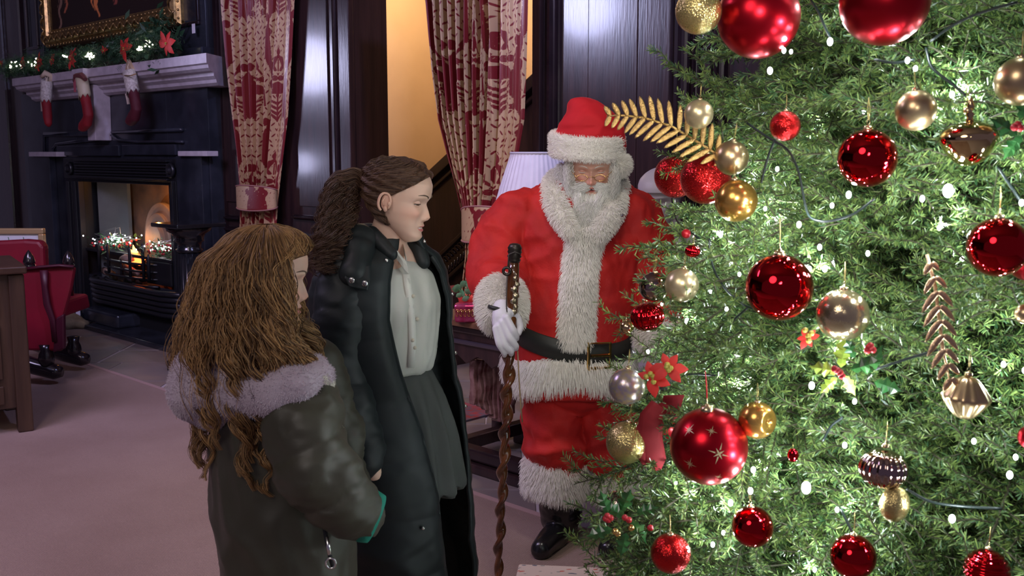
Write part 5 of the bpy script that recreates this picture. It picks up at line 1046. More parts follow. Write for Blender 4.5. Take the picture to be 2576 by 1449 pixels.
mb = MB(); mb.loft(sk_); put('skirt', remesh(mb, .010, 2, lambda v, n: .012*np.clip((T_(990,925).z-v[:,2])*6, 0, 1)*np.sin(np.arctan2(v[:,1]-YT, v[:,0]-T_(1000,1100).x)*13)), mat('charcoal_skirt', (.055,.060,.055), .8), tg)
# coat: an open shell, sleeves, hood
coatm = mat('black_padded_nylon', (.011,.015,.016), .52, spec=.35, col2=(.014,.019,.020), nscale=6, bump=.25, bscale=22); lin = mat('coat_lining', (.006,.008,.012), .7)
keys = [(596,966,.085,.078,-16,22),(622,964,.105,.092,-22,26),(648,960,.165,.115,-30,30),(690,958,.195,.135,-38,34),(780,960,.205,.150,-44,38),(900,968,.205,.160,-46,33),(1050,985,.212,.170,-46,22),(1200,1000,.215,.175,-44,14),(1350,1008,.220,.178,-42,10),(1449,1012,.222,.178,-42,8),(1600,1015,.225,.18,-42,8),(1700,1018,.225,.18,-42,8)]
KZ = np.array([T_(k[1], k[0]).z for k in keys]); KA = np.array(keys)
zs_ = np.linspace(KZ[-1], KZ[0], 210); nA = 90; V = []
def kint(col, z): return np.interp(z, KZ[::-1], KA[::-1, col])
for z in zs_:
    py = kint(0, z); c = T_(kint(1, z), py); s, d, a0, a1 = [kint(i, z) for i in (2,3,4,5)]
    for j in range(nA):
        ps = R(a1 + (360 - (a1 - a0))*j/(nA-1)); q = (abs(math.cos(ps))**(2/2.3), abs(math.sin(ps))**(2/2.3))
        fl = .010*min(1, j/3, (nA-1-j)/3)
        p = FZ(c) + FD*(d+fl)*math.copysign(q[0], math.cos(ps)) - SD*(s+fl)*math.copysign(q[1], math.sin(ps)); V.append((p.x, p.y, z))
V = np.array(V); zc_ = V[:,2]; cen = np.array([FZ(T_(kint(1, z), kint(0, z))) for z in zc_]); nn = V-cen; nn[:,2] = 0; nn /= np.linalg.norm(nn, axis=1)[:,None]+1e-9
puff = .006*np.abs(np.sin((zc_)*PI/.165))**.6; body_z = np.clip((1.30-zc_)*8, 0, 1); V += nn*(puff*body_z + .009*ridge(sn(V*np.array([1,1,.7]), 13, 31)) + .004*sn(V, 34, 6))[:,None]
me = bpy.data.meshes.new('coat'); me.from_pydata((V-np.array(worldloc(tg))).tolist(), [], [(i*nA+j, i*nA+j+1, (i+1)*nA+j+1, (i+1)*nA+j) for i in range(len(zs_)-1) for j in range(nA-1)]); me.polygons.foreach_set('use_smooth', [True]*len(me.polygons))
co_ = link('coat', me, coatm, tg); so = co_.modifiers.new('s','SOLIDIFY'); so.thickness = .014; so.offset = 0; me.materials.append(lin); so.material_offset = 0
CV = V.reshape(len(zs_), nA, 3)
def edge(j, l=.006, a=0, b=None): return [Vector(p) for p in CV[a:b:6, j]]
for j in (0, nA-1): MB().tube([Vector(p) for p in CV[:-8:4, j]], .0075, 6).build('placket_edge', coatm, tg, smooth=True)
zi = lambda py, c: int(np.argmin(np.abs(zs_ - T_(c, py).z)))
MB().tube([Vector(CV[k, 9])-nnk*0 for k in range(0, 170, 4) for nnk in (Vector(),)], .0035, 5).build('placket_seam', lin, tg, smooth=True)
snapm = mat('silver_snap', (.75,.75,.72), .25, 1)
for py, j in ((1262,5),(640,3),(750,nA-3),(905,nA-3),(1046,nA-3),(610,nA-3)):
    k = zi(py, 990); p = Vector(CV[k, j]); d = Vector(nn.reshape(len(zs_), nA, 3)[k, j]); MB().sphere(p + d*.010 + Vector((0,-.003,0)), (.0055,.0055,.0055), 12, 8).build('snap', snapm, tg, smooth=True)
def sleeve(name, pts, rad, parent, m, seed, puffs=.012, per=.085, voxel=.008, fold=.008):
    mb = MB(); limb(mb, pts, rad, 20); p0 = np.array(pts[0]); dd = np.array(pts[-1])-p0; L = np.linalg.norm(dd); dd = dd/L
    def f(v, n): s = (v-p0)@dd; return puffs*(np.abs(np.sin(s*PI/per + .5*sn(v, 9, seed)))**.5 - .6) + fold*ridge(sn(v, 15, seed+2)) - fold*.3 + .0035*ridge(sn(v*np.array([.8,.8,1.5]), 42, seed+4))
    return put(name, remesh(mb, voxel, 3, f), m, parent)
sleeve('sleeve', [T_(880,690,-.12), T_(858,800,-.17), T_(850,925,-.19), T_(880,1040,-.24), T_(918,1150,-.28)], [.078,.074,.072,.066,.052], tg, coatm, 3, .007, .10)
sleeve('sleeve', [T_(1040,690,.16), T_(1058,800,.18), T_(1068,920,.18), T_(1060,1060,.12)], [.070,.066,.062,.058], tg, coatm, 5, .007, .10)
hdm = MB(); limb(hdm, [T_(900,615,-.10), T_(862,640,-.05), T_(838,670,.02), T_(830,700,.04)], [.05,.060,.055,.04]); limb(hdm, [T_(850,665,-.12), T_(838,720,-.08), T_(825,790,-.02)], [.05,.045,.03]); limb(hdm, [T_(985,612,.12), T_(940,600,.14), T_(880,620,.12), T_(845,660,.08)], [.03,.045,.055,.05]); limb(hdm, [T_(905,640,-.14), T_(890,690,-.19)], [.045,.035])
put('hood', remesh(hdm, .008, 3, lambda v, n: .010*ridge(sn(v, 16, 41))), coatm, tg)
fl = MB(); limb(fl, [T_(935,585,-.07), T_(958,612,-.105), T_(985,640,-.125)], [.020,.022,.018]); limb(fl, [T_(1015,592,.02), T_(1050,615,.02), T_(1066,660,-.0)], [.022,.024,.02]); put('standing_collar', remesh(fl, .006, 2), coatm, tg)
tabm = MB(); tabm.loft([[T_(px, py, dy) + Vector((0,k,0)) for k in (0,.012) for px, py, dy in (r if k == 0 else r[::-1])] for r in ([(868,660,-.205),(930,668,-.205)],[(866,700,-.235),(932,708,-.225)],[(878,722,-.238),(925,732,-.228)])]); tabm.build('hood_tab', coatm, tg, bev=.004)
for px, py in ((885,705),(918,713)): MB().lathe([(.003,.003),(.0075,.003),(.008,0),(.003,0)], 16, T_(px, py, -.250), Matrix.Rotation(PI/2, 3, 'X')).build('snap', snapm, tg, smooth=True)
# hair
dark = hair_mat('dark_brown_hair', (.045,.022,.016), (.13,.070,.040), .38); hcap = mat('dark_hair_cap', (.055,.030,.020), .5, bump=.3, bscale=200)
rs = np.random.RandomState(8)
def hairline(z): return np.interp(z, [-.085,-.06,-.03,0,.02,.045,.062,.074,.08], [2.2,1.98,1.82,1.66,1.42,1.05,.72,.35,0])
N = 7500; z0 = rs.uniform(-.07,.112,N); hl = hairline(z0); ph0 = np.where(rs.rand(N) < .45, hl + rs.rand(N)**2*(2.6-hl), hl); sg = rs.choice([-1,1], N); K = 12
t = np.linspace(0,1,K)[None]; zt = z0[:,None]*(1-t) + (.008+rs.normal(0,.010,N)[:,None])*t + .010*np.sin(PI*t)*(z0[:,None] > .03); ph = (ph0[:,None] + (PI-.12*rs.rand(N)[:,None]-ph0[:,None])*t)*sg[:,None]
off = .004 + .010*np.sin(PI*np.clip(t*1.2,0,1))*rs.uniform(.5,1.2,N)[:,None] + .003*np.sin(zt*300+ph*6)
A = H2.surf(np.clip(zt,-.1,.1145).ravel(), ph.ravel(), 0, False).reshape(N,K,3); cenl = np.array([0,.008,.01]); dn = A-cenl; dn /= np.linalg.norm(dn, axis=2)[...,None]; A = A + dn*off[...,None]
A = H2.w(A.reshape(-1,3)).reshape(N,K,3)
cap = MB(H2.M); G_ = [[None]*60 for _ in range(44)]
def capf(u, v):
    z = -.07 + .1848*v; hlz = float(hairline(z)) + .10; p = (hlz + (2*PI-2*hlz)*u); q = H2.surf(z, p, 0, False); d = q-np.array([0,.008,.01]); return Vector(q + d/np.linalg.norm(d)*.0055)
cap.grid(capf, 70, 60); hc_ = cap.build('hair', hcap, tg, smooth=True, fix=False)
strands('scalp_hair', A, np.linspace(.8,.8,K)*.0010, dark, hc_)
tie = [Vector(H2.w([[0,.106,.010]])[0])]; tail = [tie[0]+Vector((.01,0,0)), P(892,455,2.76), P(868,470,2.76), P(855,510,2.74), P(850,560,2.70), P(838,605,2.66), P(822,648,2.64)]
pm_ = MB(); limb(pm_, tail, [.018,.026,.032,.034,.032,.026,.012]); pt = put('ponytail', remesh(pm_, .008, 2, lambda v,n: .006*sn(v, 50, 3)), hcap, tg)
strands('ponytail_hair', path_strands(tail, [.016,.034,.044,.046,.044,.040,.030], 4600, 30, .013, .07, 5, clumps=170), np.linspace(1,.5,30)*.0007, dark, pt)
strands('ponytail_hair', path_strands(tail[1:]+[P(806,690,2.62)], [.03,.05,.056,.058,.056,.05,.04], 260, 30, .016, .05, 6, clumps=60), np.linspace(1,.4,30)*.0008, dark, pt)
MB().tube([tie[0]+Vector((-.012,.0,.0))+Vector((.008*math.cos(a)*.6-.01, .026*math.sin(a), .030*math.cos(a))) for a in np.linspace(0,2*PI,21)], .013, 10, cap=False).build('hair_tie', mat('black_scrunchie', (.010,.010,.012), .8), tg, smooth=True)
# ------------------------------------------------------------------ smaller girl with long curls
YC = 2.25
def C_(px, py, dy=0): return P(px, py, YC+dy)
cg = thing('person', Vector((C_(700,1449).x, YC, 0)), 'smaller girl with long curly light brown hair in an olive coat with lilac fleece hood', 'person')
H3 = Head(P(669, 696, 2.2), R(97), R(8), .965, .95, .72, .8, lips=.9); hd3 = H3.build((.66,.42,.32), lip=(.52,.20,.18))
cring = lambda py, c, hx, hy, n=36: ering(C_(c, py), hx/FPX*YC, hy, R(10), n)
body_mesh('body', hd3, cg, (.66,.42,.32), ([C_(665,905), C_(660,800,-.04)], [.055,.05]), [cring(a,b,c*.85,d*.85) for a,b,c,d in ((870,668,60,.07),(925,675,85,.11),(1000,690,130,.15),(1150,700,150,.15),(1300,705,150,.15),(1449,712,150,.15))],
    [([C_(690,1440,-.07), C_(690,1700,-.06), Vector((C_(690,1449).x, YC-.07, .10))], [.08,.06,.04]), ([C_(740,1440,.08), C_(740,1700,.08), Vector((C_(740,1449).x, YC+.08, .10))], [.08,.06,.04]), ([C_(745,1000,-.13), C_(785,1190,-.20), C_(915,1288,-.15)], [.045,.036,.025])], head=H3, ears=False)
eyes(H3, cg, (.08,.05,.03), (.62,.39,.30), -4, -12, (.12,.075,.045), look=(-.3,-.4))
for x, y in ((690,-.07),(740,.08)):
    q = Vector((C_(x,1449).x, YC+y, 0)); s_ = MB(); limb(s_, [q+Vector((-.02,0,.045)), q+Vector((.06,0,.04)), q+Vector((.15,.02,.034))], [.042,.042,.032]); m = remesh(s_, .008, 2); v, t, n = mesh_arrays(m); v[:,2] = np.maximum(v[:,2], .013); m.vertices.foreach_set('co', v.ravel()); put('shoe', m, boot, cg)
olive = mat('olive_padded_coat', (.040,.038,.024), .5, sheen=.15, col2=(.052,.049,.032), nscale=5, bump=.25, bscale=24)
cc2 = MB(); cc2.loft([cring(*a) for a in ((885,672,50,.07),(915,676,92,.13),(955,684,125,.165),(1020,692,148,.175),(1150,698,158,.175),(1260,708,166,.18),(1360,722,168,.18),(1430,733,162,.18),(1500,736,160,.18),(1560,738,155,.17))])
put('coat', remesh(cc2, .009, 4, lambda v, n: .013*(ridge(sn(v*np.array([1,1,.75]), 10, 51))-.2) + .005*ridge(sn(v*np.array([1,1,.6]), 30, 7))), olive, cg)
sleeve('sleeve', [C_(745,985,-.14), C_(762,1060,-.18), C_(790,1170,-.22), C_(850,1245,-.21), C_(905,1290,-.17)], [.078,.082,.082,.074,.058], cg, olive, 9, .012, .12, fold=.010)
sleeve('sleeve', [C_(790,930,.15), C_(840,1060,.17), C_(862,1160,.15), C_(880,1240,.08)], [.07,.068,.062,.055], cg, olive, 12, .010, .12)
MB().tube([C_(890,1286,-.175), C_(925,1298,-.168), C_(946,1306,-.165), C_(948,1307,-.165)], [.052,.059,.054,.040], 24).build('teal_cuff', mat('teal_knit', (.0,.22,.15), .7, bump=.3, bscale=120), cg, smooth=True)
hz = MB(); limb(hz, [C_(925-10,1290,-.16), C_(940,1300,-.13)], [.03,.024]); 
zp = MB(); zl_ = [P(823,1350,2.045), P(826,1375,2.04), P(829,1396,2.035)]; zp.tube(zl_, [.004,.0055,.005], 6); zp.tube([P(832,1417,2.03)+Vector((.0105*math.cos(a),0,.0115*math.sin(a))) for a in np.linspace(0,2*PI,19)], .0028, 6, cap=False); zp.build('zip_pull', snapm, cg, smooth=True, label='silver zip pull with ring')
pk_ = MB(); pk_.tube([P(812,1310,2.06), P(818,1340,2.05), P(826,1385,2.045), P(838,1430,2.045)], .005, 5); pk_.build('pocket_welt', lin, cg, smooth=True)
fleece = mat('lilac_fleece', (.46,.38,.44), .95, sheen=.5, bump=.5, bscale=90); ff = hair_mat('fleece_fibre', (.50,.42,.48), (.60,.53,.58), .8)
def fluffy(name, prims, count, ln, voxel=.010, d=.010, m=fleece, fm=ff, parent=cg):
    mb = MB(); [limb(mb, p, r) for p, r in prims]; me = remesh(mb, voxel, 3, lambda v, n: d*ridge(sn(v, 15, 61)))
    me.transform(Matrix.Translation(-worldloc(parent))); o = link(name, me, m, parent); fur('fleece', me, worldloc(parent), fm, o, count, ln, (0,0,-.2), .8, .0010, 3); return o
fluffy('fleece_hood', [([C_(548,880,-.10), C_(525,930,-.12), C_(515,985,-.12), C_(540,1012,-.12)], [.040,.070,.082,.056]), ([C_(505,960,.10), C_(500,985,.02)], [.05,.055]), ([C_(500,985,-.04), C_(590,985,-.16), C_(690,985,-.20), C_(760,965,-.20), C_(805,945,-.17)], [.056,.056,.050,.040,.024]), ([C_(500,930,-.02), C_(580,925,-.12), C_(680,930,-.16), C_(790,925,-.12)], [.055,.06,.05,.03])], 26000, .007)
whitef = mat('cream_fleece', (.62,.58,.50), .95, bump=.5, bscale=120); wf = hair_mat('cream_fibre', (.62,.58,.50), (.72,.68,.6), .8)
fluffy('fleece_edge', [([P(818,968,2.10), P(842,1040,2.09), P(856,1110,2.08), P(870,1190,2.07)], [.010,.012,.011,.006])], 3000, .005, .004, .003, whitef, wf); fluffy('fleece_lapel', [([P(775,945,2.06), P(805,950,2.07), P(825,962,2.09)], [.022,.022,.014])], 2500, .005, .005, .003, whitef, wf)
# curls
brown = hair_mat('light_brown_curls', (.045,.020,.010), (.50,.28,.11), .40); rs = np.random.RandomState(12)
def hshell(az, dz):      # radius about the head axis by azimuth (0 = face) and metres below the crown
    back = (1-math.cos(az))/2; side = abs(math.sin(az)); base = .085+.055*back+.022*side; return base*min(1, math.sqrt(max(0,dz)/.07))*(.82+.55*min(1, max(0,dz-.03)/.24)) 
crown = H3.w([[0,.0,.118]])[0]; yaw3 = R(97)
def lock(az, dz0, length, j, az0=None):
    K = 30; pts = []
    for k in range(K):
        t = k/(K-1); dz = dz0 + (length-dz0)*t; aa = az if az0 is None else az0 + (az-az0)*min(1, (dz-dz0)/.07); r = hshell(aa, dz)*j
        if dz < .075: sp_ = H3.surf(.112-dz, aa, 0, False); r = max(r, float(np.hypot(sp_[0], sp_[1]))+.005+.004*j)
        if dz > .24: r *= 1 - .35*min(1,(dz-.24)/.25)*(.5 if math.cos(az) < -.2 else .6)
        lx, ly = r*math.sin(aa), -r*math.cos(aa); lim = .050+.05*max(0,.05-dz)/.05+.06*min(1,max(0,dz-.235)/.05); ly = max(ly, -lim*(.85+.3*j*j-.3)) if dz > .065 else ly; x = lx*math.cos(yaw3)-ly*math.sin(yaw3); y = lx*math.sin(yaw3)+ly*math.cos(yaw3)
        pts.append((crown[0]+x-.010, crown[1]+y, crown[2]+.004-dz))
    return np.array(pts)
base = MB(); rings = []
for dz in (.004,.012,.025,.045,.07,.10,.14,.18,.22,.25):
    ring = []
    for k in range(36):
        az = 2*PI*k/36; a2 = (az+PI)%(2*PI)-PI; lim = .82; r = hshell(az, dz)*.84; r = min(r, .066) if abs(a2) < lim and dz > .035 else r
        lx, ly = r*math.sin(az), max(-r*math.cos(az), -.045 if dz > .03 else -1); ring.append((crown[0]+lx*math.cos(yaw3)-ly*math.sin(yaw3), crown[1]+lx*math.sin(yaw3)+ly*math.cos(yaw3), crown[2]-dz))
    rings.append([Vector(p) for p in ring])
base.loft(rings); hb3 = put('hair', remesh(base, .008, 3, lambda v, n: .006*sn(v*np.array([1,1,.3]), 60, 3)), mat('curl_mass', (.05,.027,.016), .7), cg)
allp = []; allr = []
for i in range(615):
    az = rs.uniform(.62, 2*PI-.62) if i > 60 else rs.choice([-1,1])*rs.uniform(.50,.75); dz0 = rs.uniform(.0,.05); ln = rs.uniform(.19,.32) if i % 5 else rs.uniform(.30,.52)
    if 430 < i < 560: az = rs.choice([-1,1,1])*-rs.uniform(.55,1.3); ln = rs.uniform(.30,.43)
    if math.cos(az) > .3: ln = min(ln, .42)
    a0_ = None
    if i < 110: sg_ = rs.choice([-1,1]); a0_ = sg_*rs.uniform(.03,.62); az = sg_*rs.uniform(.95,1.5); dz0 = rs.uniform(.004,.034); ln = rs.uniform(.22,.40)
    if math.cos(az) < -.3: ln = min(ln, rs.uniform(.22,.31))
    if i >= 560: az = -rs.uniform(.9,3.6); dz0 = .02; ln = rs.uniform(.36,.58)
    L = lock(az, dz0, ln, rs.uniform(.86,1.04), a0_); K = len(L); t = np.linspace(0,1,K); n = 24; ph = rs.uniform(0,6.28); wl = rs.uniform(.06,.12); am = rs.uniform(.006,.015)*np.clip((t*ln-.03)/.15,0.05,1)
    seg_ = np.cumsum(np.r_[0, np.linalg.norm(np.diff(L, axis=0), axis=1)])
    for s in range(n):
        g = rs.normal(0,1,3)*np.array([.0048,.0048,.001]); ang = ph + 2*PI*seg_/wl + rs.normal(0,.18); q = L + g[None]*(.5+.9*np.sin(PI*t))[:,None]
        q[:,0] += am*np.cos(ang); q[:,1] += am*np.sin(ang); allp.append(q)
strands('curls', np.array(allp), np.r_[np.linspace(1,1,22), np.linspace(1,.35,8)]*.0007, brown, hb3)
fly = []
for i in range(600):
    az = rs.uniform(.4, 2*PI-.4); L = lock(az, 0, rs.uniform(.1,.42), rs.uniform(1.0,1.16)); t = np.linspace(0,1,len(L)); a = rs.uniform(0,6.28); L[:,0] += .008*np.cos(a+t*18)*t; L[:,1] += .008*np.sin(a+t*18)*t; fly.append(L)
strands('loose_hair', np.array(fly), .00045, brown, hb3)
# ------------------------------------------------------------------ statue behind the man in red
marble = mat('white_marble', (.62,.58,.60), .45, col2=(.55,.50,.52), nscale=4, subs=.05)
sq0 = P(1668, 500, 4.75); stt = thing('statue', Vector((sq0.x, 4.8, 0)), 'white marble statue with smooth cap and draped shoulders standing behind the tree edge', 'statue')
H4 = Head(P(1664, 498, 4.75), R(-28), R(12), 1.18, 1.05, .9, .1); hv, hf, hcx = H4.build((.6,.6,.6)); h4 = MB(); h4.v = [tuple(p) for p in hv]; h4.f = list(hf); h4.build('head', marble, stt, smooth=True)
mb = MB()
mb.grid(lambda u, v: Vector(H4.w([(lambda q: q + (q-np.array([0,.01,.0]))/np.linalg.norm(q-np.array([0,.01,.0]))*(.012))(H4.surf(.022+.0925*v + .02*math.cos(2*PI*u), 2*PI*u, 0, False))])[0]), 48, 20)
cpo = mb.build('cap', marble, stt, smooth=True, fix=False)
mb = MB(); limb(mb, [P(1672,620,4.82), P(1666,540,4.8)], [.085,.07]); ss = lambda py, c, hw, d: ering(P(c, py, 4.85), hw/FPX*4.85, d, 0, 30)
mb.loft([ss(585,1672,60,.08), ss(610,1676,110,.11), ss(650,1680,135,.14), ss(740,1684,128,.15), ss(850,1688,120,.15), ss(960,1690,125,.15)]); put('draped_body', remesh(mb, .012, 3, lambda v,n: .022*ridge(sn(v*np.array([1,1,.35]), 12, 71))), marble, stt)
pz_ = P(1690, 955, 4.85).z; MB().box(sq0.x-.22, sq0.x+.26, 4.62, 5.08, 0, pz_).build('pedestal', oak, stt, bev=.012)
# ------------------------------------------------------------------ christmas tree
TX, TY = 1.16, 2.42; TA = 4.75
def TR(z): return max(.02, (.83-.135*(z-.95)) if z < 2.4 else .634*(TA-z)/(TA-2.4))*(1 if z > .35 else .9)
tree = thing('christmas_tree', Vector((TX, TY, 0)), 'large artificial fir tree crowded with red and gold baubles and white fairy lights', 'tree')
bark = mat('brown_bark', (.07,.05,.035), .9, bump=.5, bscale=30)
MB().tube([(TX,TY,.02),(TX,TY,1.5),(TX,TY,4.6)], [.06,.05,.01], 12).build('trunk', bark, tree, smooth=True)
MB().lathe([(.0,.0125),(.35,.0125),(.35,.03),(.09,.06),(.08,.25),(.0,.25)], 24, (TX,TY,0)).build('stand', mat('green_stand', (.03,.06,.03), .5), tree, smooth=True)
need = mat('fir_needles', (.035,.105,.040), .34, col2=(.24,.34,.085), island=1, spec=.5)
nb = need.node_tree.nodes['Principled BSDF']; nb.inputs['Transmission Weight'].default_value = 0
twig_m = mat('wrapped_twig', (.060,.055,.030), .8)
def spray(seed, L=.46, dens=560, nside=9):       # one branch along +X, needles on stem and side twigs
    rr = np.random.RandomState(seed); segs = []
    main = [np.array([L*t, .02*math.sin(t*3+seed)*t, -.05*t*t + .02*math.sin(t*5+seed)]) for t in np.linspace(0,1,8)]
    segs.append((main, .25))
    for k in range(nside):
        t = .22 + .70*k/(nside-1); b = np.array([np.interp(t*7, range(8), [p[i] for p in main]) for i in range(3)]); sgn = 1 if k % 2 else -1
        an = R(rr.uniform(38,62))*sgn; ll = (.19*(1-t)+.075)*rr.uniform(.8,1.15); dz = rr.uniform(-.25,.45); d = np.array([math.cos(an), math.sin(an), dz]); d /= np.linalg.norm(d)
        segs.append(([b + d*ll*s + np.array([0,0,.03*s*s*rr.uniform(-1,1)]) for s in np.linspace(0,1,4)], 0))
    V, F = [], []; tw = MB()
    for pts, s0 in segs:
        pts = np.array(pts); lens = np.r_[0, np.cumsum(np.linalg.norm(np.diff(pts, axis=0), axis=1))]; n = int(lens[-1]*dens*(1-s0)); ss_ = lens[-1]*(s0 + (1-s0)*rr.rand(n))
        P0 = np.stack([np.interp(ss_, lens, pts[:,i]) for i in range(3)], 1); T = (pts[-1]-pts[0]); T = T/np.linalg.norm(T)
        a = np.cross(T, [0,0,1.]); a /= np.linalg.norm(a); b = np.cross(T, a); ph = rr.rand(n)*2*PI; rad = a[None]*np.cos(ph)[:,None] + b[None]*np.sin(ph)[:,None]
        D = rad*rr.uniform(.75,1.0,n)[:,None] + T[None]*rr.uniform(.45,.95,n)[:,None]; D /= np.linalg.norm(D, axis=1)[:,None]
        ln = rr.uniform(.015,.024,n)*np.where(ss_ > lens[-1]*.93, .8, 1); W_ = np.cross(D, rad+rr.normal(0,.4,(n,3))); W_ /= np.linalg.norm(W_, axis=1)[:,None]; wd = .00125
        b0 = len(V)*0
        for i in range(n):
            k = len(V); p = P0[i]; d = D[i]*ln[i]; w_ = W_[i]*wd; V += [p-w_*.7, p+w_*.7, p+d*.75+w_, p+d, p+d*.75-w_]; F.append((k,k+1,k+2,k+3,k+4))
        tw.tube([tuple(p) for p in pts], [.0028 if s0 else .0018]*(len(pts)-1)+[.001], 4)
    me = bpy.data.meshes.new('branch'); b = len(V); me.from_pydata([tuple(map(float, v)) for v in V] + tw.v, [], F + [tuple(b+i for i in f) for f in tw.f])
    me.materials.append(need); me.materials.append(twig_m); mi = np.zeros(len(me.polygons), dtype=np.int32); mi[len(F):] = 1; me.polygons.foreach_set('material_index', mi); return me
SPR = [spray(i) for i in range(7)]
rt = random.Random(21)
def place_branch(me, base, d, roll, sc, parent=tree):
    d = Vector(d).normalized(); x = d; y = Vector((0,0,1)).cross(x).normalized(); z = x.cross(y); Rm = Matrix((x, y, z)).transposed().to_4x4() @ Matrix.Rotation(roll, 4, 'X')
    o = bpy.data.objects.new('branch', me); COL.objects.link(o); o.parent = parent; o.matrix_local = Matrix.Translation(Vector(base)-Vector(tree.location)) @ Rm @ Matrix.Scale(sc, 4); return o
CAZ = math.atan2(-TY, -TX)         # azimuth from the trunk to the camera
pos = []; z = .22
while z < 4.6:
    Rz = TR(z); n = int(2*PI*Rz/.17)
    for k in range(n):
        az = 2*PI*(k+rt.random()*.8)/n; pos.append((z+rt.uniform(-.05,.05), az))
    z += .080 if z < 2.6 else .13
vis = []; back = []
for z, az in pos:
    da = (az-CAZ+PI) % (2*PI) - PI
    (vis if abs(da) < R(78) and z < 2.35 else back).append((z, az, da))
rt.shuffle(vis); cnt = 0
def bro(z, az, lay):
    Rz = TR(z) - lay; tip = Vector((TX + Rz*math.cos(az), TY + Rz*math.sin(az), z)); el = rt.uniform(-.10,.30); sp = rt.uniform(-.35,.35)
    d = Vector((math.cos(az+sp), math.sin(az+sp), el)); sc = rt.uniform(.85,1.1); return tip - d.normalized()*.46*sc, d, rt.uniform(-.6,.6), sc
seen = []
for z, az, da in vis:
    if cnt < 225: b, d, r, sc = bro(z, az, rt.choice([0,0,.05,.10])); place_branch(rt.choice(SPR), b, d, r, sc); cnt += 1
    else: back.append((z, az, da))
# branch tips that reach past the outline towards the man in red
for px, py, Y, dx, dz in tuple((rt.uniform(1640,1760), rt.uniform(620,1449), 2.05, rt.uniform(-1,-.3), rt.uniform(-.4,.3)) for k in range(20)) + tuple((rt.uniform(1520,1640), rt.uniform(1280,1449), 2.0, rt.uniform(-1,-.5), rt.uniform(-.3,.2)) for k in range(9)) + ((1692,135,2.35,-.55,.28),(1740,215,2.3,-.7,.1),(1608,590,2.3,-.8,.15),(1640,650,2.25,-.9,.0),(1538,752,2.25,-1,.05),(1590,840,2.2,-.8,-.2),(1560,905,2.2,-.8,-.3),(1448,1155,2.15,-1,.0),(1455,1265,2.15,-.9,.1),(1440,1300,2.1,-.9,-.05),(1470,1350,2.1,-.9,.0),(1590,1190,2.15,-.5,-.5),(1500,1410,2.05,-.8,.0),(1560,1010,2.15,-.8,-.1),(1690,480,2.3,-.7,.1),(1670,560,2.3,-.8,0),(1700,330,2.35,-.7,.2),(1530,1330,2.1,-.9,.1),(1640,700,2.2,-.7,-.3),(1545,1080,2.15,-.7,-.4),(1480,1200,2.12,-.8,-.2),(1590,930,2.15,-.6,-.1)):
    tip = P(px, py, Y); d = Vector((dx, -.25, dz)).normalized(); sc = rt.uniform(.8,1.0); place_branch(rt.choice(SPR), tip - d*.46*sc, d, rt.uniform(-.5,.5), sc)
# the inner and rear foliage: instanced sprays, one part
pts = []; rots = []; scs = []
inner = list(back)
for lay in (.16, .30):
    for z, az in pos:
        if z < 4.4: inner.append((z+rt.uniform(-.04,.04), az+rt.uniform(-.1,.1), lay))
for z, az, lay in inner:
    lay = lay if isinstance(lay, float) and 0 < lay < .5 and (z, az, lay) not in () and lay in (.16,.30) else rt.choice([0,.06])
    b, d, r, sc = bro(z, az, lay); d = d.normalized(); x = d; y = Vector((0,0,1)).cross(x).normalized(); zz = x.cross(y); e = (Matrix((x,y,zz)).transposed() @ Matrix.Rotation(r, 3, 'X')).to_euler()
    pts.append(tuple(b-Vector(tree.location))); rots.append(tuple(e)); scs.append(sc)
pm = bpy.data.meshes.new('foliage'); pm.from_pydata(pts, [], []); a = pm.attributes.new('rot', 'FLOAT_VECTOR', 'POINT'); a.data.foreach_set('vector', np.array(rots, dtype=np.float32).ravel())
a = pm.attributes.new('sc', 'FLOAT', 'POINT'); a.data.foreach_set('value', np.array(scs, dtype=np.float32)); fo = link('foliage', pm, None, tree, kind='stuff')
ng = bpy.data.node_groups.new('foliage_on_points', 'GeometryNodeTree'); ng.interface.new_socket('Geometry', in_out='INPUT', socket_type='NodeSocketGeometry'); ng.interface.new_socket('Geometry', in_out='OUTPUT', socket_type='NodeSocketGeometry')
gi = ng.nodes.new('NodeGroupInput'); go = ng.nodes.new('NodeGroupOutput'); ip = ng.nodes.new('GeometryNodeInstanceOnPoints'); oi = ng.nodes.new('GeometryNodeObjectInfo')
inner_me = SPR[3]; src = [o for o in tree.children if o.type == 'MESH' and o.data == inner_me][0]; oi.inputs['Object'].default_value = src; oi.transform_space = 'ORIGINAL'
na = ng.nodes.new('GeometryNodeInputNamedAttribute'); na.data_type = 'FLOAT_VECTOR'; na.inputs['Name'].default_value = 'rot'; nsn = ng.nodes.new('GeometryNodeInputNamedAttribute'); nsn.data_type = 'FLOAT'; nsn.inputs['Name'].default_value = 'sc'
ng.links.new(gi.outputs[0], ip.inputs['Points']); ng.links.new(oi.outputs['Geometry'], ip.inputs['Instance']); ng.links.new(na.outputs['Attribute'], ip.inputs['Rotation']); ng.links.new(nsn.outputs['Attribute'], ip.inputs['Scale']); ng.links.new(ip.outputs[0], go.inputs[0])
fo.modifiers.new('g', 'NODES').node_group = ng
# where a picture ray meets the tree's outer surface
def treeY(px, py, inset=0.0):
    d = ray(px, py); best = None
    for k in range(400):
        Y = 1.1 + k*.004; p = CP + d*(Y/d.y)
        if math.hypot(p.x-TX, p.y-TY) < TR(p.z) - inset: return Y
    # nearest approach
    bb = min((math.hypot((CP+d*(Y/d.y)).x-TX, (CP+d*(Y/d.y)).y-TY) - TR((CP+d*(Y/d.y)).z), Y) for Y in np.linspace(1.3,2.6,80)); return bb[1]
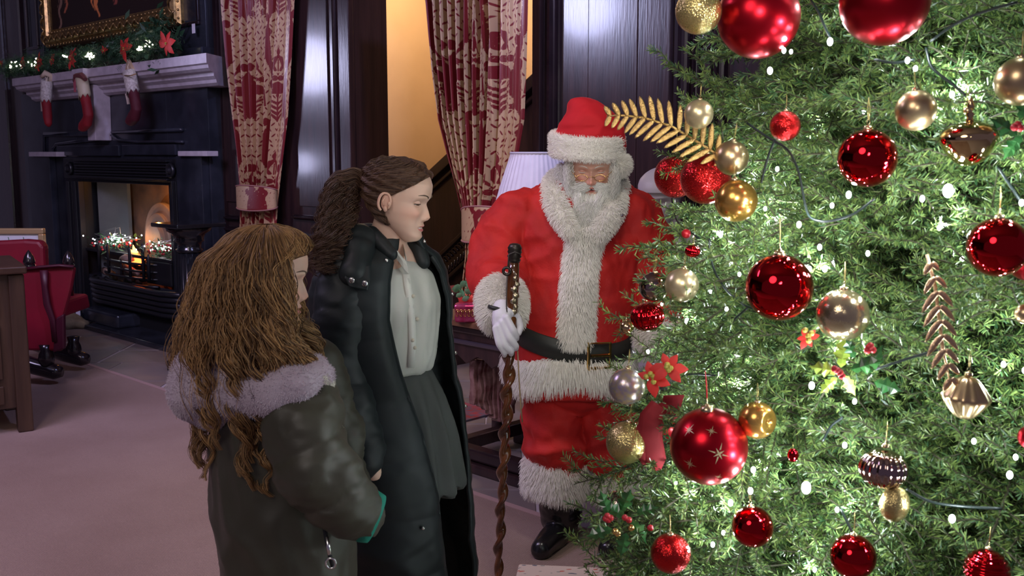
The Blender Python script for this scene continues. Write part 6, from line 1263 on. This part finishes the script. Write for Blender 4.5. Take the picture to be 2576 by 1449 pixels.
# ------------------------------------------------------------------ baubles
def bmat(name, col, rough, metal=.9, glit=0, col2=None): 
    m = mat(name, col, rough, metal, col2=col2, nscale=5); nt = m.node_tree
    if glit:
        vo = nt.nodes.new('ShaderNodeTexVoronoi'); vo.inputs['Scale'].default_value = 42; tc = nt.nodes.new('ShaderNodeTexCoord'); nt.links.new(tc.outputs['Object'], vo.inputs['Vector']); geo = nt.nodes.new('ShaderNodeNewGeometry')
        s = nt.nodes.new('ShaderNodeVectorMath'); s.operation = 'SUBTRACT'; s.inputs[1].default_value = (.5,.5,.5); sc = nt.nodes.new('ShaderNodeVectorMath'); sc.operation = 'SCALE'; sc.inputs['Scale'].default_value = glit
        ad_ = nt.nodes.new('ShaderNodeVectorMath'); ad_.operation = 'ADD'; no = nt.nodes.new('ShaderNodeVectorMath'); no.operation = 'NORMALIZE'
        nt.links.new(vo.outputs['Color'], s.inputs[0]); nt.links.new(s.outputs[0], sc.inputs[0]); nt.links.new(geo.outputs['Normal'], ad_.inputs[0]); nt.links.new(sc.outputs[0], ad_.inputs[1]); nt.links.new(ad_.outputs[0], no.inputs[0]); nt.links.new(no.outputs[0], nt.nodes['Principled BSDF'].inputs['Normal'])
    return m
BM = {'red_satin': bmat('red_satin_bauble', (.45,.006,.016), .28), 'red_shiny': bmat('red_mirror_bauble', (.60,.010,.018), .05, 1), 'red_glitter': bmat('red_glitter_bauble', (.62,.02,.02), .2, .9, .5),
      'gold_satin': bmat('gold_satin_bauble', (.62,.45,.24), .30, .9), 'gold_glitter': bmat('gold_glitter_bauble', (.62,.50,.20), .22, .85, .6), 'gold_shiny': bmat('gold_mirror_bauble', (.72,.52,.26), .05, 1), 'gold_pearl': bmat('gold_pearl_bauble', (.72,.60,.34), .30, .75),
      'bronze': bmat('bronze_mirror_bauble', (.42,.30,.26), .05, 1), 'amber': bmat('amber_satin_bauble', (.75,.40,.10), .22, .9), 'champ': bmat('champagne_glitter_bauble', (.58,.46,.28), .16, .85, .12), 'mottled': bmat('mottled_lilac_gold_bauble', (.60,.50,.28), .25, .7, .10, (.45,.38,.48)), 'red_plain': bmat('plain_red_bauble', (.45,.01,.02), .35, .2)}
def unit(fn, nu=44, nv=30): m = MB(); m.loft([[Vector(fn(2*PI*j/nu, -PI/2 + PI*(i+.02)/(nv-.96))) for j in range(nu)] for i in range(nv)]); return m.mesh('ball')
def sph(a, t, kr=1, kz=1): return (kr*math.cos(t)*math.cos(a), kr*math.cos(t)*math.sin(a), kz*math.sin(t))
UM = {'ball': unit(lambda a, t: sph(a, t)),
      'ribv': unit(lambda a, t: sph(a, t, 1+.045*abs(math.cos(9*a))*1.6-.05, .84), 144), 'ribh': unit(lambda a, t: sph(a, t, 1+.05*math.cos(t*22), .95), 44, 90),
      'onion': unit(lambda a, t: sph(a, t, (1 if t > 0 else 1-.30*abs(math.sin(t))**1.0*abs(math.cos(t)))*1.0, .62 if t > 0 else .95)), 'oniond': unit(lambda a, t: sph(a, t, (1+.03*math.cos(12*a))*(1-.22*abs(math.sin(2*t))), .92), 96), 'oval': unit(lambda a, t: sph(a, t, .85, 1.1)),
      'dent': unit(lambda a, t: (lambda v: v*(1-.38*max(0, 1-(v-Vector((.35,-.93,.05)).normalized()*1).length/.62)))(Vector(sph(a, t))), 72, 52)}
capm = MB().lathe([(0,1.16),(.05,1.16),(.06,1.10),(.15,1.10),(.17,1.0),(.17,.94),(0,.94)], 18).mesh('cap'); loopm = MB().tube([(.07*math.cos(a), 0, 1.23+.09*math.sin(a)) for a in np.linspace(0, 2*PI, 15)], .015, 5, cap=False).mesh('hanging_loop')
thrm = MB().tube([(-.02,0,1.3),(-.05,0,1.7),(0,.02,2.05),(.05,0,1.7),(.02,0,1.3)], .014, 4).mesh('thread')
capmat = mat('bauble_cap_metal', (.75,.62,.35), .25, 1); capblue = mat('bauble_cap_violet', (.12,.10,.35), .3, .9)
for mm in (capm, loopm): mm.materials.append(capmat)
thrm.materials.append(mat('gold_thread', (.75,.58,.22), .35, .8)); thrr = thrm.copy(); thrr.materials.clear(); thrr.materials.append(mat('red_ribbon', (.45,.01,.02), .5))
used = {}
def bauble(cx, cy, d, kind, shape, label, dy=0, tilt=0, thread=1, Y=None, name='bauble'):
    Y = Y or treeY(cx, cy) - .06 + dy
    r = d/2/FPX*Y; c = P(cx, cy, Y); key = (kind, shape); b = bpy.data.objects.new('bauble', None); COL.objects.link(b); b.location = c; b['label'] = label; b['category'] = 'bauble'; b['group'] = 'baubles hung on the tree'; b.empty_display_size = .02
    if key not in used:
        me = UM[shape].copy(); me.name = 'ball'; me.materials.append(BM[kind]); used[key] = me
    S = Matrix.Scale(r, 4) @ Euler((R(tilt*.4), R(tilt), R(cx % 90))).to_matrix().to_4x4()
    for nm, me in (('ball', used[key]), ('cap', capm), ('hanging_loop', loopm)) + ((('thread', thrr if thread == 2 else thrm),) if thread else ()):
        o = bpy.data.objects.new(nm, me); COL.objects.link(o); o.parent = b; o.matrix_local = S
    return b, r
BL = [(1757,28,112,'gold_glitter','ball','gold glitter bauble at the top, beside the largest red bauble over the panelling'),
(1908,43,200,'red_satin','ball','very large satin red bauble at the top edge over the dark panelling'),(2225,2,214,'red_satin','ball','huge red bauble cut by the top edge, middle of the tree'),
(2565,205,118,'gold_satin','ball','matt gold bauble cut by the right edge, high on the tree'),(1758,287,72,'gold_pearl','ball','small pearly gold bauble just above the gold fern leaf'),
(1975,317,75,'red_glitter','ball','small red bauble right of the fern leaf, high on the tree'),(2304,278,100,'gold_satin','ball','matt gold bauble left of the gold top-shaped ornament'),
(2437,350,140,'gold_shiny','onion','shiny gold top-shaped ornament with pointed foot above the brightest light'),(2182,398,145,'red_shiny','ball','mirror red bauble left of the brightest upper light'),
(1700,443,108,'red_glitter','ball','sparkling red bauble leftmost in the cluster under the gold fern'),(1775,450,126,'red_glitter','ball','crimson sparkling bauble in the middle of the cluster under the gold fern'),
(1840,397,86,'gold_satin','ball','matt gold bauble at the top of the cluster below the fern'),(1852,505,106,'amber','ball','bright satin gold bauble at the foot of the cluster under the fern'),
(2510,622,150,'red_shiny','ball','shiny red bauble at the right edge, halfway up, the nearer of two'),(2600,640,140,'red_satin','ball','red bauble half hidden at the right edge behind a shiny one'),
(1645,722,76,'bronze','ball','small mirror bronze bauble in front of the red sleeve'),(1715,717,86,'gold_pearl','ball','pearly pale gold bauble glowing beside the bronze one'),
(1628,797,86,'red_shiny','ribv','red ribbed bauble in front of the red jacket'),(1577,823,36,'gold_shiny','ball','tiny gold glass bauble hanging beside the red ribbed one'),
(1960,723,170,'red_shiny','ball','largest mirror red bauble in the middle of the tree'),(2120,792,132,'champ','ball','champagne glitter bauble right of the largest mirror red one'),
(1577,972,94,'mottled','ball','mottled gold and lilac glass bauble in front of the jacket hem'),(1577,1113,108,'gold_glitter','ball','gold glitter bauble in front of the red trousers'),
(1783,1122,200,'red_satin','ball','very large satin red bauble with gold stars, low on the tree'),(1688,1090,58,'red_plain','ball','plain bright red bauble peeping out behind the big starred one'),
(1905,1057,96,'amber','dent','amber bauble with a hollow mirrored dent beside the big starred one'),(2430,1000,122,'gold_satin','oniond','gold onion-shaped ribbed ornament low on the right'),
(2222,1180,122,'bronze','ribv','ribbed bronze bauble with violet sheen low on the right'),(2250,1268,88,'gold_glitter','oval','oval yellow gold ornament glowing below the ribbed bronze bauble'),
(1893,1325,108,'red_shiny','ball','mirror red bauble low on the tree under the big starred one'),(1687,1392,105,'red_glitter','ball','red bauble with glittered half near the floral present'),
(2146,1400,118,'red_shiny','ball','mirror red bauble at the bottom edge, middle of the tree'),(2482,1432,112,'red_shiny','ribh','red bauble with rings cut by the bottom edge at right'),
(1742,632,38,'red_shiny','ribv','tiny red ribbed bauble beside the white statue'),(1726,588,24,'red_plain','ball','tiny plain red bauble beside the white statue'),
(2592,1100,62,'red_satin','ball','red bauble just showing at the right edge, low down'),(1995,1145,34,'red_shiny','oval','tiny red drop ornament left of the lower bright light'),
(1555,1272,80,'bronze','ball','bronze glass bauble behind the holly sprig, lowest at the left'),(2578,790,50,'gold_satin','ball','small gold bauble at the right edge below the two red ones')]
BO = {}
for i, (cx, cy, d, k, sh_, lb) in enumerate(BL):
    thread = 2 if d >= 195 else 1
    Yk = {1577: 2.1, 1645: 2.12, 1715: 2.04, 1687: 1.88, 1742: 2.04, 1726: 2.06, 1628: 2.17, 1555: 2.16}.get(cx) if cy > 600 else {1757: 2.0, 1758: 2.02}.get(cx)
    BO[(cx,cy)] = bauble(cx, cy, d, k, sh_, lb, tilt=(i*37 % 17)-8, thread=thread, Y=Yk, dy={1908:-.05,2225:-.08,1783:-.10,1960:-.05,2600:.10,1775:.04,1688:.06}.get(cx,0))
# top-shaped ornament's knob, stars on the big bauble
b, r = BO[(2437,350)]; MB().lathe([(0,-.9),(.05,-.95),(.03,-1.15),(0,-1.2)][::-1], 12).mesh('x')
o = link('finial', MB().lathe([(0,.5),(.16,.55),(.10,.75),(.16,.85),(.08,1.0),(.14,1.15),(.07,1.35),(0,1.5)], 16).mesh('finial'), BM['gold_shiny'], b); o.scale = (r,)*3
b, r = BO[(1783,1122)]; starm = mat('gold_star_print', (.70,.55,.30), .35, .7)
for i, (dx, dy, s) in enumerate(((.06,-.10,.30),(-.10,-.62,.16),(-.62,-.58,.20),(-.62,.24,.20),(.1,.55,.12))):
    n0 = Vector((dx, -math.sqrt(max(.05,1-dx*dx-dy*dy)), -dy)).normalized(); X = n0.cross(Vector((0,0,1))).normalized(); Yv = X.cross(n0); st_ = MB()
    for k in range(4):
        a = PI*k/4 + .3; ll = s*(1 if k % 2 == 0 else .55); d1 = X*math.cos(a)+Yv*math.sin(a); s1_ = X*-math.sin(a)+Yv*math.cos(a)
        st_.add([(n0 + d1*ll*t + s1_*w_).normalized()*r*1.004 for t, w_ in ((-1,0),(-.5,s*.05),(0,s*.09),(.5,s*.05),(1,0),(.5,-s*.05),(0,-s*.09),(-.5,-s*.05))], [tuple(range(8))])
    me = st_.mesh('gold_star'); o = link('gold_star', me, starm, b)
# gold fern leaf, gold feather leaf
def fern(path, nl, ll, label, droop=.3, wid=.011, Ys=None, m=goldm):
    pts = [P(px, py, Y) for px, py, Y in path]; t = thing('gold_fern', pts[0], label, 'ornament'); MB().tube(pts, [.003]*(len(pts)-1)+[.001], 6).build('stem', m, t, smooth=True); A = np.array([tuple(p) for p in pts]); L = np.r_[0, np.cumsum(np.linalg.norm(np.diff(A,axis=0),axis=1))]
    for k in range(nl):
        s = L[-1]*(k+.6)/nl; p = Vector([np.interp(s, L, A[:,i]) for i in range(3)]); q = Vector([np.interp(min(s+.01,L[-1]), L, A[:,i]) for i in range(3)]); q0 = Vector([np.interp(max(s-.01,0), L, A[:,i]) for i in range(3)]); T = (q-q0).normalized(); Nn = Vector((0,-1,.2)); S = T.cross(Nn).normalized()
        f = min(1, .35+1.6*(1-k/nl))*min(1, (k+2)/4)
        for sg in (-1,1):
            l = ll*f*(1 if sg > 0 else .85); d = (S*sg*.86 + T*.5).normalized(); e = T.cross(d).normalized(); w_ = d.cross(e); rings = []
            for tt, ww in ((0,.35),(.12,.8),(.35,1),(.65,.95),(.88,.6),(1,.08)): c = p + d*l*tt + Vector((0,-.01,-droop*l*tt*tt*.4)); rings.append([c + w_*wid*ww*math.cos(a) + e*.0018*math.sin(a) for a in np.linspace(0,2*PI,8,endpoint=False)])
            MB().loft(rings).build('leaflet', m, t, smooth=True)
gfm = mat('gold_foil_leaf', (.70,.47,.17), .30, .95, bump=.6, bscale=400)
fern([(1835,408,2.10),(1760,360,2.12),(1690,318,2.14),(1620,296,2.16),(1560,290,2.18),(1526,292,2.19)], 15, .062, 'large gold glitter fern leaf reaching left from the tree above the hat', .2, .0062, m=gfm)
fern([(a_, b_, treeY(a_, b_)-.07) for a_, b_ in ((2332,640),(2352,720),(2362,800),(2372,880),(2390,965))], 9, .034, 'drooping copper gold feather leaf right of the champagne bauble', 1.2, .006, m=mat('copper_gold_leaf', (.72,.48,.28), .3, .85, bump=.4, bscale=300))
# holly
holly = mat('holly_green', (.025,.11,.03), .22, col2=(.05,.17,.04), nscale=30, coat=.3); hollyy = mat('holly_variegated', (.42,.55,.08), .3, col2=(.30,.42,.06), nscale=30)
def holly_sprig(label, leaves, berries, Y, yb=()):
    c = P(*leaves[0][:2], Y); t = thing('holly_sprig', c, label, 'holly')
    for i, (px, py, an, L, var) in enumerate(leaves):
        p = P(px, py, Y+.02*math.sin(i)); d = Vector((math.cos(R(an)), -.25*math.sin(i*2), math.sin(R(an)))).normalized(); s = d.cross(Vector((0,-1,.15))).normalized(); L = L/FPX*Y; n_ = s.cross(d); pts = []; mb = MB()
        K = 7
        for sg in (1,-1):
            side = [(k/K, (.30*math.sin(PI*min(1,k/K*1.02))**.8)*(1.0 if k % 2 else .52)) for k in range(1, K)]
            pts.append([p + d*L*a + s*sg*L*b_ - n_*L*.10*(1 if b_ > .2 else 0) for a, b_ in side])
        mid = [p] + [p + d*L*k/K + n_*L*.02 for k in range(1,K)] + [p+d*L*1.05]; vs = mid + pts[0] + pts[1]; fs = []
        for s0 in (0,1):
            o0 = K+1+s0*(K-1); fs.append((0,1,o0)); fs += [(k, k+1, o0+k, o0+k-1) for k in range(1, K-1)]; fs.append((K-1, K, o0+K-2))
        mb.add(vs, fs); mb.build('leaf', hollyy if var else holly, t, smooth=False, fix=False)
    for px, py in berries: MB().sphere(P(px, py, Y-.02), .0065, 12, 8).build('berry', berrym, t, smooth=True)
    for px, py in yb: MB().sphere(P(px, py, Y-.02), .007, 8, 6).build('gold_berry', goldm, t, smooth=True)
holly_sprig('dark green holly sprig with red and gold berries, lowest at the left of the tree', [(1572,1300,150,75,0),(1560,1290,70,75,0),(1590,1310,-60,80,0),(1540,1330,200,70,0),(1600,1290,20,60,0),(1575,1340,-100,70,0),(1530,1290,110,60,0)], [(1528,1298),(1536,1303),(1530,1308),(1572,1302),(1582,1308),(1524,1305),(1636,1328)], 1.92, [(1548,1337),(1588,1328),(1554,1342)])
holly_sprig('yellow green variegated holly sprig with red berries below the champagne bauble', [(2110,935,170,75,1),(2105,950,-140,60,1),(2115,925,80,80,1),(2125,945,-60,60,1),(2140,930,20,80,0),(2180,940,60,80,0),(2200,960,-20,80,0),(2150,900,120,60,0)], [(2106,932),(2113,938),(2118,946),(2100,928),(2186,874),(2196,880),(2190,870),(2182,882)], treeY(2130,930)-.06)
holly_sprig('green holly leaves with a red flower bud beside the upper right gold ornament', [(2560,340,150,80,0),(2565,300,80,70,0),(2570,340,-120,70,0)], [(2552,320),(2560,314),(2566,322)], treeY(2550,330)-.05)
# red fabric flowers and the velvet bow
redf = mat('red_fabric_flower', (.75,.04,.03), .6, sheen=.3)
for px, py, r_, Y, lb in ((1682,925,.035,2.0,'red fabric flower at the tree edge beside the belt buckle'),(1640,950,.034,2.02,'red fabric flower next to the mottled glass bauble'),(2030,850,.02,treeY(2030,850)-.03,'faded red flower tucked below the largest mirror red bauble')):
    c = P(px, py, Y); t = thing('fabric_flower', c, lb, 'flower'); flower('petals', c, r_, 6, t, px, redf, Vector((-.3,-1,.3)))
c = P(1640,1040,2.08); bw_ = thing('velvet_bow', c, 'dark red velvet bow with long tails behind the big starred bauble', 'bow')
for pts_, rr_ in (([(1660,1020),(1640,1050),(1632,1100),(1650,1160),(1655,1182)],[.022,.028,.030,.024,.008]),([(1650,1030),(1625,1080),(1618,1140),(1622,1168)],[.018,.022,.020,.006]),([(1655,1030),(1690,1035),(1700,1010),(1668,1008)],[.014,.026,.024,.012])):
    MB().tube([P(a, b_, 2.08) for a, b_ in pts_], rr_, 10, flat=.35, up=(0,1,0)).build('ribbon_tail', mat('bow_velvet', (.22,.004,.010), .8),  bw_, smooth=True)
# fairy lights: one string of wires with its bulbs, each bulb a real small lamp
fs_ = thing('fairy_light_string', Vector((TX-.6, TY-.7, .6)), 'string of white fairy lights on dark green wire wound through the tree', 'fairy lights')
wirem = mat('dark_green_wire', (.008,.016,.014), .4); lampcol = (.86,.95,1.0)
star = mat('bright_bulb', (1,1,1), .3, emis=(.86,.94,1), estr=40)
def wire(pts, Y=None, r=.0026):
    q = [P(px, py, (treeY(px, py) - .03)) for px, py in pts]; S_q = []
    for i in range(len(q)-1):
        for k in range(5): S_q.append(q[i].lerp(q[i+1], k/5))
    S_q.append(q[-1])
    for it in range(3): S_q = [S_q[0]] + [(S_q[i-1]+S_q[i]*2+S_q[i+1])/4 for i in range(1,len(S_q)-1)] + [S_q[-1]]
    MB().tube(S_q, r, 5).build('wire', wirem, fs_, smooth=True)
for w_ in ([(1785,600),(1785,640),(1800,690),(1830,735),(1880,775),(1940,782)],[(1880,775),(1850,800),(1835,820)],[(1880,310),(1930,345),(1985,375),(2010,430),(2022,500),(2035,550),(2080,560),(2150,540),(2200,500)],[(1950,350),(1930,400),(1915,460)],[(2200,150),(2250,160),(2300,150)],[(2340,105),(2400,60),(2470,30),(2560,5)],[(2330,120),(2340,170),(2400,215),(2430,240)],[(2040,0),(2060,30),(2078,75),(2095,105)],[(1620,925),(1680,950),(1740,940),(1800,945)],[(2070,1110),(2090,1070),(2120,1050)],[(2280,1230),(2340,1265),(2430,1275),(2520,1280)],[(2115,1280),(2140,1330),(2150,1350)],[(1690,500),(1700,560),(1760,600)],[(2200,930),(2290,900),(2360,880)],[(2510,420),(2550,480),(2576,520)],[(1560,1040),(1620,1010),(1680,960)]): wire(w_)
rb = random.Random(9)
LT = [(2385,480,2.05,1),(2028,1227,2.05,1),(2088,105,1.3,1),(1972,127,1,1),(1937,178,1.3,0),(2283,152,1,1),(2395,238,1,0),(2135,490,1.2,1),(2093,517,.9,0),(1813,590,1.1,1),(2010,565,1.1,1),(2062,622,1,0),(1838,663,1,0),(2075,676,1.1,1),(2570,510,1,1),(1788,733,.8,0),(1828,778,.9,0),(1728,808,1.2,1),(2042,970,1.3,1),(1695,1040,1.1,1),(1895,1182,1.1,0),(2395,1305,1.3,1),(2540,1195,1.2,1),(1793,1370,1,1),(1630,885,1,1),(2555,1150,.9,0),(1888,1235,1.2,1),(2125,1120,1,1),(2265,1270,1.1,0),(1838,1265,1.2,1),(1735,1240,1,1),(1860,690,.8,0),(1990,130,.8,0),(2320,500,1,1),(1925,525,.8,0),(2450,1110,.9,0),(1820,1340,.9,0),(2150,1010,.9,1),(1700,1215,.9,0),(1665,765,.8,0)]
def bulb(p, s, lit, m=None, e=1.0):
    b_ = MB().sphere(p, (.0042*s, .0042*s, .0058*s), 10, 8).build('bulb', m or bulbm, fs_, smooth=True)
    if lit: lamp('POINT', 'bulb_light', Vector(p) + (Vector((TX,TY,p[2]))-Vector(p)).normalized()*.0 + Vector((0,-.020,.0)) + Vector((0,0,.016)), e, lampcol, .006)
for px, py, s, lit in LT: bulb(P(px, py, treeY(px, py) - (.05 if s < 2 else .06)), s, lit, star if s > 2 else None, .62 if s < 2 else 2.2)
for i in range(120):
    z = rb.uniform(.25, 2.4); az = CAZ + rb.uniform(-1.5,1.5); rr_ = TR(z) - rb.uniform(.08,.30); p = Vector((TX+rr_*math.cos(az), TY+rr_*math.sin(az), z)); bulb(p, 1.0, i % 2 == 0, None, 1.25)
